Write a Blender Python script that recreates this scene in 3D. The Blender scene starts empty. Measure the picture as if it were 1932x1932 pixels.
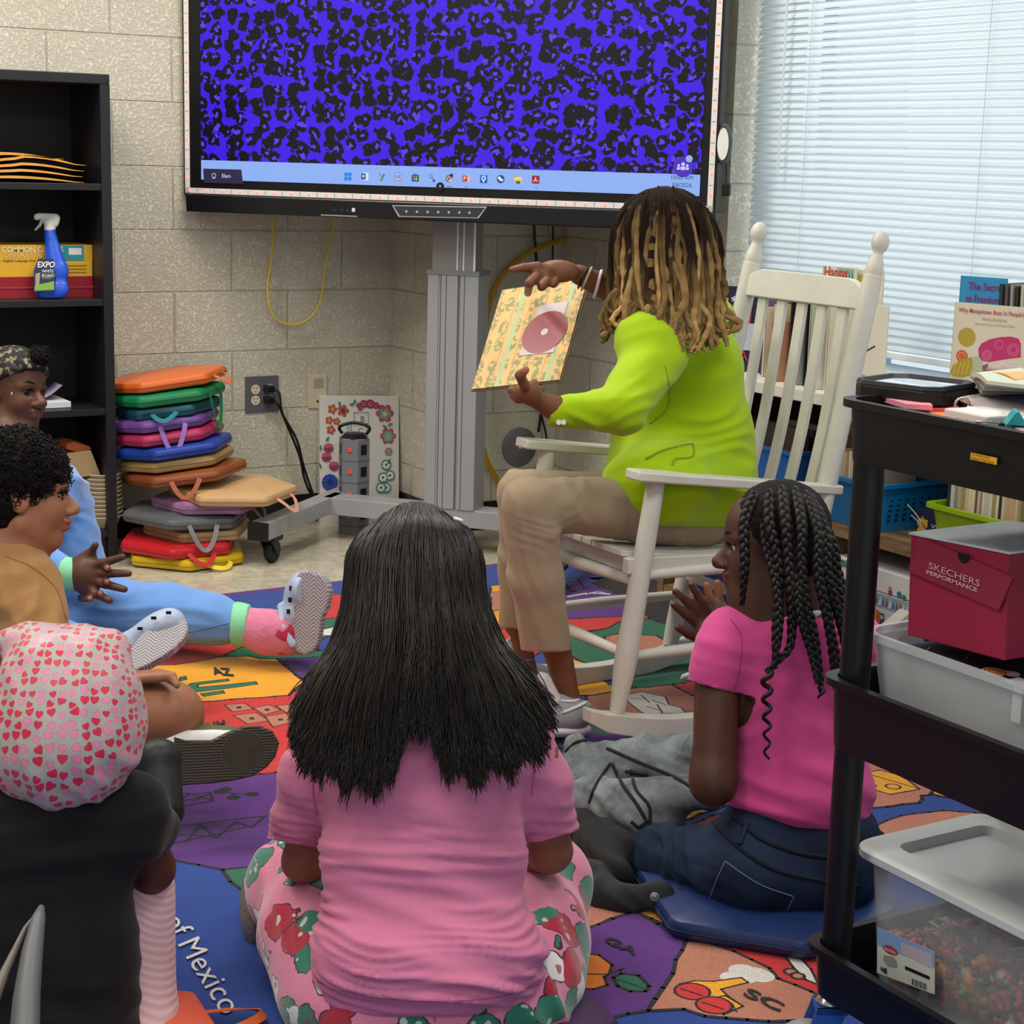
# Classroom story time: one script, everything built in mesh code. Units: metres. x runs along the back wall, y away from the camera.
import bpy, bmesh, math, random
import numpy as np
from mathutils import Vector, Matrix
random.seed(7); RNG = np.random.default_rng(7)
SC = bpy.context.scene; COL = SC.collection
# ---------------------------------------------------------------- camera
F = 3324.09; YAW, PITCH, ROLL = 0.549747536, 0.198708993, -0.0274042365; CH = 1.28
def _cam():
    ca, sa = math.cos(YAW), math.sin(YAW); Rz = np.array([[ca, -sa, 0], [sa, ca, 0], [0, 0, 1.]])
    cb, sb = math.cos(PITCH), math.sin(PITCH)
    fw = np.array([0, cb, -sb]); dn = np.array([0, -sb, -cb]); rt = np.array([1., 0, 0])
    c, s = math.cos(ROLL), math.sin(ROLL)
    return np.array([c*rt+s*dn, -s*rt+c*dn, fw]) @ Rz
M = _cam(); CAM = np.array([0, 0, CH])
cd = bpy.data.cameras.new('camera'); cam = bpy.data.objects.new('camera', cd); COL.objects.link(cam); SC.camera = cam
cd.sensor_width = 36; cd.lens = F*36/1932; cd.clip_start = .05
cam.matrix_world = Matrix(((M[0][0], -M[1][0], -M[2][0], 0), (M[0][1], -M[1][1], -M[2][1], 0), (M[0][2], -M[1][2], -M[2][2], CH), (0, 0, 0, 1)))
# ---------------------------------------------------------------- world, lights, exposure
W = bpy.data.worlds.new('world'); SC.world = W; W.use_nodes = True
bg = W.node_tree.nodes['Background']; bg.inputs[0].default_value = (.80, .90, 1.0, 1); bg.inputs[1].default_value = 1.0
def area(name, loc, rot, sx, sy, power, col=(1, 1, 1)):
    l = bpy.data.lights.new(name, 'AREA'); l.shape = 'RECTANGLE'; l.size = sx; l.size_y = sy; l.energy = power; l.color = col
    o = bpy.data.objects.new(name, l); o.location = loc; o.rotation_euler = rot; COL.objects.link(o); return o
for lx, ly, pw in ((.4, 4.5, 42), (2.1, 4.2, 34), (.2, 1.9, 20), (2.0, 1.7, 22), (-1.6, 2.6, 20), (.2, 0, 14)):
    area('ceiling_lamp', (lx, ly, 2.68), (0, 0, 0), 1.2, .6, pw*1.3, (1, .95, .86))
area('window_daylight', (3.75, 2.9, 1.55), (0, math.radians(90), 0), 1.5, 2.6, 24, (.86, .94, 1))
SC.view_settings.view_transform = 'Standard'; SC.view_settings.look = 'None'; SC.view_settings.gamma = 1
SC.view_settings.exposure = -0.15
try: SC.view_settings.use_curve_mapping = False
except Exception: pass
SC.cycles.use_denoising = True; SC.cycles.max_bounces = 7; SC.cycles.diffuse_bounces = 3; SC.cycles.transparent_max_bounces = 12
# ---------------------------------------------------------------- pixel geometry (photo taken as 1932 x 1932)
def ray(px, py): return M.T @ np.array([(px-966)/F, (py-966)/F, 1.])
def fl(px, py, z=0.): r = ray(px, py); return CAM+(z-CH)/r[2]*r
def onX(px, py, x): r = ray(px, py); return CAM+x/r[0]*r
def onY(px, py, y): r = ray(px, py); return CAM+y/r[1]*r
def dep(px, py, d): return CAM+d*ray(px, py)
def depth_of(p): return float((M@(np.array(p, float)-CAM))[2])
# ---------------------------------------------------------------- materials
def lin(h):
    if not isinstance(h, str): return tuple(h)[:3]
    v = [int(h[i:i+2], 16)/255 for i in (0, 2, 4)]
    return tuple(c/12.92 if c < .04045 else ((c+.055)/1.055)**2.4 for c in v)
class G:
    """tiny shader-graph writer"""
    def __init__(s, name):
        s.m = bpy.data.materials.new(name); s.m.use_nodes = True; s.t = s.m.node_tree; s.b = s.t.nodes['Principled BSDF']
    def n(s, kind, **kw):
        nd = s.t.nodes.new(kind)
        for k, v in kw.items(): setattr(nd, k, v)
        return nd
    def link(s, a, b):
        if isinstance(a, X): a = a.v
        if hasattr(a, 'is_output'): s.t.links.new(a, b)
        else:
            try: b.default_value = a
            except Exception: b.default_value = tuple(a)+(1,)
    def math(s, op, *a):
        nd = s.n('ShaderNodeMath', operation=op)
        for i, v in enumerate(a): s.link(v, nd.inputs[i])
        return X(s, nd.outputs[0])
    def mix(s, f, a, b):
        nd = s.n('ShaderNodeMix', data_type='RGBA'); s.link(f, nd.inputs[0])
        for k, v in ((6, a), (7, b)):
            if isinstance(v, (str, tuple, list)): nd.inputs[k].default_value = lin(v)+(1,)
            else: s.link(v, nd.inputs[k])
        return nd.outputs[2]
    def co(s, kind='Object', attr=None):
        if attr: return s.n('ShaderNodeAttribute', attribute_name=attr).outputs['Vector']
        return s.n('ShaderNodeTexCoord').outputs[kind]
    def sep(s, v):
        nd = s.n('ShaderNodeSeparateXYZ'); s.link(v, nd.inputs[0]); return [X(s, o) for o in nd.outputs]
    def comb(s, x, y, z=0.):
        nd = s.n('ShaderNodeCombineXYZ')
        for i, v in enumerate((x, y, z)): s.link(v, nd.inputs[i])
        return nd.outputs[0]
    def noise(s, v, scale, detail=3, rough=.5, out=0, dist=0.):
        nd = s.n('ShaderNodeTexNoise'); s.link(v, nd.inputs['Vector']); nd.inputs['Scale'].default_value = scale
        nd.inputs['Detail'].default_value = detail; nd.inputs['Roughness'].default_value = rough; nd.inputs['Distortion'].default_value = dist
        return X(s, nd.outputs[out])
    def vor(s, v, scale, feature='F1', dims='3D', rnd=1.):
        nd = s.n('ShaderNodeTexVoronoi', feature=feature, voronoi_dimensions=dims); s.link(v, nd.inputs['Vector'])
        nd.inputs['Scale'].default_value = scale; nd.inputs['Randomness'].default_value = rnd; return nd
    def ramp(s, x, a, b):    # linear step from a to b, clamped
        nd = s.n('ShaderNodeMapRange'); s.link(x, nd.inputs[0]); nd.inputs[1].default_value = a; nd.inputs[2].default_value = b
        return X(s, nd.outputs[0])
    def bump(s, h, strength=.3, dist=.01):
        nd = s.n('ShaderNodeBump'); nd.inputs['Strength'].default_value = strength; nd.inputs['Distance'].default_value = dist
        s.link(h, nd.inputs['Height']); s.t.links.new(nd.outputs[0], s.b.inputs['Normal']); return s
    def col(s, c):
        if isinstance(c, str): s.b.inputs['Base Color'].default_value = lin(c)+(1,)
        else: s.link(c, s.b.inputs['Base Color'])
        return s
    def set(s, rough=.6, metal=0., spec=.5, **kw):
        s.b.inputs['Roughness'].default_value = rough; s.b.inputs['Metallic'].default_value = metal; s.b.inputs['Specular IOR Level'].default_value = spec
        for k, v in kw.items():
            i = s.b.inputs[k.replace('_', ' ')]
            i.default_value = v
        return s
class X:
    def __init__(s, g, v): s.g = g; s.v = v
    def __add__(s, o): return s.g.math('ADD', s, o)
    def __radd__(s, o): return s.g.math('ADD', o, s)
    def __sub__(s, o): return s.g.math('SUBTRACT', s, o)
    def __rsub__(s, o): return s.g.math('SUBTRACT', o, s)
    def __mul__(s, o): return s.g.math('MULTIPLY', s, o)
    __rmul__ = __mul__
    def __truediv__(s, o): return s.g.math('DIVIDE', s, o)
    def f(s, op, *a): return s.g.math(op, s, *a)
_mc = {}
def mat(name, c, rough=.6, metal=0., spec=.4, var=.0, vs=12., bump=0., bs=200., bd=.002, emit=0., alpha=1., trans=0., sheen=0., coat=0., attr=None):
    if name in _mc: return _mc[name]
    g = G(name); g.set(rough, metal, spec)
    co = g.co()
    if attr:
        a = g.n('ShaderNodeAttribute', attribute_name='tint').outputs['Color']; base = a
    else: base = c
    if var:
        nz = g.ramp(g.noise(co, vs, 5, .6), .3, .7)
        if attr:
            mm = g.n('ShaderNodeMix', data_type='RGBA', blend_type='MULTIPLY'); mm.inputs[0].default_value = 1.
            g.link(base, mm.inputs[6]); g.link(g.mix(nz, (1-var,)*3, (1+var*.5,)*3), mm.inputs[7]); g.col(mm.outputs[2])
        else:
            l = lin(c); g.col(g.mix(nz, tuple(x*(1-var) for x in l), tuple(min(1, x*(1+var)) for x in l)))
    else: g.col(base)
    if not attr and not var: g.b.inputs['Base Color'].default_value = lin(c)+(1,)
    if bump: g.bump(g.noise(co, bs, 3, .6), bump, bd)
    if emit:
        g.b.inputs['Emission Color'].default_value = lin(c)+(1,); g.b.inputs['Emission Strength'].default_value = emit
    if alpha < 1: g.b.inputs['Alpha'].default_value = alpha
    if trans: g.b.inputs['Transmission Weight'].default_value = trans
    if sheen: g.b.inputs['Sheen Weight'].default_value = sheen
    if coat: g.b.inputs['Coat Weight'].default_value = coat
    _mc[name] = g.m; return g.m
# ---------------------------------------------------------------- objects
def tag(o, label=None, cat=None, group=None, kind=None):
    for k, v in (('label', label), ('category', cat), ('group', group), ('kind', kind)):
        if v: o[k] = v
    return o
def thing(name, label, cat, loc=(0, 0, 0), group=None):
    o = bpy.data.objects.new(name, None); COL.objects.link(o); o.location = loc; o.empty_display_size = .05
    return tag(o, label, cat, group)
class MB:
    """mesh builder: verts/faces in world coordinates, optional material slot per face"""
    def __init__(s): s.v = []; s.f = []; s.mi = []; s.c = []; s.n = 0
    def add(s, V, Fc, mi=0):
        V = np.asarray(V, float).reshape(-1, 3); s.v.append(V); s.f += [tuple(int(i)+s.n for i in q) for q in Fc]; s.mi += [mi]*len(Fc); s.n += len(V); return s
    def box(s, fr, a, b, mi=0):
        P = [(x, y, z) for z in (a[2], b[2]) for y in (a[1], b[1]) for x in (a[0], b[0])]
        return s.add(fr(P), [(0, 2, 3, 1), (4, 5, 7, 6), (0, 1, 5, 4), (2, 6, 7, 3), (0, 4, 6, 2), (1, 3, 7, 5)], mi)
    def poly(s, P, mi=0): return s.add(P, [tuple(range(len(P)))], mi)
    def prism(s, fr, pts, z0, z1, mi=0):
        n = len(pts); V = [(x, y, z0) for x, y in pts]+[(x, y, z1) for x, y in pts]
        return s.add(fr(V), [tuple(range(n-1, -1, -1)), tuple(range(n, 2*n))]+[(i, (i+1) % n, n+(i+1) % n, n+i) for i in range(n)], mi)
    def lathe(s, fr, prof, n=16, mi=0):    # prof: (r, z)
        V = []; 
        for r, z in prof: V += [(r*math.cos(2*math.pi*k/n), r*math.sin(2*math.pi*k/n), z) for k in range(n)]
        Fc = [(i*n+k, i*n+(k+1) % n, (i+1)*n+(k+1) % n, (i+1)*n+k) for i in range(len(prof)-1) for k in range(n)]
        Fc += [tuple(range(n-1, -1, -1)), tuple(range((len(prof)-1)*n, len(prof)*n))]
        return s.add(fr(V), Fc, mi)
    def tube(s, path, r, n=8, mi=0, flat=None):
        V, Fc = tubes_arr(np.asarray(path, float)[None], np.broadcast_to(np.asarray(r, float), (1, len(path))), n, flat)
        return s.add(V, Fc, mi)
    def build(s, name, mats, parent=None, smooth=False, bevel=0., keep=True, **tg):
        V = np.concatenate(s.v) if s.v else np.zeros((0, 3))
        me = bpy.data.meshes.new(name); me.from_pydata(V.tolist(), [], s.f); me.update()
        if not isinstance(mats, (list, tuple)): mats = [mats]
        for m in mats: me.materials.append(m)
        if len(mats) > 1: me.polygons.foreach_set('material_index', s.mi)
        return link(name, me, parent, smooth, bevel, **tg)
def link(name, me, parent=None, smooth=False, bevel=0., **tg):
    if smooth:
        if smooth is True: me.polygons.foreach_set('use_smooth', [True]*len(me.polygons))
        else:
            me.polygons.foreach_set('use_smooth', [True]*len(me.polygons))
            bm = bmesh.new(); bm.from_mesh(me); a = math.radians(smooth)
            for e in bm.edges:
                if len(e.link_faces) == 2 and e.calc_face_angle(0) > a: e.smooth = False
            bm.to_mesh(me); bm.free()
    o = bpy.data.objects.new(name, me); COL.objects.link(o)
    if parent is not None:
        o.parent = parent; o.matrix_parent_inverse = world_of(parent).inverted()
    if bevel:
        b = o.modifiers.new('bevel', 'BEVEL'); b.width = bevel; b.segments = 2; b.limit_method = 'ANGLE'; b.angle_limit = math.radians(40)
    return tag(o, **tg)
def world_of(o):
    m = o.matrix_basis.copy()
    if o.parent is not None: m = world_of(o.parent) @ o.matrix_parent_inverse @ m
    return m
class Fr:
    """frame: origin and three axes; call it with local points"""
    def __init__(s, o=(0, 0, 0), u=(1, 0, 0), v=(0, 1, 0), w=None):
        s.o = np.array(o, float); s.u = np.array(u, float); s.v = np.array(v, float)
        s.w = np.cross(s.u, s.v) if w is None else np.array(w, float)
    def __call__(s, P): P = np.asarray(P, float).reshape(-1, 3); return s.o+P[:, :1]*s.u+P[:, 1:2]*s.v+P[:, 2:3]*s.w
    def hit(s, px, py, h=0.):    # local (u, v) where the pixel's ray meets the plane w = h
        r = ray(px, py); o = s.o+s.w*h; t = np.dot(o-CAM, s.w)/np.dot(r, s.w); p = CAM+t*r-s.o; return float(p@s.u), float(p@s.v)
    def sub(s, p, ang=0.):
        c, sn = math.cos(ang), math.sin(ang); return Fr(s([p])[0], s.u*c+s.v*sn, -s.u*sn+s.v*c, s.w)
W0 = Fr()
def rotz(o, deg, tilt=0., tdir=0.):
    a = math.radians(deg); R = Matrix.Rotation(a, 3, 'Z')
    if tilt: ax = Vector((math.cos(math.radians(tdir)), math.sin(math.radians(tdir)), 0)); R = Matrix.Rotation(math.radians(tilt), 3, ax) @ R
    return Fr(o, R.col[0], R.col[1], R.col[2])
def tubes_arr(P, R, n=6, flat=None, closed_ends=True):
    """P (N,K,3) paths, R (N,K) radii -> verts, quads"""
    P = np.asarray(P, float); N, K, _ = P.shape
    T = np.gradient(P, axis=1); T /= np.linalg.norm(T, axis=2, keepdims=True)+1e-12
    ref = np.array([.31, .21, .93]); A = np.cross(T, ref)
    # keep the frame steady along the path
    A /= np.linalg.norm(A, axis=2, keepdims=True)+1e-9
    for k in range(1, K):
        a = A[:, k-1]-T[:, k]*np.sum(A[:, k-1]*T[:, k], axis=1, keepdims=True); A[:, k] = a/(np.linalg.norm(a, axis=1, keepdims=True)+1e-9)
    if flat is not None:
        nrm = np.asarray(flat[0], float); A = np.cross(T, nrm); A /= np.linalg.norm(A, axis=2, keepdims=True)+1e-9
    B = np.cross(T, A); th = np.arange(n)*2*math.pi/n+(math.pi/n)
    fb = flat[1] if flat is not None else 1.
    V = P[:, :, None]+R[:, :, None, None]*(np.cos(th)[None, None, :, None]*A[:, :, None]+fb*np.sin(th)[None, None, :, None]*B[:, :, None])
    idx = np.arange(N*K*n).reshape(N, K, n); a = idx[:, :-1]; b = idx[:, 1:]
    Q = np.stack([a, np.roll(a, -1, 2), np.roll(b, -1, 2), b], -1).reshape(-1, 4).tolist()
    if closed_ends: Q += idx[:, 0, ::-1].tolist()+idx[:, -1].tolist()
    return V.reshape(-1, 3), Q
def fast_mesh(name, V, Q, mats, parent=None, smooth=True, attrs=None, **tg):
    """big quad meshes (all faces the same size or mixed lists)"""
    me = bpy.data.meshes.new(name); V = np.asarray(V, np.float32)
    sizes = np.array([len(q) for q in Q], np.int32) if not isinstance(Q, np.ndarray) else np.full(len(Q), Q.shape[1], np.int32)
    flat = np.array([i for q in Q for i in q], np.int32) if not isinstance(Q, np.ndarray) else Q.astype(np.int32).ravel()
    me.vertices.add(len(V)); me.vertices.foreach_set('co', V.ravel())
    me.loops.add(len(flat)); me.loops.foreach_set('vertex_index', flat)
    me.polygons.add(len(sizes)); me.polygons.foreach_set('loop_start', np.concatenate([[0], np.cumsum(sizes)[:-1]]).astype(np.int32))
    me.update(calc_edges=True); me.validate()
    for m in (mats if isinstance(mats, (list, tuple)) else [mats]): me.materials.append(m)
    for k, (typ, arr) in (attrs or {}).items():
        at = me.attributes.new(k, typ, 'POINT'); arr = np.asarray(arr, np.float32)
        at.data.foreach_set('color' if typ == 'FLOAT_COLOR' else 'vector' if typ == 'FLOAT_VECTOR' else 'value', arr.ravel())
    return link(name, me, parent, smooth, **tg)
def curve_pts(P, n=24):
    """Catmull-Rom through control points"""
    P = np.asarray(P, float); P = np.vstack([2*P[0]-P[1], P, 2*P[-1]-P[-2]]); out = []; m = len(P)-3
    for t in np.linspace(0, m-1e-6, n):
        i = int(t); u = t-i; a, b, c, d = P[i:i+4]
        out.append(.5*((2*b)+(-a+c)*u+(2*a-5*b+4*c-d)*u*u+(-a+3*b-3*c+d)*u**3))
    return np.array(out)
_fonts = {}
def text(s, fr, height, m=None, parent=None, name='lettering', mb=None, mi=0, squeeze=1., shear=0., thick=0., lift=.0006, center=False, bold=0., fit=None):
    """writing as flat geometry lying on the frame's u-v plane"""
    cu = bpy.data.curves.new('t', 'FONT'); cu.body = s; cu.size = 1; cu.shear = shear; cu.offset = bold; cu.resolution_u = 3
    o = bpy.data.objects.new('t', cu); COL.objects.link(o); dg = bpy.context.evaluated_depsgraph_get(); me = bpy.data.meshes.new_from_object(o.evaluated_get(dg))
    V = np.array([v.co for v in me.vertices]).reshape(-1, 3); Fc = [tuple(p.vertices) for p in me.polygons]
    bpy.data.objects.remove(o); bpy.data.curves.remove(cu); bpy.data.meshes.remove(me)
    if not len(V): return None
    V = V*height/.72; V[:, 0] *= squeeze; V[:, 2] = lift
    if fit: V[:, 0] *= fit/(V[:, 0].max()-V[:, 0].min())
    if center: V[:, 0] -= (V[:, 0].max()+V[:, 0].min())/2
    if mb is not None: mb.add(fr(V), Fc, mi); return mb
    return MB().add(fr(V), Fc).build(name, m, parent)
def disc(fr, cx, cy, r, n=24, h=.0005, ry=None): return fr([(cx+r*math.cos(2*math.pi*k/n), cy+(ry or r)*math.sin(2*math.pi*k/n), h) for k in range(n)])
# ---------------------------------------------------------------- sculpting: smooth-blended solids turned into one continuous surface
# solids live in camera-aligned metric axes (right, down, forward); px() takes photo pixels with a depth in metres
def q_of(p): return np.array([(p[0]-966)/F*p[2], (p[1]-966)/F*p[2], p[2]])
def q_world(P): return CAM+np.asarray(P)@M
def to_q(P): return (np.asarray(P, float)-CAM)@M.T
def cap(a, b, ra, rb, n=None, s=1.): return ('c', np.array(a, float), np.array(b, float), ra, rb, n, s)
def ell(c, r, R=None): return ('e', np.array(c, float), np.array(r, float), np.eye(3) if R is None else np.array(R, float))
def C(a, b, ra, rb=None, s=1., n=(0, 0, 1)):    # capsule from pixel points, radii in pixels, s = thickness along n
    rb = ra if rb is None else rb; return cap(q_of(a), q_of(b), ra*a[2]/F, rb*b[2]/F, np.array(n, float) if s != 1 else None, s)
def E(c, rx, ry, rd, tilt=0., turn=0.):    # ellipsoid from a pixel point; radii in pixels; tilt in the image, turn about the vertical
    k = c[2]/F; t = math.radians(tilt); u = math.radians(turn)
    R = np.array([[math.cos(t), math.sin(t), 0], [-math.sin(t), math.cos(t), 0], [0, 0, 1]]) @ np.array([[math.cos(u), 0, math.sin(u)], [0, 1, 0], [-math.sin(u), 0, math.cos(u)]])
    return ell(q_of(c), (rx*k, ry*k, rd*k), R)
def grow(p, g):
    if p[0] == 'c': return ('c', p[1], p[2], p[3]+g, p[4]+g, p[5], p[6])
    return ('e', p[1], p[2]+g, p[3])
def _d(p, Q):
    if p[0] == 'c':
        _, a, b, ra, rb, n, s = p; ab = b-a; L = float(ab@ab)+1e-12
        t = np.clip(((Q-a)@ab)/L, 0, 1); v = Q-a-t[..., None]*ab; d2 = np.einsum('...i,...i', v, v)
        if n is not None: vn = v@n; d2 = d2+vn*vn*(1/s**2-1)
        return np.sqrt(d2)-(ra+(rb-ra)*t)
    _, c, r, R = p; v = (Q-c)@R.T; k0 = np.sqrt(((v/r)**2).sum(-1))+1e-9; k1 = np.sqrt(((v/(r*r))**2).sum(-1))+1e-9
    return k0*(k0-1)/k1
def _bb(p):
    if p[0] == 'c': m = max(p[3], p[4])*max(1, p[6]); return np.minimum(p[1], p[2])-m, np.maximum(p[1], p[2])+m
    m = np.abs(p[3].T)@p[2]; return p[1]-m, p[1]+m
def field(ops, res, pad=.02):
    lo = np.min([_bb(p)[0] for o, p, k in ops if o == 'u'], 0)-pad; hi = np.max([_bb(p)[1] for o, p, k in ops if o == 'u'], 0)+pad
    n = np.ceil((hi-lo)/res).astype(int)+1; D = np.full(n, .2, np.float32)
    ax = [lo[i]+res*np.arange(n[i]) for i in range(3)]
    for o, p, k in ops:
        if o == 'h': # keep the side where (q-p0).nrm < 0
            p0, nr, rad = p; g = ((ax[0]-p0[0])*nr[0])[:, None, None]+((ax[1]-p0[1])*nr[1])[None, :, None]+((ax[2]-p0[2])*nr[2])[None, None, :]
            if rad:
                ds = ((ax[0]-p0[0])**2)[:, None, None]+((ax[1]-p0[1])**2)[None, :, None]+((ax[2]-p0[2])**2)[None, None, :]; D = np.where(ds < rad*rad, np.maximum(D, g), D).astype(np.float32)
            else: D = np.maximum(D, g.astype(np.float32))
            continue
        b0, b1 = _bb(p); i0 = np.clip(((b0-lo-k*1.5-.012)/res).astype(int), 0, n); i1 = np.clip(((b1-lo+k*1.5+.012)/res).astype(int)+2, 0, n)
        if (i1 <= i0).any(): continue
        sl = tuple(slice(a, b) for a, b in zip(i0, i1))
        Q = np.stack(np.meshgrid(*[ax[i][sl[i]] for i in range(3)], indexing='ij'), -1)
        d = _d(p, Q).astype(np.float32); cur = D[sl]
        if o == 'u':
            h = np.clip(.5+.5*(cur-d)/k, 0, 1); D[sl] = cur*(1-h)+d*h-k*h*(1-h)
        elif o == 's':
            h = np.clip(.5-.5*(cur+d)/k, 0, 1); D[sl] = cur*(1-h)-d*h+k*h*(1-h)
    return D, lo, res
def surf_net(D, lo, res):
    D = np.pad(D, 1, constant_values=.2); lo = lo-res
    ins = D < 0; n = np.array(D.shape)
    cnt = np.zeros(n-1, np.int8)
    for i in (0, 1):
        for j in (0, 1):
            for k in (0, 1): cnt += ins[i:n[0]-1+i, j:n[1]-1+j, k:n[2]-1+k]
    act = (cnt > 0) & (cnt < 8); cells = np.argwhere(act); idx = np.full(n-1, -1, np.int32); idx[act] = np.arange(len(cells))
    S = np.zeros((len(cells), 3)); c = np.zeros(len(cells))
    cs = [(i, j, k) for i in (0, 1) for j in (0, 1) for k in (0, 1)]
    val = {o: D[cells[:, 0]+o[0], cells[:, 1]+o[1], cells[:, 2]+o[2]] for o in cs}
    for a in cs:
        for ax in range(3):
            if a[ax]: continue
            b = list(a); b[ax] = 1; b = tuple(b); va, vb = val[a], val[b]; m = (va < 0) != (vb < 0)
            t = np.where(m, va/np.where(m, va-vb, 1), 0); P = np.array(a, float)[None]+t[:, None]*(np.array(b)-np.array(a))[None]
            S[m] += P[m]; c[m] += 1
    V = (cells+S/c[:, None])*res+lo
    Qs = []
    for ax in range(3):
        o1, o2 = [(1, 2), (2, 0), (0, 1)][ax]
        a = np.take(ins, range(n[ax]-1), ax); b = np.take(ins, range(1, n[ax]), ax)
        for sgn, m in ((1, a & ~b), (0, ~a & b)):
            e = np.argwhere(m); e = e[(e[:, o1] > 0) & (e[:, o2] > 0) & (e[:, o1] < n[o1]-1) & (e[:, o2] < n[o2]-1)]
            def at(d1, d2): q = e.copy(); q[:, o1] -= d1; q[:, o2] -= d2; return idx[q[:, 0], q[:, 1], q[:, 2]]
            q = np.stack([at(1, 1), at(0, 1), at(0, 0), at(1, 0)], 1)
            Qs.append(q if sgn else q[:, ::-1])
    return V, np.concatenate(Qs)
def smooth_v(V, Q, it=1, f=.5):
    for _ in range(it):
        A = np.zeros_like(V); c = np.zeros(len(V))
        for i in range(4):
            for j in (1, 3):
                np.add.at(A, Q[:, i], V[Q[:, (i+j) % 4]]); np.add.at(c, Q[:, i], 1)
        V = V+(A/np.maximum(c, 1)[:, None]-V)*f
    return V
def normals(V, Q):
    n = np.cross(V[Q[:, 2]]-V[Q[:, 0]], V[Q[:, 3]]-V[Q[:, 1]]); N = np.zeros_like(V)
    for i in range(4): np.add.at(N, Q[:, i], n)
    return N/(np.linalg.norm(N, axis=1, keepdims=True)+1e-12)
def _hash(i, j, k, s): 
    h = (i*374761393+j*668265263+k*2147483647+s*974711) & 0xffffffff; h = ((h ^ (h >> 13))*1274126177) & 0xffffffff; return ((h ^ (h >> 16)) & 0xffff)/65535.
def vnoise(P, seed=0):
    i = np.floor(P).astype(np.int64); f = P-i; f = f*f*(3-2*f); r = 0
    for a in (0, 1):
        for b in (0, 1):
            for c in (0, 1): r = r+_hash(i[:, 0]+a, i[:, 1]+b, i[:, 2]+c, seed)*np.where(a, f[:, 0], 1-f[:, 0])*np.where(b, f[:, 1], 1-f[:, 1])*np.where(c, f[:, 2], 1-f[:, 2])
    return r
def folds(P, along, width=.025, length=.14, seed=0, sharp=1.6):
    """long cloth folds running along a direction (camera axes), fading in and out; 0..1"""
    a = np.array(along, float); a /= np.linalg.norm(a); p = np.cross(a, (0, 0, 1.)); p /= np.linalg.norm(p)+1e-9
    u, v, z = P@a, P@p, P[:, 2]; S = np.stack([u/length, v/(length*.55), z/length], 1); r = 0
    for k, (sc, am) in enumerate(((1., .65), (1.9, .35))):
        ph = v/width*sc*.5+2.6*vnoise(S*(1+.4*k)+k*9, seed+5+k); amp = np.clip((vnoise(np.stack([u/length*1.6, v/(width*2.6), z/length], 1)+k*13, seed+k)-.28)*1.9, 0, 1)
        r = r+am*amp*(.5+.5*np.sin(2*math.pi*ph))**sharp
    return r
def win(P, c, r):    # soft window around a pixel point, radius in px
    q = q_of(c); return np.exp(-(((P-q)/(r*c[2]/F))**2).sum(1))
def sculpt(ops, res=.005, sm=1, disp=None, pad=.02):
    D, lo, r = field(ops, res, pad); V, Q = surf_net(D, lo, r); V = smooth_v(V, Q, sm)
    if disp is not None:
        N = normals(V, Q); V = V+N*disp(V, N)[:, None]; V = smooth_v(V, Q, 1, .25)
    return V, Q
def U(p, k=.012): return ('u', p, k)
def S_(p, k=.01): return ('s', p, k)
def Hc(pt, nrm, rad=0): n = np.array(nrm, float); return ('h', (q_of(pt), n/np.linalg.norm(n), rad*pt[2]/F), 0)    # cut away the side the normal points to
def tint_of(V, base, paint):
    c = np.tile(np.array(lin(base)+(1,)), (len(V), 1))
    for cen, r, colr, hard in paint:
        if isinstance(r, (float, int)): d = np.linalg.norm(V-cen, axis=1)/r
        else: d = np.linalg.norm(((V-cen)@np.array(r[1]).T)/np.array(r[0]), axis=1)
        w = np.clip((1-d)*hard, 0, 1)[:, None]; c[:, :3] = c[:, :3]*(1-w)+np.array(lin(colr))*w
    return c
def put(name, VQ, m, parent=None, base=None, paint=(), attrs=None, **tg):
    V, Q = VQ; at = dict(attrs or {})
    if base: at['tint'] = ('FLOAT_COLOR', tint_of(V, base, paint))
    return fast_mesh(name, q_world(V), Q, m, parent, True, at, **tg)
def join(*parts):
    Vs, Qs, n = [], [], 0
    for V, Q in parts: Vs.append(V); Qs.append(Q+n); n += len(V)
    return np.concatenate(Vs), np.concatenate(Qs)
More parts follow.
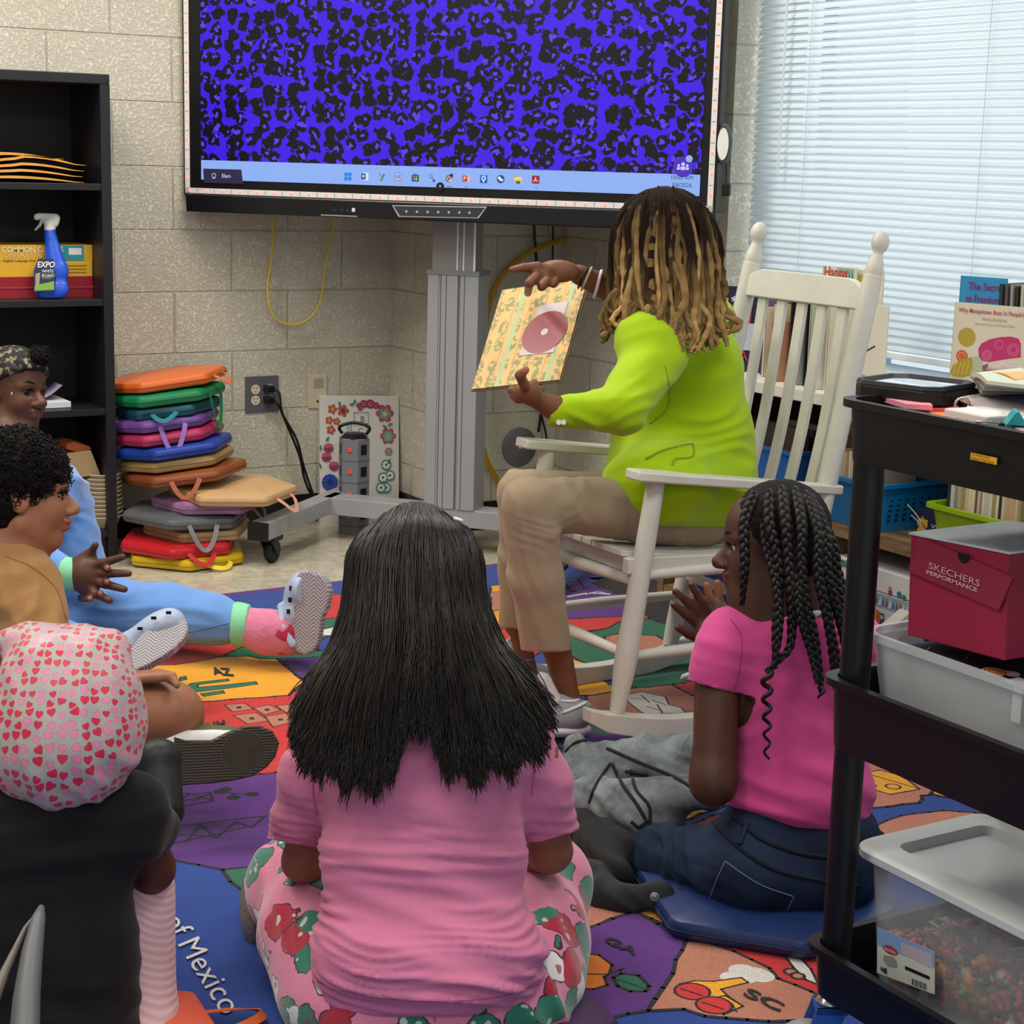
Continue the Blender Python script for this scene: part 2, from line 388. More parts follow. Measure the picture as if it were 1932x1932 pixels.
# ---- head and hand in their own frames
class HF:
    """local frame in camera axes: origin, x (forward), z (up), scale"""
    def __init__(s, o, fwd, up, sc):
        s.o = np.array(o, float); x = np.array(fwd, float); x /= np.linalg.norm(x); z = np.array(up, float); z -= x*(z@x); z /= np.linalg.norm(z)
        s.R = np.array([x, np.cross(z, x), z]); s.s = sc
    def p(s, a): return s.o+s.s*(np.array(a, float)@s.R)
    def ell(s, c, r): return ell(s.p(c), np.array(r)*s.s, s.R)
    def cap(s, a, b, ra, rb, n=None, f=1.): return cap(s.p(a), s.p(b), ra*s.s, rb*s.s, None if n is None else np.array(n, float)@s.R, f)
def head_ops(h, child=True, neck=True, nose=1., jaw=1.):
    o = [U(h.ell((-.05, 0, .13), (.41, .325, .37)), .03*h.s), U(h.ell((.09, 0, -.1), (.27, .255, .37)), .08*h.s)]
    for s in (-1, 1):
        o += [U(h.cap((-.02, s*.17*jaw, -.24), (.2, s*.05, -.385), .1, .085), .08*h.s), U(h.ell((.19, s*.135, -.13), (.125, .11, .13)), .06*h.s),
              S_(h.ell((.365, s*.125, .015), (.085, .1, .055)), .05*h.s), U(h.cap((.3, s*.05, .085), (.245, s*.19, .075), .04, .03), .05*h.s),
              U(h.ell((.385, s*.045*nose, -.135), (.038, .034*nose, .032)), .02*h.s)]
    o += [U(h.cap((.33, 0, .02), (.425*1, 0, -.105), .03, .05*nose), .04*h.s), U(h.ell((.348, 0, -.21), (.062, .098, .034)), .018*h.s), U(h.ell((.338, 0, -.262), (.058, .08, .036)), .02*h.s),
          S_(h.cap((.41, -.1, -.236), (.41, .1, -.236), .012, .012), .012*h.s), U(h.ell((.24, 0, -.37), (.1, .1, .085)), .06*h.s)]
    for s in (-1, 1):
        o += [U(h.ell((-.04, s*.305, -.045), (.085, .035, .125)), .02*h.s), U(h.ell((-.05, s*.33, -.0), (.08, .02, .095)), .015*h.s), S_(h.ell((-.02, s*.352, -.03), (.04, .03, .07)), .02*h.s)]
    if neck: o += [U(h.cap((-.1, 0, -.2), (-.16, 0, -.62), .2, .2), .08*h.s)]
    return o
def eyes(h, parent, side=(-1, 1), look=0., iris='2a1608'):
    for s in side:
        V, Q = sculpt([U(h.ell((.262, s*.118, .012), (.058, .06, .05)), .001)], .0016, 2)
        c = h.p((.262, s*.118, .012)); d = np.array((1, look, -.05))@h.R; d /= np.linalg.norm(d)
        w = ((V-c)@d)/(.058*h.s); col = np.tile(np.array(lin('cfc4bb')+(1,)), (len(V), 1)); col[w > .66, :3] = lin(iris); col[w > .9, :3] = (.002, .002, .002)
        fast_mesh('eye', q_world(V), Q, mat('eye_surface', 'ffffff', .15, attr=1), parent, True, {'tint': ('FLOAT_COLOR', col)})
        lid = [U(h.cap((.318, s*.055, .03), (.335, s*.115, .066), .014, .017), .01*h.s), U(h.cap((.335, s*.115, .066), (.285, s*.185, .03), .017, .012), .01*h.s)]
        fast_mesh('eyelid', *(lambda a: (q_world(a[0]), a[1]))(sculpt(lid, .0014, 2)), mat('dark_lash', '1c0f0a', .7), parent)
def brows(h, parent, m, side=(-1, 1)):
    for s in side:
        o = [U(h.cap((.345, s*.06, .115), (.325, s*.13, .14), .018, .017, None), .01*h.s), U(h.cap((.325, s*.13, .14), (.25, s*.215, .105), .017, .009), .01*h.s)]
        put('eyebrow', sculpt(o, .0018, 1), m, parent)
def hand_ops(h, curls=(.3, .3, .3, .3), thumb=(.5, .6), spread=.12, k=.006, fist=False):
    """h: origin at the wrist, x along the palm to the knuckles, z out of the back of the hand; scale = hand length; thumb on +y"""
    o = [U(h.cap((-.12, .0, 0), (.12, .02, 0), .135, .16, (0, 0, 1), .7), .03*h.s), U(h.cap((.1, .1, 0), (.43, .13, .01), .13, .085, (0, 0, 1), .6), .03*h.s),
         U(h.cap((.1, -.07, 0), (.42, -.12, 0), .12, .085, (0, 0, 1), .62), .03*h.s), U(h.cap((.3, .02, 0), (.46, .0, .02), .11, .09, (0, 0, 1), .6), .03*h.s)]
    L = (.40, .45, .42, .33); Y = (.15, .05, -.05, -.145); R = (.052, .053, .051, .045)
    for i in range(4):
        c = curls[i] if not isinstance(curls, (int, float)) else curls; b = np.array([.44-.02*abs(i-1), Y[i], .01]); a = (1.5-i)*spread; ang = 0.
        segs = (.45, .3, .25); p = b-.04*np.array((1, 0, 0))
        for j, sg in enumerate(segs):
            ang += c*(1.0, 1.15, .7)[j]; dv = np.array([math.cos(a)*math.cos(ang), math.sin(a)*math.cos(ang), -math.sin(ang)]); q = p+dv*L[i]*sg*(1.1 if j == 0 else 1)
            r0 = R[i]*(1, .95, .88)[j]; r1 = R[i]*(.95, .88, .75)[j]; o.append(U(h.cap(p, q, r0, r1), k*h.s/.17)); p = q
    t0, t1 = thumb; p = np.array([.08, .12, -.02]); 
    for j, (sg, r) in enumerate(((.24, .07), (.17, .058), (.15, .05))):
        a = t0-.16*j; d = np.array([math.cos(a), math.sin(a), -t1*(.35+.35*j)]); d /= np.linalg.norm(d); q = p+d*sg; o.append(U(h.cap(p, q, r, r*.88), .02*h.s)); p = q
    return o
def skin(name, c, rough=.5): return mat(name, c, rough, spec=.35, var=.10, vs=60, bump=.25, bs=700, bd=.0006, attr=1)
# ---------------------------------------------------------------- room shell
XD, YA, YC, XB = 3.36, 5.57, 5.20, 2.889
def block_mat(name, ax, off):
    g = G(name); co = g.sep(g.co()); u = co[ax]-off; v = g.comb(u, co[2])
    b = g.n('ShaderNodeTexBrick'); g.link(v, b.inputs['Vector']); b.offset = .5; b.inputs['Scale'].default_value = 1
    for k, val in (('Mortar Size', .0035), ('Mortar Smooth', .6), ('Brick Width', .4064), ('Row Height', .2032), ('Bias', 0)): b.inputs[k].default_value = val
    b.inputs['Color1'].default_value = (1, 1, 1, 1); b.inputs['Color2'].default_value = (.93, .93, .93, 1); b.inputs['Mortar'].default_value = (.9, .89, .87, 1)
    P = g.co(); pit = g.ramp(g.noise(P, 95, 6, .72), .36, .56); big = g.noise(P, 6, 3)
    mm = g.n('ShaderNodeMix', data_type='RGBA', blend_type='MULTIPLY'); mm.inputs[0].default_value = 1
    g.link(g.mix(big, 'd6d0bb', 'e2ddcb'), mm.inputs[6]); g.link(b.outputs['Color'], mm.inputs[7]); g.col(mm.outputs[2])
    h = pit*.0035+X(g, b.outputs['Fac'])*-.012+g.noise(P, 30, 3)*.003
    g.bump(h, 1., .55); g.set(.45, spec=.35); return g.m
mA, mD = block_mat('painted_block_back', 0, 1.88+.2032), block_mat('painted_block_side', 1, 5.2)
def wall(name, m, *boxes):
    b = MB()
    for a, c in boxes: b.box(W0, a, c)
    return b.build(name, m, kind='structure')
wall('wall_back', mA, ((-3.2, YA, 0), (XB, YA+.2, 2.75)))
wall('wall_chase', mA, ((XB+.001, YC, 0), (XD+.3, YA+.2, 2.75)))
MB().poly([(XB, YA, 0), (XB, YC, 0), (XB, YC, 2.75), (XB, YA, 2.75)]).build('wall_return', mD, kind='structure')
wall('wall_right', mD, ((XD, 4.28, 0), (XD+.3, YC-.001, 2.75)), ((XD, -1.5, 0), (XD+.3, 4.279, .70)), ((XD, -1.5, 2.35), (XD+.3, 4.279, 2.75)), ((XD, -1.5, .70), (XD+.3, 1.4, 2.35)))
MB().poly([(XD, 4.2795, .70), (XD+.3, 4.2795, .70), (XD+.3, 4.2795, 2.35), (XD, 4.2795, 2.35)]).build('trim_1', mA, kind='structure', label='painted block jamb at the left of the window')
wall('wall_left', mD, ((-3.4, -1.5, 0), (-3.2, YA+.2, 2.75)))
MB().box(W0, (-3.4, -1.5, 2.75), (XD+.3, YA+.2, 2.85)).build('ceiling', mat('ceiling_tile', 'd8d6cf', .9, bump=.4, bs=150), kind='structure')
# floor: waxed vinyl tile
g = G('vinyl_tile'); P = g.co(); x, y, z = g.sep(P)
b = g.n('ShaderNodeTexBrick'); g.link(g.comb(x, y), b.inputs['Vector']); b.offset = 0.
for k, val in (('Scale', 1), ('Mortar Size', .0009), ('Mortar Smooth', .2), ('Brick Width', .305), ('Row Height', .305)): b.inputs[k].default_value = val
vein = g.ramp(g.noise(P, 14, 8, .7, dist=1.5), .42, .62); spk = g.ramp(g.noise(P, 90, 3), .6, .72)
c0 = g.mix(vein, 'c9c1ad', 'b0a792'); c1 = g.mix(spk*.5, c0, '8f8878'); g.col(g.mix(X(g, b.outputs['Fac'])*.6, c1, '6f6859')); g.set(.16, spec=.55); g.bump(g.noise(P, 5, 2), .12, .01)
MB().box(W0, (-3.4, -1.5, -.1), (XD+.3, YA+.2, 0)).build('floor', g.m, kind='structure')
bb = mat('black_vinyl_base', '15140f', .35)
MB().box(W0, (-3.2, YA-.008, 0), (XB, YA, .1)).build('baseboard_back', bb, kind='structure')
MB().box(W0, (XB-.008, YC-.008, 0), (XB, YA-.008, .1)).box(W0, (XB, YC-.008, 0), (XD, YC, .1)).build('baseboard_chase', bb, kind='structure')
MB().box(W0, (XD-.008, 3.6, 0), (XD, YC-.008, .1)).build('baseboard_right', bb, kind='structure')
# window: frame, glass, sill
wf = mat('white_frame_paint', 'd9dee0', .5); XW = XD+.22
b = MB().box(W0, (XW, 4.22, .76), (XW+.06, 4.28, 2.35)).box(W0, (XW, 1.4, .74), (XW+.06, 4.28, .80)).box(W0, (XW, 1.4, 2.3), (XW+.06, 4.28, 2.35)).box(W0, (XW, 1.4, .76), (XW+.06, 1.46, 2.35)).box(W0, (XW, 2.82, .76), (XW+.06, 2.87, 2.35))
win_o = b.build('window_1', wf, kind='structure')
gm = G('window_glass'); gm.set(.0, spec=.5, Transmission_Weight=1.); gm.b.inputs['Alpha'].default_value = .25; gm.b.inputs['Base Color'].default_value = (.92, .97, 1, 1)
MB().box(W0, (XW+.025, 1.46, .80), (XW+.031, 2.82, 2.3)).box(W0, (XW+.025, 2.87, .80), (XW+.031, 4.22, 2.3)).build('glass_pane', gm.m, win_o)
MB().box(W0, (XD-.045, 1.4, .700), (XW, 4.279, .725)).box(W0, (XD-.045, 1.4, .665), (XD-.001, 4.279, .7)).build('window_sill', mat('sill_grey', 'a9b2b6', .4), kind='structure')
# things seen through the blinds: a pale brick pier and a red lettered sign across the yard
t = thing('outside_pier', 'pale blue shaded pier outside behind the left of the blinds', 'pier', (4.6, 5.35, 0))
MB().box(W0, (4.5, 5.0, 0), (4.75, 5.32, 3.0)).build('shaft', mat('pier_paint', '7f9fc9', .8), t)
# ---------------------------------------------------------------- venetian blinds
XBL = XD+.075; b = MB(); slm = mat('blind_slat', 'dfe6e6', .45, spec=.3); slm.node_tree.nodes['Principled BSDF'].inputs['Transmission Weight'].default_value = 0
gs = G('blind_slat_vinyl'); gs.col('c3cdd1').set(.45); tr = gs.n('ShaderNodeBsdfTranslucent'); tr.inputs[0].default_value = (.8, .9, .95, 1)
ms = gs.n('ShaderNodeMixShader'); ms.inputs[0].default_value = .17; gs.t.links.new(gs.b.outputs[0], ms.inputs[1]); gs.t.links.new(tr.outputs[0], ms.inputs[2]); gs.t.links.new(ms.outputs[0], gs.t.nodes['Material Output'].inputs[0])
blind = thing('venetian_blind', 'white horizontal slat blind hanging in the window', 'blind', (XBL, 3, 2.3))
p = .0212; z = .795; a = math.radians(54)
while z < 2.28:
    for q in range(4):   # gently crowned slat
        s0, s1 = -.0125+q*.00625, -.0125+(q+1)*.00625
        def pt(s, yy): h = .0018*(1-(s/.0125)**2); return (XBL+s*math.cos(a)-h*math.sin(a), yy, z+s*math.sin(a)+h*math.cos(a))
        b.add([pt(s0, 1.45), pt(s0, 4.262), pt(s1, 4.262), pt(s1, 1.45)], [(0, 1, 2, 3)])
    z += p
b.build('slats', gs.m, blind, smooth=True)
MB().box(W0, (XBL-.013, 1.45, .762), (XBL+.013, 4.262, .780)).build('bottom_rail', wf, blind, bevel=.002)
MB().box(W0, (XBL-.02, 1.45, 2.29), (XBL+.025, 4.262, 2.33)).build('head_rail', wf, blind)
cm = mat('blind_cord', 'b9c4c8', .7)
for yy in (4.02, 3.33, 2.87, 2.1):
    MB().tube([(XBL-.012, yy, .77), (XBL-.012, yy, 2.3)], .0009, 5).tube([(XBL+.012, yy, .77), (XBL+.012, yy, 2.3)], .0009, 5).build('ladder_cord', cm, blind)
wy = onX(1480, 100, XBL-.03)[1]
MB().tube([(XBL-.03, wy, onX(1480, 330, XBL-.03)[2]), (XBL-.03, wy, 2.3)], .0035, 6).build('tilt_wand', mat('clear_wand', 'cfd8d8', .2), blind)
def pat(o, fr, name='pat'):
    me = o.data; P = np.zeros(len(me.vertices)*3, np.float32); me.vertices.foreach_get('co', P); P = P.reshape(-1, 3)-fr.o
    L = np.stack([P@fr.u, P@fr.v, P@fr.w], 1).astype(np.float32); at = me.attributes.new(name, 'FLOAT_VECTOR', 'POINT'); at.data.foreach_set('vector', L.ravel()); return o
def em(name, c, st=1.): 
    m = mat(name, c, .5, emit=st); m.node_tree.nodes['Principled BSDF'].inputs['Base Color'].default_value = tuple(x*.1 for x in lin(c))+(1,); return m
K = mat('satin_black', '0c0c0e', .35); K2 = mat('matte_black', '111113', .6); AL = mat('brushed_aluminium', 'a3a4a7', .42, .25, var=.04, vs=3); ALD = mat('grey_shadow_metal', '5d6167', .5, .3)
WH = mat('white_plastic', 'dcdcd8', .4)
# ---------------------------------------------------------------- interactive screen on a wheeled column stand
ang = math.radians(-50); p0 = fl(851, 961, .145)
T = Fr((p0[0], p0[1], 0), (math.cos(ang), math.sin(ang), 0), (0, 0, 1))
st = thing('screen_stand', 'grey aluminium column stand on castors holding up the big screen', 'stand', (p0[0], p0[1], 0))
a0, a1 = T.hit(804, 700)[0], T.hit(899, 700)[0]; vt = T.hit(850, 512)[1]; zb = .145
b = MB().prism(Fr(T((0, zb, 0))[0], T.u, T.w, T.v), [(a0, 0), (a0, -.1), (a1, -.1), (a1, 0), (a1*.62+a0*.38+.004, 0), (a1*.62+a0*.38+.004, -.006), (a1*.62+a0*.38-.004, -.006), (a1*.62+a0*.38-.004, 0), (a1*.25+a0*.75, 0), (a1*.25+a0*.75, -.004), (a1*.25+a0*.75-.006, -.004), (a1*.25+a0*.75-.006, 0)][::-1], 0, vt-zb)
b.build('column', AL, st, bevel=.002)
gr = MB()
for px in (829, 839, 862, 873): u = T.hit(px, 700)[0]; gr.box(T, (u-.0012, zb, -.001), (u+.0012, vt, .0012))
gr.build('column_groove', ALD, st)
b = MB(); c0, c1 = T.hit(813, 470)[0], T.hit(893, 470)[0]; b.box(T, (c0, vt-.3, -.09), (c1, 1.35, -.012)); b.build('inner_column', mat('inner_grey', '8f8a88', .45, .2), st, bevel=.002)
b = MB()
for px in (861, 873, 894): u = T.hit(px, 470)[0]; b.box(T, (u-.0022-(px == 894)*.002, vt, -.012), (u+.0022, 1.2, -.010))
b.build('bright_rail', mat('bright_strip', 'e6e8ec', .3), st)
MB().box(T, (a0-.003, vt-.012, -.103), (a1+.003, vt+.003, .003)).build('collar', mat('collar_grey', '80858c', .4, .3), st)
fu = T.hit(628, 948, 0)[0]; fc = fl(620, 947, .145); tp = fl(472, 984, .145); q = fc-tp; 
foot_u = float((np.array(fc)-T.o)@T.u); ln = float((tp-T.o)@T.w)
fdir = -T.w
def foot(uc, w0, w1): return MB().box(T, (uc-.032, zb-.055, w0), (uc+.032, zb, w1))
uL = float((tp-T.o)@T.u)+.032; uR = -uL+.02
beam = MB().box(T, (uL, zb-.058, -.10), (uR, zb, -.005)); beam.build('cross_beam', AL, st, bevel=.002)
for uc in (uL, uR):
    f = foot(uc, -.28, ln).build('foot', AL, st, bevel=.002)
    MB().box(T, (uc-.033, zb-.056, ln), (uc+.033, zb+.001, ln+.018)).build('end_cap', K, f, bevel=.002)
    for wv in (ln-.075, -.23):
        cs = MB().box(T, (uc-.03, .075, wv-.03), (uc+.03, .09, wv+.03)).prism(Fr(T((uc-.022, 0, wv))[0], T.w, T.v, T.u), [(-.03, .035), (.01, .085), (.03, .075), (-.005, .028)], 0, .004).prism(Fr(T((uc+.018, 0, wv))[0], T.w, T.v, T.u), [(-.03, .035), (.01, .085), (.03, .075), (-.005, .028)], 0, .004).build('castor', K, st)
        MB().lathe(Fr(T((uc-.013, .038, wv-.012))[0], T.w, T.v, T.u), [(.012, 0), (.034, 0), (.038, .006), (.038, .02), (.034, .026), (.012, .026)], 20).build('castor_wheel', mat('wheel_rubber', '17171a', .5), cs, smooth=40)
hb = .115   # front plane of the display
D = Fr(T((0, 0, hb))[0], T.u, T.v, T.w)
L = D.hit(346, 190)[0]; R = D.hit(1357, 190)[0]; b0 = (D.hit(357, 377)[1]+D.hit(1343, 388)[1])/2; bb0 = (D.hit(357, 404)[1]+D.hit(1150, 424)[1])/2; tv_top = b0+1.0
tv = thing('interactive_screen', 'large black framed display showing a purple leopard print desktop', 'screen', tuple(D((0, b0, -.05))[0]))
MB().box(D, (L-.004, b0-.004, -.075), (R+.004, tv_top, -.002)).build('casing', K, tv, bevel=.004)
br = MB(); n0 = D.hit(357, 404)[0]; n1 = D.hit(1345, 424)[0]
br.prism(Fr(D((0, 0, -.08))[0], D.u, D.v, D.w), [(n0, b0-.012), (n0+.002, bb0), (n1-.008, bb0), (n1+.012, b0-.018), (n1+.012, b0), (n0-.004, b0)], 0, .105)
br.build('lower_bar', mat('bar_black', '131317', .3), tv, bevel=.004)
s0, s1 = D.hit(380, 340)[0], D.hit(1321, 340)[0]; sv = (D.hit(384, 347)[1]+D.hit(1320, 361)[1])/2; tvb = (D.hit(384, 309)[1]+D.hit(1320, 322)[1])/2
g = G('leopard_display'); P = g.co(attr='pat'); x, y, z = g.sep(P)
warp = g.n('ShaderNodeVectorMath', operation='MULTIPLY_ADD'); nn = g.n('ShaderNodeTexNoise'); nn.inputs['Scale'].default_value = 38; g.link(P, nn.inputs['Vector'])
g.link(nn.outputs['Color'], warp.inputs[0]); warp.inputs[1].default_value = (.036, .036, 0); g.link(P, warp.inputs[2])
v = g.vor(warp.outputs[0], 23, dims='2D', rnd=.75); d = X(g, v.outputs['Distance']); cr = g.sep(v.outputs['Color'])
ring = g.ramp(d, .13, .17)*g.ramp(d, .51, .47); brk = g.ramp(g.noise(P, 40, 1), .38, .41); solid = g.ramp(d, .33, .29)*cr[0].f('GREATER_THAN', .55)
dark = (ring*brk).f('MAXIMUM', solid); inner = g.ramp(d, .36, .32)
cc = g.mix(dark, g.mix(inner, '4a22ff', '6a48ff'), '17121c'); g.link(cc, g.b.inputs['Emission Color']); g.b.inputs['Emission Strength'].default_value = .85; g.col('050508').set(.25, spec=.4)
scr = MB().box(D, (s0, sv, -.01), (s1, tv_top-.03, .0005)).build('display_panel', g.m, tv); pat(scr, D)
TB = em('taskbar_blue', '8fb2f7', .95)
MB().box(D, (s0, sv, .0002), (s1, tvb, .0012)).build('taskbar', TB, tv)
pc = [D.hit(*q) for q in ((384, 318), (456, 320), (459, 347), (385, 345))]
MB().poly(D([(u, w, .0018) for u, w in pc])).build('weather_tile', em('tile_plum', '2a2348', .9), tv)
def dtext(s, px, py, h, m, name, **k):
    u, w = D.hit(px, py); return text(s, Fr(D((u, w, .0022))[0], D.u, D.v, D.w), h, m, tv, name, **k)
dtext('Elam', 419, 335, .0125, em('display_white', 'dfe4ff', .9), 'tile_lettering')
ink = em('clock_ink', '30477e', .6)
dtext('10:05 AM', 1265, 338, .0125, ink, 'clock_lettering'); dtext('3/6/2026', 1267, 352, .0125, ink, 'date_lettering')
def icon(px, py, parts, name='app_icon'):
    u, w = D.hit(px, py); b = MB(); ms = []
    for i, (shape, colr) in enumerate(parts):
        ms.append(em('icon_'+colr, colr, .9))
        h = .0022+i*.0003
        if shape[0] == 'r': _, x0, y0, x1, y1 = shape; b.poly(D([(u+x0, w+y0, h), (u+x1, w+y0, h), (u+x1, w+y1, h), (u+x0, w+y1, h)]), i)
        elif shape[0] == 'd': _, x, y, r = shape; b.poly(disc(D, u+x, w+y, r, 20, h), i)
        else: b.poly(D([(u+x, w+y, h) for x, y in shape[1]]), i)
    b.build(name, ms, tv)
k = .012
icon(657, 333, [(('r', -k, .001, -.001, k), '1686e8'), (('r', .001, .001, k, k), '1686e8'), (('r', -k, -k, -.001, -.001), '1686e8'), (('r', .001, -k, k, -.001), '1686e8')], 'start_icon')
icon(689, 333, [(('r', -.006, -k, k, k), 'dfe8f6'), (('r', -k, -.009, .003, .009), '1f4f9e'), (('p', [(-.009, .005), (-.007, -.005), (-.0045, .002), (-.002, -.005), (0, .005), (-.002, .005), (-.003, 0), (-.0045, .005), (-.006, 0), (-.007, .005)]), 'f0f4ff')])
icon(721, 334, [(('p', [(-k, k), (0, 0), (.002, .002), (-.009, k)]), '6a7a86'), (('p', [(-.006, -k), (.006, k), (.011, .008), (0, -k)]), '6a7a86'), (('r', -.01, -.006, -.002, .001), '9fb3b8')])
icon(752, 334, [(('r', -k, -k, k, k), '6b6fae'), (('r', -.0105, -.0105, .0105, .0105), 'b7c6f2'), (('r', -.008, -.004, -.006, .006), 'a02b4b'), (('r', -.003, -.004, -.001, .006), 'a02b4b'), (('r', .002, -.004, .004, .006), '2f3c86'), (('r', .004, -.004, .009, -.002), '2f3c86'), (('r', .004, .004, .009, .006), '2f3c86')])
icon(784, 335, [(('r', -k, -k, k, .008), '14506e'), (('r', -.006, .008, .006, k), '1c86b8'), (('r', -.007, 0, -.001, .005), 'e0603a'), (('r', .001, 0, .007, .005), '6fbf4a'), (('r', -.007, -.008, -.001, -.002), '3aa0e8'), (('r', .001, -.008, .007, -.002), 'f2c23a')])
icon(816, 336, [(('d', -.005, .006, .006), '3c62b0'), (('d', -.005, .006, .004), '9fbcf7'), (('p', [(-.002, .002), (.012, -.006), (.01, -.009), (-.004, 0)]), '3c62b0'), (('d', .005, -.009, .004), '3c62b0')])
icon(848, 337, [(('d', 0, 0, k), 'd23b32'), (('p', [(0, 0), (-.0104, .006), (-.0104, -.006), (-.006, -.0104), (0, -k)]), '2f9a4a'), (('p', [(0, 0), (0, -k), (.006, -.0104), (.0104, -.006), (.012, 0)]), 'f0c234'), (('d', 0, 0, .0062), 'eef2fb'), (('d', 0, 0, .0048), '2f6fd8'), (('d', .008, .01, .0055), '2a2c36')])
icon(880, 337, [(('d', .003, 0, .0115), 'e6b3ae'), (('r', -k, -.009, .003, .009), 'b3312e'), (('r', -.008, -.006, -.006, .006), 'f6eaea'), (('d', -.004, .0028, .0036), 'f6eaea'), (('d', -.004, .0028, .0018), 'b3312e')])
icon(913, 338, [(('r', -k, -k, k, k), '0f62c8'), (('d', 0, .003, .0075), 'e8f1fb'), (('p', [(-.005, -.001), (0, -.011), (.005, -.001)]), 'e8f1fb'), (('d', 0, .003, .0045), '1a9ad8')])
icon(945, 338, [(('d', 0, 0, .0125), '124a8c'), (('d', -.004, .003, .005), 'e8f1fb'), (('r', -.002, -.006, .008, .001), 'e8f1fb')])
icon(978, 339, [(('r', -k, -.010, k, .008), 'f2c94c'), (('r', -k, .008, -.002, .0115), 'd99d1f'), (('r', -.007, -.012, .007, -.004), '2f5f9a'), (('r', -k, .0, k, .006), 'f7dd86')])
icon(1011, 339, [(('r', -k, -k, k, k), 'a01e2b'), (('p', [(-.001, .008), (.001, .008), (.0015, 0), (.008, -.004), (.007, -.006), (0, -.002), (-.007, -.007), (-.008, -.005), (-.002, 0)]), 'f6e6e8')])
icon(848, 352, [(('r', -.008, -.001, .008, .001), '2b3a66')], 'open_mark'); icon(689, 350, [(('r', -.003, -.001, .003, .001), '2b3a66')], 'open_mark'); icon(880, 353, [(('r', -.003, -.001, .003, .001), '2b3a66')], 'open_mark'); icon(1012, 354, [(('r', -.003, -.001, .003, .001), '2b3a66')], 'open_mark')
icon(1289, 315, [(('d', 0, 0, .030), '4a2cc0'), (('d', 0, .008, .0055), 'd6d0ff'), (('d', -.013, .004, .004), 'd6d0ff'), (('d', .013, .004, .004), 'd6d0ff'), (('r', -.007, -.009, .007, .001), 'd6d0ff'), (('r', -.018, -.008, -.009, -.001), 'd6d0ff'), (('r', .009, -.008, .018, -.001), 'd6d0ff'), (('d', .018, .024, .0105), '9cb4f4')], 'meeting_bubble')
icon(1299, 306, [(('r', -.001, -.006, .001, .006), '3a3a8a')], 'bubble_count')
icon(404, 331, [(('d', 0, 0, .0075), 'dfe4ff'), (('d', 0, 0, .0058), '2a2348'), (('r', -.006, -.010, .006, -.0085), 'dfe4ff')], 'weather_icon')
icon(831, 351, [(('d', 0, -.002, .0135), '0a0a10'), (('d', 0, 0, .004), '8d93b8')], 'menu_bubble')
# light strip stuck round the frame
stw = mat('strip_white', 'd5cfcd', .5, emit=.06); lw = .017
ls = thing('light_strip', 'white adhesive strip of red glowing lamps round the screen edge', 'light strip', tuple(D((L, b0, 0))[0]))
MB().box(D, (L+.004, b0+.002, -.001), (L+.004+lw, tv_top, .0012)).box(D, (L+.004, b0+.002, -.001), (R-.004, b0+.002+lw, .0012)).box(D, (R-.004-lw, b0+.002, -.001), (R-.004, tv_top, .0012)).build('strip', stw, ls)
tick = MB(); lamps = []
n = 29; us = np.linspace(L+.02, R-.03, n)
for i, u in enumerate(us): lamps.append((u, b0+.002+lw/2)); tick.box(D, (u+.028, b0+.004, .001), (u+.0295, b0+.017, .0016))
vv = b0+.05; du = us[1]-us[0]
while vv < tv_top: 
    for u in (L+.004+lw/2, R-.004-lw/2): lamps.append((u, vv)); tick.box(D, (u-.006, vv+.028, .001), (u+.006, vv+.0295, .0016))
    vv += du
tick.build('cut_mark', mat('mark_grey', '5c5357', .6), ls)
lm = em('lamp_red', 'ff5a48', 5.); core = MB().box(W0, (-.0032, -.0032, 0), (.0032, .0032, .002)); proto = None
for u, w in lamps:
    if proto is None: proto = MB().box(D, (u-.0034, w-.0034, .0012), (u+.0034, w+.0034, .003)).build('led', lm, ls); base = (u, w)
    else:
        c = proto.copy(); c.location = Vector(D.u*(u-base[0])+D.v*(w-base[1])); COL.objects.link(c)
# control bar, speaker ring, pen holder on the side
q = [D.hit(*s, .025) for s in ((740, 387), (919, 390), (903, 412), (752, 409))]
MB().poly(D([(u, w, .026) for u, w in q])).build('control_panel', mat('panel_silver', 'b7b9bd', .35, .3), tv)
cxy = np.mean(q, 0); MB().poly(D([(cxy[0]+(u-cxy[0])*.965, cxy[1]+(w-cxy[1])*.84, .0268) for u, w in q])).build('control_face', mat('panel_dark', '33353b', .3), tv)
for i, px in enumerate((767, 787, 807, 827, 847, 867, 886)): u, w = D.hit(px, 399+i*.4, .026); MB().poly(disc(D, u, w, .0042, 14, .0275)).build('button', em('button_a', 'b9c6ff', .6) if i == 0 else mat('button_grey', '9aa0a6', .3), tv)
for px in (631, 645, 656): u, w = D.hit(px, 397, .025); MB().poly([*D([(u-.003, w-.003, .0256), (u+.003, w-.003, .0256), (u+.003, w+.003, .0256), (u-.003, w+.003, .0256)])]).build('port', mat('port_grey', '3d3f45', .4), tv)
u, w = D.hit(667, 396, .025); MB().box(D, (u-.0055, w-.006, .0252), (u+.0055, w+.006, .0258)).build('sticker', mat('pale_sticker', 'c9cacb', .6), tv)
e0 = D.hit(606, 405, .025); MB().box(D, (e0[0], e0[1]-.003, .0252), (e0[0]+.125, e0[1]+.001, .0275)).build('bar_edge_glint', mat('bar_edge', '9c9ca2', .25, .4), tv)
pr = thing('pen_holder', 'oval grey and white holder clipped to the right side of the screen', 'holder', tuple(D((R+.03, b0+.2, -.02))[0]))
o0 = D.hit(1371, 272, -.03); H2 = Fr(D((o0[0], o0[1], -.03))[0], D.u*.5-D.w*.87*0+D.w*.0, D.v, D.w)
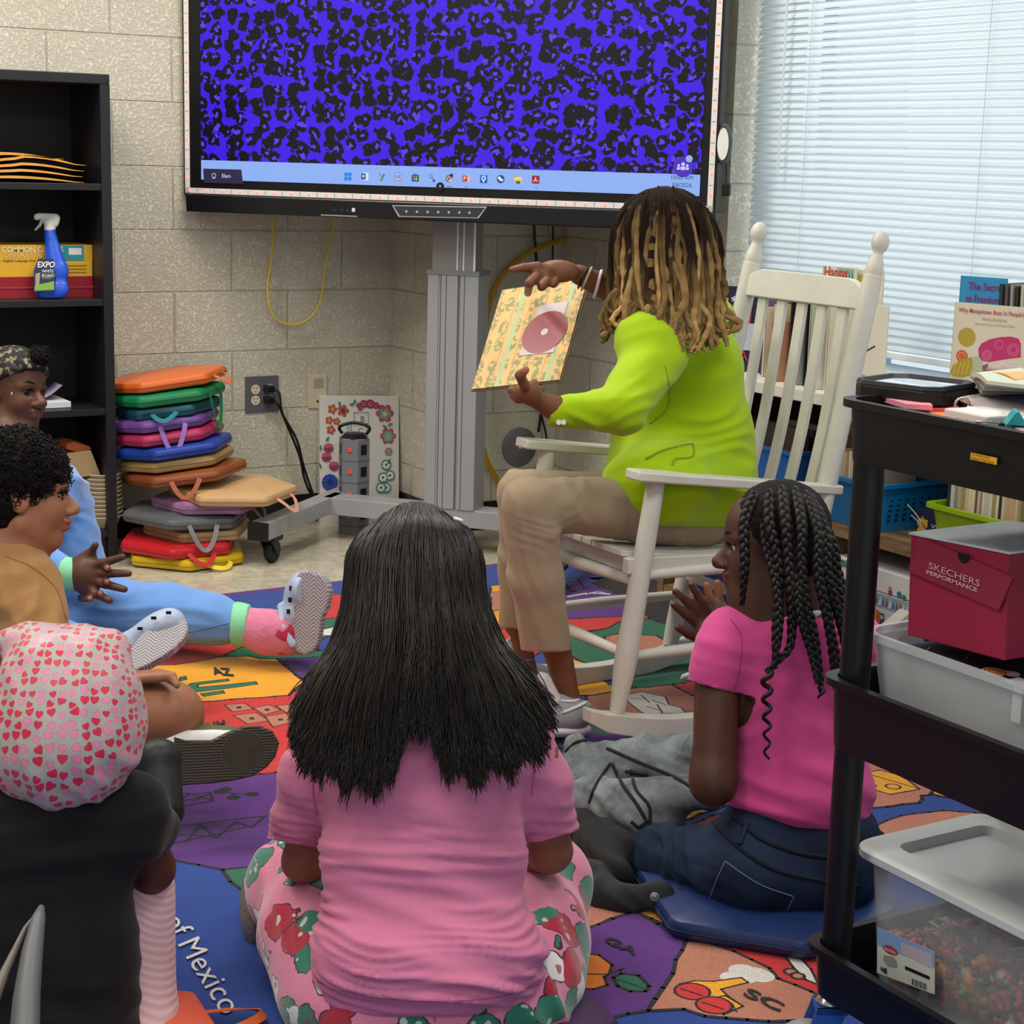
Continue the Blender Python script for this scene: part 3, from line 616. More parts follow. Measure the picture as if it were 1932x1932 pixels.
MB().lathe(Fr(D((o0[0]-.005, o0[1], -.04))[0], D.u*.42, D.v*1.15, D.w), [(.048, 0), (.052, .008), (.052, .03), (.046, .036), (.04, .036)], 28).build('rim', mat('holder_dark', '3f4448', .4), pr, smooth=40)
MB().poly(disc(Fr(D((o0[0]-.005, o0[1], -.002))[0], D.u*.42, D.v*1.15, D.w), 0, 0, .040, 28)).build('white_face', WH, pr)
pth = [D((o0[0]+.005, o0[1]-.055, -.02))[0], D((o0[0]+.006, o0[1]-.09, -.02))[0], D((o0[0]+.008, o0[1]-.115, -.02))[0]]
MB().tube(curve_pts(pth, 8), .0022, 6).build('tether', K, pr)
MB().box(D, (o0[0]-.004, o0[1]-.15, -.03), (o0[0]+.02, o0[1]-.112, -.01)).build('tether_tag', K, pr, bevel=.003)
# ---------------------------------------------------------------- cords
def cord(name, pts, r, m, label, cat='cord', n=40, **k): return tag(MB().tube(curve_pts(pts, n), r, 8).build(name, m, smooth=True), label, cat, **k)
yw = mat('yellow_jacket', 'dcc648', .5); yb = mat('deep_yellow_jacket', 'b78a10', .5)
Y = lambda px, py, y=YA-.03: onY(px, py, y)
cord('network_cable', [Y(512, 380), Y(514, 440), Y(512, 490), Y(505, 540), Y(512, 590), Y(535, 610), Y(565, 611), Y(592, 592), Y(607, 555), Y(614, 500), Y(625, 450), Y(636, 380)], .004, yw, 'thin yellow network cable hanging in a loop under the screen')
Z = lambda px, py, y=YC-.03: onY(px, py, y)
cord('yellow_hose', [Z(1180, 462), Z(1150, 450), Z(1110, 446), Z(1060, 453), Z(1010, 470), Z(965, 500), Z(930, 550), Z(915, 620), Z(905, 700), Z(902, 780), Z(912, 850), Z(935, 900), Z(965, 935), Z(1000, 950)], .009, yb, 'thick yellow cable curving on the wall behind the column', n=60)
cord('black_cable', [Z(1008, 400), Z(1008, 440), Z(1012, 500), Z(1012, 600), Z(1014, 690), Z(1022, 760), Z(1016, 815)], .005, K, 'black cable hanging below the screen, the left of two')
cord('black_cable', [Z(1043, 400), Z(1043, 470), Z(1040, 560), Z(1026, 680), Z(1018, 760), Z(1030, 820), Z(1034, 880)], .0035, K, 'thinner black cable hanging below the screen, the right of two')
dc = onY(979, 843, YC-.001); t = thing('round_wall_cover', 'round grey metal cover plate on the wall beside the column', 'cover plate', tuple(dc))
MB().lathe(Fr(dc, (1, 0, 0), (0, 0, 1), (0, -1, 0)), [(.069, 0), (.069, .006), (.066, .008)], 36).build('plate', mat('grey_plate', '77777a', .45, .4, var=.1), t, smooth=40)
MB().lathe(Fr(dc+np.array((0, -.008, 0)), (1, 0, 0), (0, 0, 1), (0, -1, 0)), [(.006, 0), (.005, .002)], 12).build('screw', WH, t)
# outlets
def plate(name, label, px0, py0, px1, py1, m, cat='outlet'):
    a, c = onY(px0, py0, YA-.006), onY(px1, py1, YA-.006); t = thing(name, label, cat, ((a[0]+c[0])/2, YA-.003, (a[2]+c[2])/2))
    MB().box(W0, (a[0], YA-.006, c[2]), (c[0], YA-.0005, a[2])).build('cover_plate', m, t, bevel=.0015); return t, a, c
t, a, c = plate('wall_outlet', 'steel double wall outlet with two black plugs pushed in', 463, 711, 526, 776, mat('steel_plate', '77787c', .35, .6))
iv = mat('ivory_socket', 'cfc7ae', .4); dk = mat('slot_dark', '1c1712', .6)
for i, fx in enumerate((.3, .72)):
    for j, fz in enumerate((.36, .66)):
        cx, cz = a[0]+(c[0]-a[0])*fx, a[2]+(c[2]-a[2])*fz; FF = Fr((cx, YA-.006, cz), (1, 0, 0), (0, 0, 1), (0, -1, 0))
        s = MB().lathe(FF, [(.0165, 0), (.0165, .0015)], 20).build('socket', iv, t)
        MB().box(FF, (-.007, .001, .0014), (-.005, .009, .0021)).box(FF, (.005, .001, .0014), (.007, .009, .0021)).box(FF, (-.002, -.010, .0014), (.002, -.006, .0021)).build('slot', dk, s)
pl = []
for j, (px, py, pts) in enumerate(((510, 734, ((527, 742), (533, 780), (560, 830), (573, 880), (590, 930), (598, 945))), (510, 755, ((525, 764), (545, 810), (565, 860), (575, 905), (592, 945))))):
    p = onY(px, py, YA-.03); FF = Fr(p, (1, 0, 0), (0, 0, 1), (0, -1, 0))
    cp = thing('power_cord', 'black power cord from the %s socket of the wall outlet to the floor' % ('upper' if j == 0 else 'lower'), 'cord', tuple(p))
    MB().box(FF, (-.016, -.012, -.026), (.012, .012, .012)).build('plug', K, cp, bevel=.004)
    MB().tube(curve_pts([p+np.array((.01, -.005, 0))]+[onY(x, y, YA-.05-.01*i) for i, (x, y) in enumerate(pts)], 40), .0045, 8).build('wire', K, cp, smooth=True)
t, a, c = plate('phone_jack', 'ivory wall plate for phone and data beside the outlet', 583, 708, 616, 769, mat('ivory_plate', 'cfc2a4', .45), 'wall plate')
MB().box(W0, (a[0]+.018, YA-.008, a[2]-.045), (c[0]-.014, YA-.0055, a[2]-.012)).build('jack', mat('jack_grey', 'a79e8c', .4), t, bevel=.001)
MB().box(W0, (a[0]+.030, YA-.0085, c[2]+.02), (a[0]+.04, YA-.006, c[2]+.028)).build('opening', dk, t)
# ---------------------------------------------------------------- flowered canvas leaning in the corner and the tower of sockets
TL, TR = onY(604, 746, 5.545), onY(753, 747, 5.50); BL = np.array((onY(590, 950, 5.49)[0], 5.49, 0.))
u = TR-TL; wd = np.linalg.norm(u); u /= wd; v = TL-BL; v = v-u*(v@u); hh = np.linalg.norm(v); v /= hh; bl = TL-v*hh
CF = Fr(bl, u, v); cw = wd
cnv = thing('painted_canvas', 'white canvas with painted flowers leaning in the corner', 'painting', tuple(bl))
MB().box(CF, (0, 0, -.028), (cw, hh, 0)).build('canvas', mat('canvas_white', 'cfccc6', .85, bump=.3, bs=900, bd=.0004), cnv, bevel=.002)
def cpt(px, py): return CF.hit(px, py, 0)
class Deco:
    def __init__(s, fr, h=.0006): s.fr = fr; s.b = MB(); s.ms = []; s.h = h; s.i = .00004
    def mi(s, c):
        m = mat('paint_'+c, c, .8)
        if m not in s.ms: s.ms.append(m)
        return s.ms.index(m)
    def disc(s, x, y, r, c, n=14, ry=None): s.h += s.i; s.b.poly(disc(s.fr, x, y, r, n, s.h, ry), s.mi(c)); return s
    def poly(s, pts, c): s.h += s.i; s.b.poly(s.fr([(x, y, s.h) for x, y in pts]), s.mi(c)); return s
    def flower(s, x, y, r, c, c2, n=5, w=.45, rot=0.):
        for k in range(n):
            a = rot+2*math.pi*k/n; dx, dy = math.cos(a), math.sin(a); s.h += s.i*.8
            s.b.poly(s.fr([(x+dx*r*.62+r*w*(math.cos(t)*.95*dx*.9-math.sin(t)*dy*.8), y+dy*r*.62+r*w*(math.cos(t)*.95*dy*.9+math.sin(t)*dx*.8), s.h) for t in np.linspace(0, 2*math.pi, 10, endpoint=False)]), s.mi(c))
        return s.disc(x, y, r*.36, c2)
    def line(s, pts, w, c, closed=False):
        s.h += s.i*.8; P = [np.array(p, float) for p in pts]; n = len(P)
        for i in range(n if closed else n-1):
            a, b = P[i], P[(i+1) % n]; d = b-a; L = np.linalg.norm(d)+1e-9; d /= L; nn = np.array([-d[1], d[0]])*w/2; a2 = a-d*w*.3; b2 = b+d*w*.3
            s.b.poly(s.fr([(*(a2-nn), s.h), (*(b2-nn), s.h), (*(b2+nn), s.h), (*(a2+nn), s.h)]), s.mi(c))
        return s
    def build(s, name, parent): return s.b.build(name, s.ms, parent)
dk = Deco(CF)
for px, py, r, c, c2, n in ((726, 780, .034, 'a84a58', 'c9a54e', 6), (726, 781, .022, '5e9a94', 'd9b45a', 5), (732, 823, .03, 'a84a58', '7a9c94', 6), (732, 823, .02, '6aa29b', 'c9906a', 6), (733, 852, .016, '8d7f78', 'a7a58b', 6),
    (627, 772, .018, 'a2523c', 'c98a3c', 5), (647, 775, .022, 'a2523c', '6e2f3f', 5), (621, 793, .015, 'a2523c', 'c98a3c', 5), (635, 795, .014, 'a2523c', 'c98a3c', 5), (624, 811, .017, 'a2523c', 'c98a3c', 5), (622, 910, .030, '2b459c', '1c2a66', 12)):
    x, y = cpt(px, py); dk.flower(x, y, r, c, c2, n)
for px, py, r in ((677, 765, .010), (686, 762, .014), (698, 762, .016), (709, 765, .012), (679, 770, .009)): x, y = cpt(px, py); dk.disc(x, y, r, '8c2f4a').disc(x, y, r*.5, 'b86a80').disc(x, y, r*.25, '7a2440')
for px, py in ((728, 877), (735, 897), (722, 901), (728, 920), (718, 920)): x, y = cpt(px, py); dk.disc(x, y, .019, '3f8a80').flower(x, y, .014, 'd8dcd4', '6b4a3a', 7)
for px, py in ((619, 845), (615, 862), (629, 879)): x, y = cpt(px, py); dk.disc(x, y, .018, '8c3550', ry=.015).poly([(x-.016, y), (x+.016, y+.002), (x+.014, y+.016), (x+.005, y+.009), (x, y+.018), (x-.006, y+.009), (x-.014, y+.015)], 'b5566c')
for px, py, a in ((663, 763, .3), (640, 762, 2), (617, 828, 1), (735, 801, .5), (725, 805, 2.5), (612, 936, .6), (603, 878, 2), (733, 870, 1), (668, 758, 1.3), (604, 845, 1.4)):
    x, y = cpt(px, py); ca, sa = math.cos(a), math.sin(a); dk.poly([(x-.012*ca, y-.012*sa), (x+.005*sa, y-.005*ca), (x+.012*ca, y+.012*sa), (x-.005*sa, y+.005*ca)], '3f7a5c')
for (x0, y0, x1, y1) in ((667, 778, 694, 799), (662, 800, 691, 820)):
    a, c = cpt(x0, y0), cpt(x1, y1); dk.line([(a[0], a[1]), (c[0], a[1]), (c[0], c[1]), (a[0], c[1])], .0022, '6d6f60', True)
dk.build('painted_flowers', cnv)
x, y = cpt(673, 797); text('B', CF.sub((x+.012, y+.002, .001), math.pi/2*0), .022, mat('paint_sage', '66705e', .8), cnv, 'painted_letter')
x, y = cpt(655, 812); text('joy', CF.sub((x-.002, y+.02, .001), -math.pi/2), .018, mat('paint_teal', '5fa39c', .8), cnv, 'painted_word', shear=.2)
x, y = cpt(671, 818); text('C', CF.sub((x+.008, y+.0, .001)), .02, mat('paint_sage', '66705e', .8), cnv, 'painted_letter')
tb = np.array((onY(668, 900, 5.34)[0], 5.34, 0.))
tw = thing('socket_tower', 'grey hexagonal tower power strip with red switches and a carry handle', 'power strip', tuple(tb))
s_ = depth_of(tb)/F; rr = 30*s_; zt = CH*0; top = onY(668, 825, tb[1])[2]
hx = [(rr*math.cos(math.radians(60*k+30-14)), rr*math.sin(math.radians(60*k+30-14))) for k in range(6)]
gm_ = mat('tower_grey', '74767e', .5); FT = Fr(tb)
n3 = 4; hz = (top-.03)/n3
MB().prism(FT, hx, .0, top).build('tower_body', gm_, tw, bevel=.002)
for i in range(n3):
    z0 = .03+i*hz; MB().prism(FT, [(x*1.015, y*1.015) for x, y in hx], z0-.002, z0+.001).build('seam', mat('seam_dark', '55575e', .6), tw)
    for k in range(6):
        a = np.array(hx[k]); c = np.array(hx[(k+1) % 6]); m = (a+c)/2; nrm = m/np.linalg.norm(m); tg = (c-a)/np.linalg.norm(c-a); FK = Fr(tb+np.array((m[0], m[1], z0+hz/2)), (tg[0], tg[1], 0), (0, 0, 1), (nrm[0], nrm[1], 0))
        if k % 2 == (0 if True else 1): MB().box(FK, (-.013, -.017, -.002), (.013, .017, .0012)).build('socket_face', mat('socket_black', '0e0e10', .4), tw)
        else: MB().box(FK, (-.007, -.007, -.002), (.007, .007, .004)).build('rocker_switch', mat('switch_red', 'd8452a', .4, emit=.25), tw, bevel=.001)
MB().lathe(Fr(tb+np.array((0, 0, top))), [(rr*.95, 0), (rr*.7, .014), (rr*.5, .016)], 6).build('top_cap', K, tw)
hr = M[0]*np.array((1, 1, 0)); hr /= np.linalg.norm(hr)
MB().tube(curve_pts([tb+hr*x*rr+np.array((0, 0, top+z)) for x, z in ((-.75, .012), (-.95, .03), (-.7, .042), (0, .05), (.7, .042), (.95, .03), (.75, .012))], 24), .0055, 8).build('handle', K, tw, smooth=True)
# ---------------------------------------------------------------- black bookcase
bx0, bx1, by0, by1, bh = .93, 1.768, 5.25, 5.545, 1.49
bm_ = mat('black_laminate', '15161a', .42, spec=.5, var=.15, vs=40); bk = thing('bookcase', 'tall black open bookcase at the left beside the stacked seat pads', 'bookcase', (1.35, 5.4, 0))
MB().box(W0, (bx1-.03, by0, 0), (bx1, by1, bh-.03)).build('side_panel', bm_, bk); MB().box(W0, (bx0, by0, 0), (bx0+.03, by1, bh-.03)).build('side_panel', bm_, bk)
MB().box(W0, (bx0, by0, bh-.03), (bx1, by1, bh)).build('top_panel', bm_, bk, bevel=.002); MB().box(W0, (bx0+.03, by1-.006, .0), (bx1-.03, by1, bh-.03)).build('back_panel', mat('black_board', '0b0b0d', .6), bk)
SZ = [onY(190, 347, by0)[2], onY(195, 565, by0)[2], onY(205, 771, by0)[2], .10]
for z in SZ: MB().box(W0, (bx0+.03, by0+.004, z-.02), (bx1-.03, by1-.006, z)).build('shelf', bm_, bk, bevel=.001)
MB().box(W0, (bx0+.03, by0+.02, 0), (bx1-.03, by0+.035, .08)).build('kick_board', bm_, bk)
# manila envelopes
man = mat('manila_paper', 'd79a44', .7, var=.12, vs=18)
for i, (x1, rise, dz) in enumerate(((158, .012, 0), (156, .022, .007), (159, .030, .014), (163, .042, .021), (120, .034, .028))):
    e = onY(x1, 330, by0+.03)[0]; z0 = SZ[0]+.002+dz; b = MB(); n = 14; V = []; Fc = []
    for k in range(n):
        t = k/(n-1); x = e-.40+.40*t; z = z0+rise*math.sin(math.pi*min(1, t*1.05))*.8+(.01*i if t > .5 else .006*i)*t
        V += [(x, by0+.03, z), (x, by1-.06, z), (x, by1-.06, z+.0068*math.sin(math.pi*t)+.0008), (x, by0+.03, z+.0068*math.sin(math.pi*t)+.0008)]
    for k in range(n-1):
        for j in range(4): Fc.append((4*k+j, 4*k+(j+1) % 4, 4*k+4+(j+1) % 4, 4*k+4+j))
    Fc += [(3, 2, 1, 0), (4*n-4, 4*n-3, 4*n-2, 4*n-1)]
    tag(b.add(V, Fc).build('manila_envelope', man, smooth=40), 'orange manila envelope in the small pile on the bookcase, %s from the bottom' % ('lowest', 'second', 'third', 'fourth', 'fifth')[i] if i else 'orange manila envelope lying lowest in the pile on the bookcase', 'envelope', 'manila envelopes')
# boxes on the second shelf
by_ = by0+.10
def shelf_box(name, label, x1px, ytop, ybot, m, y0=by_, dpt=.15, cat='box', x0px=-60):
    a, c = onY(x0px, ytop, y0), onY(x1px, ybot, y0); c0 = np.array((a[0], y0, c[2]))
    t = thing(name, label, cat, ((a[0]+c[0])/2, y0+dpt/2, c[2])); MB().box(W0, (a[0], y0, c[2]), (c[0], y0+dpt, a[2])).build('carton', m, t, bevel=.002)
    return t, Fr((a[0], y0, c[2]), (1, 0, 0), (0, 0, 1), (0, -1, 0)), c[0]-a[0], a[2]-c[2]
yel = mat('yellow_card', 'd9a72c', .55); z1 = SZ[1]
def zpx(z, x, y): # pixel row of a height on the plane y
    q = M@(np.array((x, y, z))-CAM); return 966+F*q[1]/q[2]
X0 = onY(100, 540, by_)[0]; yb = zpx(z1+.001, X0, by_)
t, fr, w, h = shelf_box('flat_box', 'dark red plastic box under the yellow teaching card boxes', 176, yb-38, yb, mat('red_plastic', '8e1f2b', .35))
MB().box(fr, (0, h*.45, 0), (w, h*.52, .002)).build('rim_line', mat('red_edge', 'a83644', .3), t)
t, fr, w, h = shelf_box('card_box', 'yellow box of display strips lying lower, just above the red box', 175, yb-66, yb-39, yel)
for k in range(3): MB().box(fr, (w-.10, h*(.25+.22*k), .0005), (w-.02, h*(.25+.22*k)+.003, .001)).build('small_print', mat('print_brown', '8a6420', .7), t)
MB().poly(fr([(w-.40, h*.35, .0008), (w-.33, h*.5, .0008), (w-.33, h*.85, .0008), (w-.40, h*.7, .0008)])).build('white_label', WH, t)
t, fr, w, h = shelf_box('card_box', 'yellow box of display strips with a teal end, topmost of the pile', 175, yb-98, yb-67, yel)
MB().box(fr, (w-.11, h*.08, .0004), (w-.028, h*.98, .001)).build('teal_panel', mat('teal_print', '2d8f9b', .5), t)
MB().box(fr, (w-.075, h*.42, .001), (w-.035, h*.82, .0016)).build('white_label', WH, t)
q = fr.hit(3, 476); lw_ = mat('print_cream', 'f1e3c0', .6)
text('COMMON CORE  5', Fr(fr((q[0], q[1], .001))[0], fr.u, fr.v, fr.w), .017, lw_, t, 'box_title', squeeze=.92, bold=.01); q = fr.hit(8, 486)
text('DISPLAY STRIPS', Fr(fr((q[0], q[1], .001))[0], fr.u, fr.v, fr.w), .014, mat('print_pale_orange', 'e8c48a', .6), t, 'box_title'); q = fr.hit(2, 492)
text('- English Language Arts', Fr(fr((q[0], q[1]-.003, .001))[0], fr.u, fr.v, fr.w), .008, mat('print_dark', '3a2c12', .6), t, 'box_subtitle')
# spray bottle
sp = onY(97, 560, by0+.045); dS = depth_of((sp[0], by0+.045, z1)); yb = zpx(z1, sp[0], by0+.045); k_ = 560-yb
BP = lambda x, y: (x, y-k_, dS)
sb = thing('spray_bottle', 'blue spray bottle of whiteboard cleaner with a white trigger head', 'spray bottle', (sp[0], by0+.045, z1))
blu = mat('bottle_blue', '1d4fc4', .3, spec=.5)
put('bottle', sculpt([U(C(BP(85, 540), BP(109, 540), 21, 21, .55), .01), U(C(BP(84, 508), BP(108, 510), 20, 21, .55), .012), U(C(BP(106, 500), BP(96, 445), 20, 12, .7), .014), U(C(BP(96, 445), BP(94, 432), 11, 11, .9), .004), Hc(BP(97, 559), (0, 1, 0))], .0022, 2), blu, sb)
put('trigger_head', sculpt([U(C(BP(94, 428), BP(94, 418), 10.5, 10.5), .002), U(C(BP(74, 403), BP(104, 408), 5.5, 9.5, .7), .006), U(C(BP(90, 412), BP(102, 416), 9, 9, .8), .006), U(C(BP(70, 405), BP(74, 404), 6.5, 6, .8), .002)], .0018, 2), WH, sb)
put('trigger', sculpt([U(C(BP(79, 412), BP(75, 421), 3.5, 3, .8), .002), U(C(BP(75, 421), BP(67, 429), 3, 2.4, .8), .002)], .0014, 1), mat('trigger_grey', 'b9babb', .4), sb)
FB = Fr(q_world(q_of(BP(66, 548)))-ray(97, 520)*.0, M[0], -M[1], -M[2]); FB.o = FB.o-M[2]*.0205; s_ = dS/F; HB = 40*s_
MB().prism(FB, [(2*s_, 0), (40*s_, 0), (41*s_, 36*s_), (38*s_, 62*s_), (10*s_, 62*s_), (2*s_, 40*s_)], 0, .003).build('label', mat('label_navy', '16264e', .45), sb)
FB.o = FB.o-M[2]*.0033
MB().poly(FB([(3*s_, 2*s_, 0), (40*s_, 4*s_, 0), (40*s_, 20*s_, 0), (4*s_, 12*s_, 0)])).build('label_green', mat('label_lime', '7ba23c', .45), sb)
MB().poly(FB([(5*s_, 12*s_, .0001), (12*s_, 14*s_, .0001), (14*s_, 36*s_, .0001), (5*s_, 34*s_, .0001)])).build('label_picture', mat('label_tan', '9d8f7c', .5), sb)
text('EXPO', FB.sub((8*s_, 46*s_, 0)), 11*s_, WH, sb, 'brand_lettering', shear=.15, squeeze=.85, bold=.02)
text('WHITE\nBOARD', FB.sub((17*s_, 36*s_, 0)), 6*s_, WH, sb, 'small_lettering', squeeze=.85); text('CARE', FB.sub((17*s_, 24*s_, 0)), 5*s_, mat('label_lime', '7ba23c', .45), sb, 'small_lettering')
# third shelf: white book and lilac sheet
a = onY(62, 757, by0+.06); c = onY(134, 757, by0+.06); zz = SZ[2]+.001
tag(MB().box(W0, (a[0], by0+.06, zz), (c[0], by1-.06, zz+.018)).build('white_book', mat('page_white', 'cfd2da', .6), bevel=.001), 'thin white book lying flat on the third shelf beside the headscarf girl', 'book')
b = MB(); V = []; 
for k in range(8): t_ = k/7; V += [(a[0]+.03+.075*t_, by0+.1, zz+.022+.042*t_**1.6), (a[0]+.03+.075*t_, by0+.2, zz+.022+.042*t_**1.6)]
tag(MB().add(V, [(2*k, 2*k+1, 2*k+3, 2*k+2) for k in range(7)]).build('lilac_sheet', mat('lilac_paper', '9088a6', .6), smooth=True), 'curled lilac paper on top of the thin white book', 'paper')
o = bpy.data.objects['lilac_sheet']; m_ = o.modifiers.new('t', 'SOLIDIFY'); m_.thickness = .0012
# bottom shelf: card box, orange envelope, nested paper bowls
def zshelf(px): return onY(px, 900, by0+.06)[0]
zb_ = SZ[3]
cx = zshelf(196)
for k in range(11):
    r = .058-.0004*k; z0 = zb_+.001+k*.0135
    MB().lathe(Fr((cx-.0+.0015*math.sin(k*2), by0+.075, z0)), [(r*.72, 0), (r, .034), (r+.004, .036), (r, .038), (r*.70, .003)], 28).build('paper_bowl', mat('bowl_card', 'b3a58a', .8, var=.1), smooth=35, label=('pale brown paper bowl, lowest in the nested stack on the bottom shelf' if k == 0 else 'pale brown paper bowl, topmost in the nested stack on the bottom shelf' if k == 10 else 'pale brown paper bowl in the middle of the nested stack on the bottom shelf'), cat='bowl', group='nested paper bowls')
zt = onY(150, 903, by0+.05)[2]
bxp = [onY(x, y, by0+.05) for x, y in ((120, 905), (190, 896), (172, 850), (118, 858))]
b = MB().prism(Fr((0, by0+.05, 0), (1, 0, 0), (0, 0, 1), (0, -1, 0)), [(p[0], p[2]) for p in bxp], -.14, 0)
tag(b.build('card_carton', mat('kraft_card', 'a58a64', .8), bevel=.002), 'tilted brown card carton beside the paper bowls', 'carton')
fl_ = onY(175, 848, by0+.07); tag(MB().prism(Fr((0, by0+.06, 0), (1, 0, 0), (0, 0, 1), (0, -1, 0)), [(onY(x, y, by0+.06)[0], onY(x, y, by0+.06)[2]) for x, y in ((125, 847), (146, 853), (173, 847), (168, 842), (140, 834), (126, 838))], -.12, -.002).build('orange_folder', mat('folder_orange', 'b0552a', .6)), 'orange folder resting on top of the tilted carton', 'folder')
st_ = zshelf(150); tag(MB().box(W0, (st_-.09, by0+.06, zb_+.001), (st_+.045, by1-.03, onY(150, 905, by0+.06)[2]-.002)).build('paper_stack', mat('stack_white', 'b7b1a2', .8), bevel=.002), 'stack of pale paper under the tilted carton on the bottom shelf', 'paper stack')
# ---------------------------------------------------------------- seat pads stacked against the wall
VIN = {}
def vinyl(c):
    if c not in VIN: VIN[c] = mat('vinyl_'+c, c, .33, spec=.45, var=.05, vs=8, bump=.12, bs=35, bd=.004)
    return VIN[c]
def pad(label, c, px, py, D_, rot, tilt, tdir, w=.185, ht=.037, hand=0, strap=None, length=1.0, z=None, sp=None, group='coloured seat pads', hlen=.075, droop=.05, at=None):
    """hexagonal vinyl pad; (px, py) is the middle of its near bottom edge, D_ its distance from the camera to its centre"""
    cen = dep(px, py, D_); 
    if at is not None: cen = np.array(at)
    t = thing('seat_pad', label, 'seat pad', tuple(cen), group)
    FR = rotz(cen, rot, tilt, tdir); n = 6
    ring = [(w*math.cos(math.radians(60*k))*length, w*math.sin(math.radians(60*k))) for k in range(n)]
    def layer(s, h, r=.86):
        out = []
        for k in range(n):
            a = np.array(ring[k]); p_, q_ = np.array(ring[k-1]), np.array(ring[(k+1) % n])
            for u_ in (.12, .04): out.append(a+(p_-a)*u_)
            for u_ in (.04, .12): out.append(a+(q_-a)*u_)
        return [(x*s, y*s, h) for x, y in out]
    prof = [(.90, 0), (.975, .004), (1.0, ht*.3), (1.0, ht*.7), (.975, ht-.003), (.90, ht+.001), (.5, ht+.006), (.05, ht+.007)]
    V = []; m = 4*n
    for s, h in prof: V += layer(s, h)
    Fc = [(i*m+k, i*m+(k+1) % m, (i+1)*m+(k+1) % m, (i+1)*m+k) for i in range(len(prof)-1) for k in range(m)]+[tuple(range(m-1, -1, -1)), tuple(range((len(prof)-1)*m, len(prof)*m))]
    MB().add(FR(V), Fc).build('pad', vinyl(c), t, smooth=38)
    # piping seam
    e = [FR([(x, y, h+ht*.5)])[0] for x, y, h in layer(1.003, 0)]; MB().tube(e+[e[0]], .0016, 5).build('zip_seam', mat('seam_'+c, tuple(x*.6 for x in lin(c)), .6), t, smooth=True)
    if strap is not None:
        k = strap; a = np.array(ring[k]); bq = np.array(ring[(k+1) % n]); m0 = a+(bq-a)*.28; m1 = a+(bq-a)*.72; nr = (a+bq)/2; nr /= np.linalg.norm(nr)
        P = []
        for u_ in np.linspace(0, 1, 15):
            base = m0+(m1-m0)*u_; out = math.sin(math.pi*u_)**.6; p_ = FR([(*(base*.99+nr*(.006+hlen*.45*out)), ht*.5)])[0]; p_[2] -= droop*out**1.5; P.append(p_)
        MB().tube(P, .0105, 4, flat=((nr[0]*FR.u+nr[1]*FR.v+np.array((0, 0, .8))), .12)).build('handle', mat('strap_'+(sp or c), sp or c, .7), t, smooth=30)
    return t
dW = 5.62
specs = [ # label, colour, px, py, depth, rot, tilt, tdir, strap, extra
 ('bright yellow seat pad at the very bottom of the tall stack', 'd8b313', 352, 1047, 5.60, 12, 0, 0, 4, dict(sp='e3cb2e', w=.20, droop=.01)),
 ('red seat pad, second from the floor in the tall stack', 'c2202b', 338, 1020, 5.58, 2, 1, 0, 4, dict(sp='b81c28', w=.195, droop=.03)),
 ('cream seat pad squeezed between the red and the grey pads', 'b89a70', 372, 995, 5.62, -6, 2, 0, None, dict(w=.175)),
 ('grey seat pad, fourth from the floor in the tall stack', '5e6165', 350, 972, 5.60, -4, 2, 90, 4, dict(sp='76797c', w=.205, droop=.075, hlen=.06)),
 ('lilac pink seat pad above the grey pad', 'b583ae', 392, 940, 5.62, -14, 1, 90, 5, dict(sp='a98aae', w=.18)),
 ('peach seat pad sticking out to the right of the tall stack', 'caa374', 440, 908, 5.60, -22, 2, 0, 5, dict(sp='d69c86', w=.205, droop=.04, hlen=.09)),
 ('brown seat pad with a turned up corner in the middle of the stack', '8a4a28', 350, 890, 5.62, -20, -9, 60, 4, dict(sp='9a5233', w=.20, droop=.05)),
 ('tan seat pad just above the brown pad', 'a88a55', 335, 868, 5.62, -12, -8, 60, None, dict(w=.185)),
 ('royal blue seat pad in the tall stack', '1f3f9a', 330, 843, 5.60, -8, -8, 60, None, dict(w=.19)),
 ('crimson pink seat pad in the tall stack', 'b22f5a', 318, 820, 5.60, -14, -8, 60, None, dict(w=.18)),
 ('purple seat pad with its handle hanging over the blue pad', '69468d', 310, 800, 5.60, -10, -7, 60, 4, dict(sp='8a66ae', w=.18, droop=.085, hlen=.05)),
 ('dark teal seat pad with a drooping handle near the top', '12505a', 318, 778, 5.60, -24, -7, 60, 4, dict(sp='176f80', w=.17, droop=.02)),
 ('green seat pad directly under the orange pad', '157a4a', 315, 762, 5.60, -16, -6, 60, 5, dict(sp='167a45', w=.19, droop=.12, hlen=.03)),
 ('orange seat pad on the very top of the tall stack', 'd4662a', 312, 728, 5.62, -10, -9, 70, 5, dict(sp='dd7441', w=.205, droop=.03)),
]
zr = [.001, .046, .091, .136, .181, .226, .283, .330, .376, .422, .468, .513, .559, .607]
for k, (lab, c, px, py, d_, rot, tilt, td, st__, kw) in enumerate(specs): q_ = dep(px, py, d_); pad(lab, c, px, py, d_, rot, tilt if k < 6 else (-7 if k < 13 else -8), td if k < 6 else 60, strap=st__, at=(q_[0], q_[1], .001+zr[k]*.885), **kw)
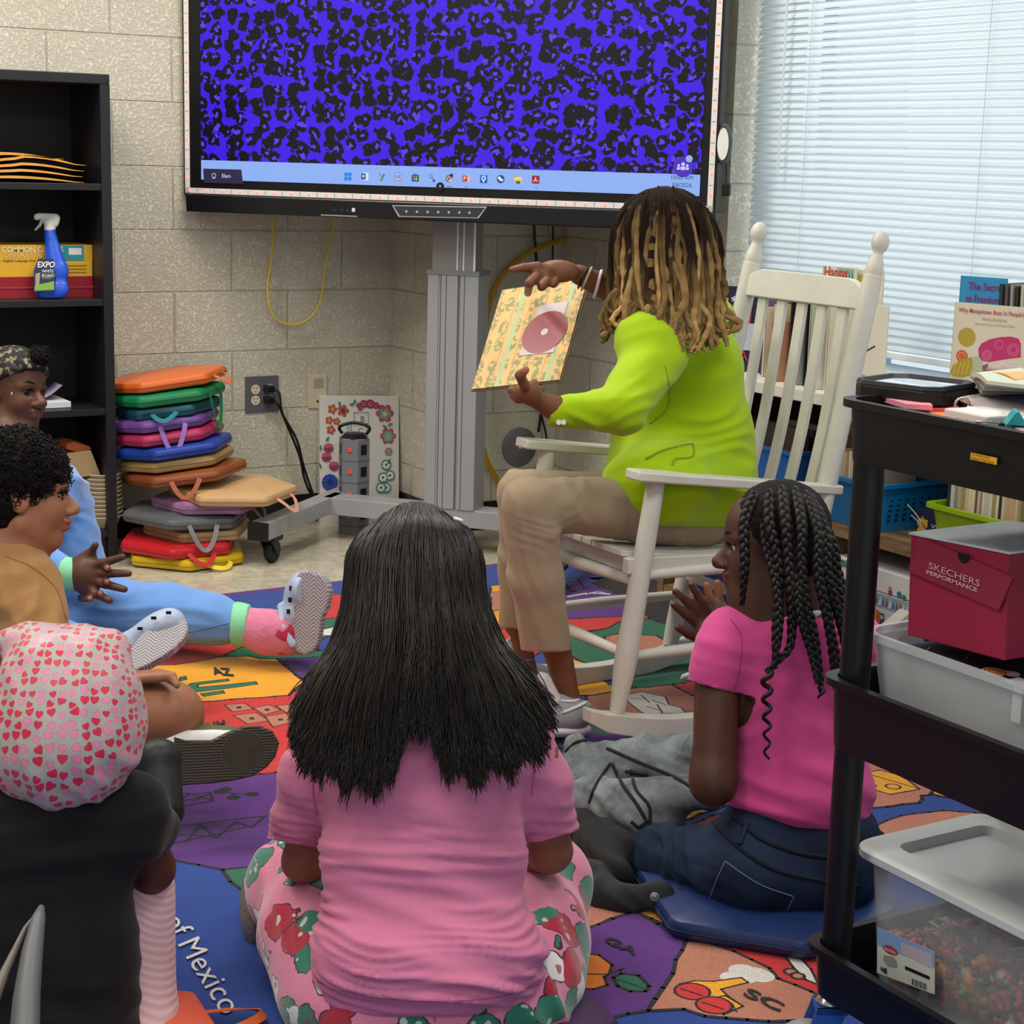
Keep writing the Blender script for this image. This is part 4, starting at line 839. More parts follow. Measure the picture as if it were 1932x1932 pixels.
# ---------------------------------------------------------------- low bookcase under the window
XF = 3.03; zt = onX(1574, 746, XF)[2]; zb = onX(1578, 770, XF)[2]; zs = onX(1630, 1000, XF)[2]; zs0 = onX(1630, 1028, XF)[2]
g = G('oak_veneer'); P = g.co(); x, y, z = g.sep(P); nz = g.noise(g.comb(x*14, y*2.2, z*14), 3.2, 6, .65, dist=.6); g.col(g.mix(g.ramp(nz, .35, .65), '6e5236', 'a58660')).set(.5); g.bump(nz, .1, .003); oak = g.m
lb = thing('low_bookcase', 'low oak bookcase with a white top under the window blinds', 'bookcase', (3.19, 3.1, 0))
MB().box(W0, (XF-.008, 1.7, zb), (XD-.05, 4.12, zt)).build('top_slab', mat('cream_laminate', 'd7d3c6', .45), lb, bevel=.002)
MB().box(W0, (XF+.004, 1.72, zs0), (XD-.05, 4.10, zs)).build('shelf', oak, lb, bevel=.001)
MB().box(W0, (XF+.004, 1.72, .03), (XD-.05, 4.10, .055)).build('bottom_panel', oak, lb)
for yy in (4.08, onX(1566, 860, XF)[1], 2.62, 1.72):
    MB().box(W0, (XF, yy, 0), (XD-.05, yy+.030, zb)).build('upright', oak, lb, bevel=.001)
MB().box(W0, (XD-.056, 1.72, 0), (XD-.05, 4.1, zb)).build('back_panel', mat('dark_back', '231a14', .8), lb)
def open_box(b, fr, w, l, h, r, t, mi=0, taper=.0, n=5, lip=0., floor=.004):
    """rounded open tray: outer wall, rim, inner wall, floor"""
    def ring(s, inset, z):
        rr = max(r-inset, .002); out = []
        W_, L_ = w/2-inset-s, l/2-inset-s
        for cx, cy, a0 in ((W_-rr, L_-rr, 0), (-W_+rr, L_-rr, 90), (-W_+rr, -L_+rr, 180), (W_-rr, -L_+rr, 270)):
            for k in range(n): a = math.radians(a0+90*k/(n-1)); out.append((cx+rr*math.cos(a), cy+rr*math.sin(a), z))
        return out
    rings = [ring(taper, 0, 0), ring(0, 0, h-.012 if lip else h)]
    if lip: rings += [ring(-lip, 0, h-.010), ring(-lip, 0, h)]
    rings += [ring(0, t, h), ring(taper, t, floor)]
    m = len(rings[0]); V = [p for q in rings for p in q]
    Fc = [(i*m+k, i*m+(k+1) % m, (i+1)*m+(k+1) % m, (i+1)*m+k) for i in range(len(rings)-1) for k in range(m)]+[tuple(range(m-1, -1, -1)), tuple(range((len(rings)-1)*m, len(rings)*m))]
    return b.add(fr(V), Fc, mi)
def basket(label, c, cx, cy, w, l, h, hc):
    t = thing('book_basket', label, 'basket', (cx, cy, zs+.001), 'plastic baskets of paperbacks'); FR = Fr((cx, cy, zs+.001))
    open_box(MB(), FR, w, l, h, .03, .003, taper=.018, lip=.012).build('basket_body', mat('basket_'+c, c, .35, spec=.45), t, smooth=35)
    hb_ = MB(); dm = mat('basket_hole', tuple(x*.12 for x in lin(c)), .8)
    for i in range(8):
        for j in range(5):
            x0 = -w/2+.05+i*(w-.10)/7; z0 = .03+j*(h-.07)/4; ty = -l/2+.018*(1-z0/h)-.0006
            hb_.poly(FR([(x0-.006, ty-.0004, z0-.006), (x0+.006, ty-.0004, z0-.006), (x0+.006, ty-.0002, z0+.006), (x0-.006, ty-.0002, z0+.006)]))
    hb_.build('grid_hole', dm, t, kind='stuff'); return t
bl_c, gr_c = '0f78b4', '8fb410'
BK = [('blue book basket on the low bookcase shelf', bl_c, 3.155, 3.305, .28, .24, .125), ('lime green book basket on the low bookcase shelf', gr_c, 3.155, 2.86, .29, .30, .115)]
basket(*BK[0], None); basket(*BK[1], None)
pcol = ['c9b79a', 'b9a182', 'd8c9a8', '8f8478', 'e2dccb', '2b2a2c', '9c8f63', 'c3a27c', 'b3bcc0', '6b5443']
def books_in(cx, cy, w, l, grp, lab, n, seed):
    r = random.Random(seed); y_ = cy+l/2-.03; protos = {}; x0 = cx-w/2+.022
    for i in range(n):
        th = r.uniform(.007, .013); c = r.choice(pcol); 
        if y_-th < cy-l/2+.028: break
        hgt = .178+r.uniform(-.008, .01); o = MB().box(W0, (x0+.01, y_-th, zs+.008), (x0+.13, y_-.0006, zs+hgt)).box(W0, (x0+.008, y_-th, zs+.008), (x0+.0099, y_-.0006, zs+hgt+.001)).build('paperback', mat('page_'+c, c, .8), bevel=.0006)
        tag(o, lab, 'book', grp); y_ -= th
books_in(3.155, 3.305, .28, .24, 'paperbacks in the blue basket', 'thin paperback standing on end in the blue basket', 24, 3)
books_in(3.155, 2.86, .29, .30, 'paperbacks in the green basket', 'thin paperback standing on end in the lime green basket', 30, 5)
# puzzle box between the baskets
pz = fl(1752, 1014, zs); FP = Fr((pz[0]-.03, 3.07, zs+.001), (0, -1, 0), (0, 0, 1), (-1, 0, 0)); t = thing('puzzle_box', 'dark puzzle box with a yellow jigsaw piece between the two baskets', 'box', tuple(FP.o))
MB().box(FP, (-.055, 0, -.16), (.02, .075, 0)).build('carton', mat('navy_card', '1d2340', .5), t, bevel=.001)
MB().poly(FP([(-.05, .002, .001), (-.015, .002, .001), (-.015, .02, .001), (-.022, .026, .001), (-.015, .032, .001), (-.015, .05, .001), (-.028, .05, .001), (-.032, .058, .001), (-.038, .05, .001), (-.05, .05, .001), (-.05, .034, .001), (-.043, .028, .001), (-.05, .02, .001)])).build('jigsaw_piece', mat('jigsaw_yellow', 'c7a03a', .5), t)
text('50', FP.sub((.0, .045, .001), -math.pi/2), .018, WH, t, 'box_number')
for i in range(3):
    o = MB().tube(curve_pts([(XF+.03, 3.13-.008*i, zs+.085-.012*i), (XF+.03, 3.09-.01*i, zs+.06-.01*i), (XF+.03, 3.045-.012*i, zs+.012)], 10), .0016, 4, flat=((0, 0, 1), .5))
    tag(o.build('magazine', mat('mag_%d' % i, ('c8c8cc', '2a2a2e', 'b8b8bc')[i], .4)), 'curled thin magazine between the baskets, %s' % ('uppermost', 'middle one', 'lowest')[i], 'magazine', 'curled magazines')
    m_ = COL.objects[-1]
# game boxes on the bottom shelf
def gbox(name, label, y0, y1, z0, z1, c, x0=XF+.006, cat='game box', dp=.25):
    t = thing(name, label, cat, (x0+dp/2, (y0+y1)/2, z0)); MB().box(W0, (x0, y1, z0), (x0+dp, y0, z1)).build('carton', mat(c+'_card', c, .5), t, bevel=.0015); return t, Fr((x0, y0, z0), (0, -1, 0), (0, 0, 1), (-1, 0, 0))
ytop = onX(1640, 1070, XF)[2]; ymid = onX(1640, 1113, XF)[2]
y1_ = onX(1722, 1100, XF)[1]
t, fr = gbox('game_box', 'white game box lettered in green on the lowest shelf', 3.36, y1_, ymid+.002, ytop, 'dcdcdc')
q = fr.hit(1590, 1078); text('creationary', Fr(fr((q[0]-.04, q[1]+.014, .001))[0], fr.u, fr.v, fr.w), .026, mat('print_green', '1f7a4a', .5), t, 'box_title', bold=.02)
d_ = Deco(fr, .0008)
for px, py, c, r in ((1680, 1118, '8a4a2a', .008), (1680, 1110, 'c77b4a', .006), (1697, 1122, '2a7f8a', .009), (1706, 1128, '4d7f3a', .008)): q = fr.hit(px, py); d_.disc(q[0], q[1], r, c, 7)
d_.build('box_picture', t)
t, fr = gbox('game_box', 'white and blue toy box with small pictures, lowest in the bookcase', 3.36, y1_-.005, .056, ymid, 'c9cdd2')
d_ = Deco(fr, .0008); h_ = ymid-.056; rr_ = random.Random(4)
d_.poly([(0, h_*.80), (.32, h_*.80), (.32, h_*.99), (0, h_*.99)], '9aa7b4')
for k in range(26): d_.poly([(x_, y_) for x_, y_ in [(k*.012, h_*.82), (k*.012+.009, h_*.82+.004), (k*.012+.006, h_*.97)]], rr_.choice(['3d6fb0', 'e6e6e6', '7a5a42', '2f4a6a']))
for k in range(4):
    x_ = .03+k*.065; d_.poly([(x_, h_*.28), (x_+.045, h_*.28), (x_+.045, h_*.72), (x_, h_*.72)], '3a4652')
    for j in range(7): d_.disc(x_+rr_.uniform(.006, .04), h_*rr_.uniform(.32, .68), .006, rr_.choice(['8fa3c0', '6b4d33', 'b9b2a4', '4d6fa8', '8a3a33']), 6)
d_.poly([(.145, h_*.62), (.175, h_*.58), (.175, h_*.76), (.145, h_*.80)], 'e0b920').poly([(.175, h_*.58), (.192, h_*.55), (.192, h_*.72), (.175, h_*.76)], 'c8502a').build('box_pictures', t)
# blue tubs and dark boxes seen through the chair
for i, (y0, y1, z0, z1, c, lab) in enumerate(((4.06, 3.80, zs+.001, zs+.13, '1a4f94', 'blue storage tub on the shelf behind the rocking chair, farthest left'), (3.78, 3.54, zs+.001, zs+.15, '1d5aa6', 'blue storage tub on the shelf behind the rocking chair, nearest the oak upright'),
        (4.06, 3.56, .056, .24, '1b2c52', 'dark blue storage tub on the lowest shelf behind the chair'))):
    t = thing('storage_tub', lab, 'tub', (3.15, (y0+y1)/2, z0)); open_box(MB(), Fr((3.165, (y0+y1)/2, z0)), .25, y0-y1, z1-z0, .02, .003, taper=.01, lip=.006).build('tub_body', mat('tub_'+c, c, .4), t, smooth=35)
    rr_ = random.Random(i)
    for k in range(6): tag(MB().box(W0, (3.07+.03*k, y1+.03, z0+.01), (3.085+.03*k, y0-.03-rr_.random()*.05, z1+.035+rr_.random()*.03)).build('file_folder', mat('folder_%d' % (k % 4), ('3a2a1e', '6b4a30', '23262e', '8a8378')[k % 4], .7)), ('folder standing in the left blue tub behind the chair', 'folder standing in the blue tub nearest the oak upright', 'folder standing in the dark blue tub on the lowest shelf')[i], 'folder', 'folders in tub %s' % 'abc'[i])
# ---------------------------------------------------------------- books standing on the low bookcase
def book(label, p, ang, w, h, th, cover, lean=0., edge='d8ccb0', name='picture_book', group=None):
    """p = lower left corner of the front cover; ang = direction of the cover's width in the floor plane"""
    a = math.radians(ang); u = np.array((math.cos(a), math.sin(a), 0)); n = np.cross(u, (0, 0, 1)); l = math.radians(lean); v = np.array((0, 0, math.cos(l)))-n*math.sin(l); FR = Fr(p, u, v)
    t = thing(name, label, 'book', tuple(p), group)
    MB().box(FR, (0, 0, -.0015), (w, h, 0)).box(FR, (0, 0, -th), (w, h, -th+.0015)).box(FR, (0, 0, -th), (.002, h, 0)).build('cover', mat('cover_'+cover, cover, .35, spec=.5), t)
    MB().box(FR, (.002, .003, -th+.0016), (w-.004, h-.003, -.0016)).build('pages', mat('pages_'+edge, edge, .8), t)
    return t, FR
ZC = zt+.0015
def span(pxl, pxr, ytop, x_, ang):    # width, height and corner for a book seen between two pixel columns
    p = onX(pxl, ytop, x_); h = p[2]-ZC; p = np.array((p[0], p[1], ZC)); a = math.radians(ang); FR = Fr(p, (math.cos(a), math.sin(a), 0), (0, 0, 1)); return p, FR.hit(pxr, ytop)[0], h
p, w_, h_ = span(1802, 1960, 570, 3.11, -72); t, FR = book('cream picture book titled Why Mosquitoes Buzz standing on the white counter', p, -72, w_, h_, .009, 'cfc6b2')
rs = mat('title_rose', 'a8375a', .5); q = FR.hit(1809, 588); text("Why Mosquitoes Buzz In People's Ears", Fr(FR((q[0], q[1], .0008))[0], FR.u, FR.v, FR.w), .0105, rs, t, 'title_lettering', squeeze=.84, bold=.01)
gm2 = mat('title_sage', '8c8f78', .5); q = FR.hit(1853, 604); text('Verna Aardema', Fr(FR((q[0], q[1], .0008))[0], FR.u, FR.v, FR.w), .008, gm2, t, 'title_lettering', squeeze=.9); q = FR.hit(1840, 612); text('pictures by Leo and Diane Dillon', Fr(FR((q[0], q[1], .0008))[0], FR.u, FR.v, FR.w), .0055, gm2, t, 'title_lettering')
d_ = Deco(FR, .0006); hp = lambda x, y: FR.hit(x, y)
x_, y_ = hp(1824, 636); d_.disc(x_, y_, .0225, 'a8943a', 28)
d_.poly([hp(*s) for s in ((1847, 672), (1846, 658), (1852, 648), (1868, 640), (1888, 636), (1908, 635), (1922, 639), (1926, 648), (1926, 674), (1895, 678), (1866, 683), (1852, 680))], 'b52f66')
for cx_, cy_, r_ in ((1862, 670, .012), (1862, 670, .008), (1862, 670, .004), (1912, 660, .014), (1912, 660, .009), (1885, 650, .01)):
    x_, y_ = hp(cx_, cy_); d_.line([(x_+r_*math.cos(a), y_+r_*math.sin(a)) for a in np.linspace(0, 2*math.pi, 16, endpoint=False)], .0012, 'd884a8', True)
x_, y_ = hp(1815, 672); d_.disc(x_, y_, .015, 'c95a34', 18).line([(x_+.009*math.cos(a), y_+.009*math.sin(a)) for a in np.linspace(0, 5, 12)], .0012, 'e8b49a')
d_.poly([hp(*s) for s in ((1793, 703), (1798, 690), (1812, 679), (1833, 674), (1836, 690), (1834, 706), (1815, 712), (1797, 709))], 'a8902c')
for k in range(5): a_ = hp(1799+8*k, 706); b_ = hp(1805+8*k, 684-k); d_.line([a_, b_], .0012, 'd8c88a')
d_.poly([hp(*s) for s in ((1834, 675), (1845, 672), (1852, 678), (1854, 700), (1838, 702))], 'a9b49a').poly([hp(*s) for s in ((1854, 690), (1864, 686), (1866, 700), (1855, 700))], '8c4a5a').build('cover_shapes', t)
p, w_, h_ = span(1813, 1900, 520, 3.17, -72)
FRt = book('blue picture book titled The Secret to Freedom behind the cream book', p, -72, w_, h_, .008, '2f86b8'); t, FR = FRt
q = FR.hit(1827, 546); tm = mat('title_plum', '7a2f66', .5); text('The Secret', Fr(FR((q[0], q[1], .0008))[0], FR.u, FR.v, FR.w), .019, tm, t, 'title_lettering', squeeze=.78, bold=.02); q = FR.hit(1822, 568); text('to Freedom', Fr(FR((q[0], q[1], .0008))[0], FR.u, FR.v, FR.w), .017, tm, t, 'title_lettering', squeeze=.78, bold=.02)
for k in range(5):
    p2 = p+np.array((.030+.006*k, -w_-.004-.011*k, 0)); book('dark spined book behind the cream one, %s right of the blue book' % ('first', 'second', 'third', 'fourth', 'fifth')[k], p2, 14, .12, h_-.012-.004*(k % 2), .009, ('1d3a3a', '5a4a42', '8c8a84', '3a2420', 'a8b49a')[k], lean=2)
# left group, seen through the chair's slats
p = fl(1352, 706, ZC); p = np.array((3.075, 3.90, ZC)); t, FR = book('dark starry picture book lettered in white and red left of the chair', (3.06, 3.97, ZC), -58, .17, .235, .012, '171b38', lean=2)
d_ = Deco(FR, .0008); W_, H_ = .17, .235
for x_, y_ in ((.03, .21), (.075, .2), (.12, .205), (.155, .19), (.15, .16)): d_.flower(x_, y_, .010, 'c9cdd6', 'c9cdd6', 5, w=.3, rot=.3)
d_.poly([(.04, .12), (.13, .12), (.13, .185), (.04, .185)], '8e2238').poly([(.06, .06), (.15, .06), (.15, .135), (.06, .135)], 'aeb6c2').poly([(.02, .17), (.05, .16), (.06, .2), (.03, .215)], 'b58a3a'); d_.build('cover_shapes', t)
text('UNCLE', FR.sub((.065, .085, .0014), .12), .018, mat('title_grey', '55606c', .5), t, 'title_lettering', squeeze=.7); text('JEMIMA'[0:0]+'A', FR.sub((.1, .03, .0014)), .03, mat('title_red', 'b5304a', .5), t, 'title_lettering')
t, FR = book('picture book with orange and yellow flowers behind the left chair post', (3.12, 3.80, ZC), -62, .15, .22, .008, '5a4a6a', lean=2)
d_ = Deco(FR, .0008); r_ = random.Random(2)
for k in range(22): d_.flower(r_.uniform(.02, .14), r_.uniform(.03, .13), .011, r_.choice(['d8642a', 'd8b02a', 'b8342a', '3f7a3a']), 'e0c04a', 5)
d_.build('cover_shapes', t)
lean_specs = [('cream', 'd8cdb4', 3.10, 3.76, -20, .20), ('tan', 'c9b594', 3.10, 3.72, -15, .21), ('black and white', '151516', 3.08, 3.63, -25, .245), ('grey striped', '9aa09c', 3.07, 3.585, -28, .25), ('black', '1a1a1d', 3.07, 3.555, -25, .24), ('salmon', 'c98a6a', 3.05, 3.67, -20, .17), ('white', 'e2ddd0', 3.06, 3.50, -30, .25), ('cream edged', 'd8ccb4', 3.06, 3.46, -28, .25), ('pale green', 'b8c4a8', 3.06, 3.53, -30, .245)]
for nm, c, x_, y_, a_, h_ in lean_specs: book('%s picture book standing end on behind the chair slats' % nm, (x_, y_, ZC), a_, .13, h_-.01, .011, c)
p, w_, h_ = span(1553, 1618, 502, 3.17, -62); t, FR = book('picture book titled Happy behind the top rail of the rocking chair', p, -62, w_, h_, .008, 'cfd4c4', lean=0)
q = FR.hit(1554, 522); text('Happy', Fr(FR((q[0], q[1], .0008))[0], FR.u, FR.v, FR.w), .03, mat('title_scarlet', 'c8452e', .5), t, 'title_lettering', squeeze=.62, bold=.02)
d_ = Deco(FR, .0006); d_.poly([hp(*s) if 0 else FR.hit(*s) for s in ((1580, 504), (1612, 508), (1610, 535), (1576, 530))], '8fb0a0')
for k in range(5): a_ = FR.hit(1588+5*k, 535); b_ = FR.hit(1583+6*k, 508); c_ = FR.hit(1591+5*k, 535); d_.poly([a_, b_, c_], '1c2a2c')
d_.build('cover_shapes', t)
p, w_, h_ = span(1612, 1668, 508, 3.22, -62); t, FR = book('yellow and cream picture book beside the one titled Happy', p, -62, w_, h_, .008, 'dcd2b8')
d_ = Deco(FR, .0008); d_.poly([FR.hit(*s) for s in ((1620, 518), (1637, 519), (1636, 545), (1618, 543))], 'cdb43a'); [d_.poly([FR.hit(1621+4*k, 540), FR.hit(1622+4*k, 530), FR.hit(1624+4*k, 540)], '1c1c1a') for k in range(4)]; d_.build('cover_shapes', t)
t, FR = book('cream picture book with a drawn branch behind the right chair post', (*span(1583, 1640, 570, 3.10, -55)[0][:2], ZC), -55, .13, span(1583, 1640, 572, 3.10, -55)[2], .01, 'e2d9c6')
d_ = Deco(FR, .0008); d_.line([(.06, .04), (.07, .1), (.065, .16), (.09, .22)], .006, '4a3428').line([(.065, .15), (.04, .18), (.02, .19)], .004, '4a3428').line([(.07, .1), (.1, .12)], .004, '4a3428').poly([(.04, .02), (.09, .02), (.08, .045), (.05, .045)], '9ab08a').build('cover_shapes', t)
# ---------------------------------------------------------------- three tier cart
CX0, CY0 = 1.57, 1.742; CWd, CL = .40, .74; OC = (CX0+CWd/2, CY0-CL/2)
blk = mat('cart_plastic', '08080a', .42, spec=.35, bump=.15, bs=600, bd=.0006)
ct = thing('utility_cart', 'black plastic three tier rolling cart at the right', 'cart', (OC[0], OC[1], 0))
TZ = [(.982, .900), (.604, .506), (.218, .143)]
for i, (z1, z0) in enumerate(TZ):
    tr = open_box(MB(), Fr((OC[0], OC[1], z0)), CWd, CL, z1-z0, .035, .0045, taper=.004, lip=.008, n=6).build('tray', blk, ct, smooth=35)
    if i == 0:
        tf = Fr((CX0+.001, 0, 0), (0, -1, 0), (0, 0, 1), (-1, 0, 0)); a = tf.hit(1836, 853); c = tf.hit(1885, 877)
        MB().poly(tf([(a[0], c[1], .004), (c[0], c[1], .004), (c[0], a[1], .004), (a[0], a[1], .004)])).build('asset_sticker', mat('sticker_orange', 'e0a01c', .5), tr)
        MB().poly(tf([(a[0]+.001, c[1]+.001, .0043), (c[0]-.001, c[1]+.001, .0043), (c[0]-.001, a[1]-.001, .0043), (a[0]+.001, a[1]-.001, .0043)])).build('asset_sticker', mat('sticker_amber', 'e3a41e', .5), tr)
        text('Purchased with\nFederal Title Funds', Fr(tf(((a[0]+c[0])/2-.0005, (a[1]+c[1])/2+.0015, .0046))[0], tf.u, tf.v, tf.w), .0034, mat('sticker_ink', '4a3410', .6), tr, 'sticker_lettering', center=True)
px_, py_ = CX0+.030, CY0-.030
for dx in (0, CWd-.06):
    for dy in (0, -(CL-.06)):
        x, y = px_+dx, py_+dy; FRp = Fr((x, y, .15))
        b = MB(); prof = [(.020, 0), (.020, .76)]
        b.prism(Fr((x, y, .15)), [(.020*math.cos(a)*(1.0), .022*math.sin(a)) for a in np.linspace(0, 2*math.pi, 20, endpoint=False)], 0, .76)
        b.build('post', blk, ct, smooth=40)
bls = mat('castor_blue', '2f5aa8', .4); gyt = mat('castor_grey', '8d8d90', .5); chm = mat('castor_chrome', 'c9ccd2', .2, .9)
for dx in (0, CWd-.07):
    for dy in (0, -(CL-.07)):
        x, y = px_+dx-.004, py_+dy; cs = MB().lathe(Fr((x, y, .128)), [(.018, 0), (.022, .004), (.018, .012), (.012, .016)], 16).build('castor', chm, ct, smooth=40)
        d = np.array((-.75, -.66, 0)) if False else -M[0]*np.array((1, 1, 0)); d = d/np.linalg.norm(d); sd = np.cross((0, 0, 1), d); FK = Fr((x, y, 0), d, (0, 0, 1), sd)
        MB().prism(FK, [(-.022, .128), (.022, .128), (.045, .055), (.02, .035), (-.0, .07)], -.020, -.017).prism(FK, [(-.022, .128), (.022, .128), (.045, .055), (.02, .035), (-.0, .07)], .017, .020).box(FK, (-.022, .118, -.02), (.022, .128, .02)).build('fork', bls, cs)
        MB().lathe(Fr(FK((.030, .05, -.013))[0], FK.u, FK.v, FK.w), [(.030, 0), (.048, .002), (.05, .008), (.05, .018), (.048, .024), (.030, .026)], 28).build('castor_wheel', gyt, cs, smooth=40)
# --- things on the top tray
zt1 = TZ[0][1]+.006
stackz = TZ[0][0]-.022
def sheet_stack(name, label, quad, z0, z1, c, cat='paper', m=None, wave=0., group=None, bev=0., n=14):
    """quad: four pixels of the top face outline; the block reaches from z0 to z1"""
    P = [fl(x, y, z1) for x, y in quad]; b = MB(); V = []; 
    for t_ in np.linspace(0, 1, n):
        for s in (0, 1):
            a_, d_ = (P[0], P[3]) if s == 0 else (P[1], P[2]); p = a_+(d_-a_)*t_; w = wave*math.sin(t_*math.pi*1.0)*(1 if s == 0 else .6)
            V += [(p[0], p[1], z0+w*.7), (p[0], p[1], z1+w)]
    Fc = []
    for k in range(n-1):
        o = 4*k; Fc += [(o+1, o+3, o+7, o+5), (o, o+4, o+6, o+2), (o, o+1, o+5, o+4), (o+2, o+6, o+7, o+3)]
    Fc += [(0, 2, 3, 1), (4*n-4, 4*n-3, 4*n-1, 4*n-2)]
    o = b.add(V, Fc).build(name, m or mat('sheet_'+c, c, .6), bevel=bev); return tag(o, label, cat, group)
zc = TZ[0][0]
sheet_stack('folder', 'orange folder lying lowest in the left of the top tray', [(1700, 768), (1800, 766), (1850, 815), (1760, 800)], zt1, zc-.014, 'e88a5c', 'folder')
sheet_stack('folder', 'coral red folder above the orange one in the top tray', [(1690, 762), (1808, 760), (1808, 772), (1720, 770)], zc-.0135, zc-.010, 'd8584e', 'folder')
sheet_stack('booklet', 'pink booklet showing under the black cased tablet', [(1652, 745), (1740, 744), (1760, 765), (1710, 762)], zc-.0095, zc-.003, 'dc8f9c', 'booklet')
sheet_stack('paper_pad', 'cream papers lying flat under the pink booklet', [(1630, 752), (1680, 744), (1760, 775), (1700, 772)], zc-.03, zc-.0145, 'c9c0a8', 'paper')
# tablet in its case
zq = zc+.012; q4 = [fl(x, y, zq+.0) for x, y in ((1673, 712), (1752, 698), (1848, 727), (1765, 740))]
o_ = q4[3]; u_ = q4[2]-q4[3]; lu = np.linalg.norm(u_); u_ /= lu; v_ = q4[0]-q4[3]; v_ = v_-u_*(v_@u_); lv = np.linalg.norm(v_); v_ /= lv
TF = Fr(q4[3], u_, v_); 
if TF.w[2] < 0: TF.w = -TF.w
tt = thing('tablet', 'tablet in a thick black case, screen reflecting the blinds, on the cart', 'tablet', tuple(q4[3]))
def octo(s, c): return [(c-s, -s), (lu-c+s, -s), (lu+s, c-s), (lu+s, lv-c+s), (lu-c+s, lv+s), (c-s, lv+s), (-s, lv-c+s), (-s, c-s)]
MB().prism(TF, octo(.004, .02), -.020, .0).build('case', mat('case_rubber', '0f0f11', .55), tt, bevel=.003)
rim = MB(); A, B_ = octo(.004, .02), octo(-.008, .014); n8 = 8
V = [(x, y, .0) for x, y in A]+[(x, y, .005) for x, y in octo(.002, .02)]+[(x, y, .005) for x, y in octo(-.004, .016)]+[(x, y, .0015) for x, y in B_]
rim.add(TF(V), [(r*8+k, r*8+(k+1) % 8, (r+1)*8+(k+1) % 8, (r+1)*8+k) for r in range(3) for k in range(8)]).build('case_rim', mat('case_rubber', '0f0f11', .55), tt)
MB().poly(TF([(x, y, .0018) for x, y in octo(-.006, .012)])).build('glass_screen', mat('dark_glass', '0a0d10', .03, spec=.9, coat=1.), tt)
for k, (a_, w_) in enumerate(((.30, .03), (.52, .03), (.72, .05))):
    MB().box(TF, (lu*a_, -.0052, -.013), (lu*a_+w_*.6, -.0038, -.008)).build('port', mat('port_black', '030304', .4), tt)
# magazines stack with curled top, at the back right
for k in range(7):
    sheet_stack('magazine', ('glossy magazine at the bottom of the grey pile beside the tablet' if k == 0 else 'glossy magazine on top of the grey pile beside the tablet, orange cover' if k == 6 else 'glossy magazine inside the grey pile beside the tablet'), [(1832-k*.5+abs(3-k), 708-k*1.2+3), (1925, 700-k*1.0), (2010, 735), (1850+k*2, 742-k*4)], zc+.002+k*.0052, zc+.0066+k*.0052, ('8e8a86', 'a8a4a0', '7c7a78', 'b4b0ac', '8a888a', '9c9894', 'b9c2b0')[k], 'magazine', wave=.004, group='magazines in the grey pile')
sheet_stack('orange_leaflet', 'pale orange leaflet on the pile of magazines', [(1872, 702), (1940, 700), (1960, 712), (1915, 716)], zc+.040, zc+.0408, 'd8a368', 'leaflet', wave=.003)
for k, (c, lab) in enumerate((('a88a88', 'pinkish paper stack under the white sheets right of the tablet'), ('cfcac8', 'white sheets of paper right of the tablet'), ('8fa6cc', 'sheet with a blue corner lying on the white sheets'))):
    sheet_stack('paper_sheets', lab, [((1815, 754), (1850, 740), (1990, 790), (1960, 830)), ((1812, 750), (1856, 736), (1990, 770), (1960, 800)), ((1880, 742), (1905, 736), (1990, 760), (1960, 770))][k], zc-.025+(k > 0)*.022+(k > 1)*.006, zc-.004+(k > 0)*.006+(k > 1)*.0015, c, 'paper')
# curled sheet standing up at the back
P_ = [dep(x, y, 2.55) for x, y in ((1858, 699), (1866, 690), (1880, 684), (1896, 684), (1912, 690), (1924, 699))]
b = MB(); V = []
for p in P_: V += [tuple(p), tuple(p+np.array((.06, -.06, -.012)))]
tag(b.add(V, [(2*k, 2*k+2, 2*k+3, 2*k+1) for k in range(5)]).build('curled_leaflet', mat('leaflet_print', '9a8c86', .5, var=.3, vs=60), smooth=True), 'curled printed leaflet arching up behind the magazines', 'leaflet')
COL.objects['curled_leaflet'].modifiers.new('t', 'SOLIDIFY').thickness = .0008
# white box with a round bump
q4 = [fl(x, y, zc+.004) for x, y in ((1781, 770), (1812, 766), (1898, 779), (1862, 786))]; u_ = q4[3]-q4[0]; lu = np.linalg.norm(u_); u_ /= lu; v_ = q4[1]-q4[0]; lv = np.linalg.norm(v_); v_ = v_-u_*(v_@u_); v_ /= np.linalg.norm(v_)
BF = Fr(q4[0], u_, v_); BF.w = np.array((0, 0, 1.)); wb = thing('white_gadget_box', 'small white box with a round raised disc at the edge of the cart', 'box', tuple(q4[0]))
MB().box(BF, (0, 0, -.022), (lu, .075, 0)).build('carton', mat('gadget_white', 'd3d0cc', .35), wb, bevel=.002)
MB().lathe(Fr(BF((lu*.5, .03, 0))[0], BF.u, BF.v*.8, BF.w), [(.028, 0), (.024, .003), (.01, .004)], 24).build('round_disc', mat('gadget_disc', 'e2e1e0', .25), wb, smooth=40)
text('Lady of', Fr(BF((lu*.32, -.0004, -.016))[0], BF.u, (0, 0, 1), -BF.v), .009, mat('pencil_grey', '8a8886', .7), wb, 'side_lettering', shear=.2)
MB().box(Fr(BF((lu+.0002, .02, -.012))[0], BF.v, (0, 0, 1), BF.u), (0, 0, 0), (.02, .002, .0006)).build('slot', mat('slot_dark', '1c1712', .6), wb)
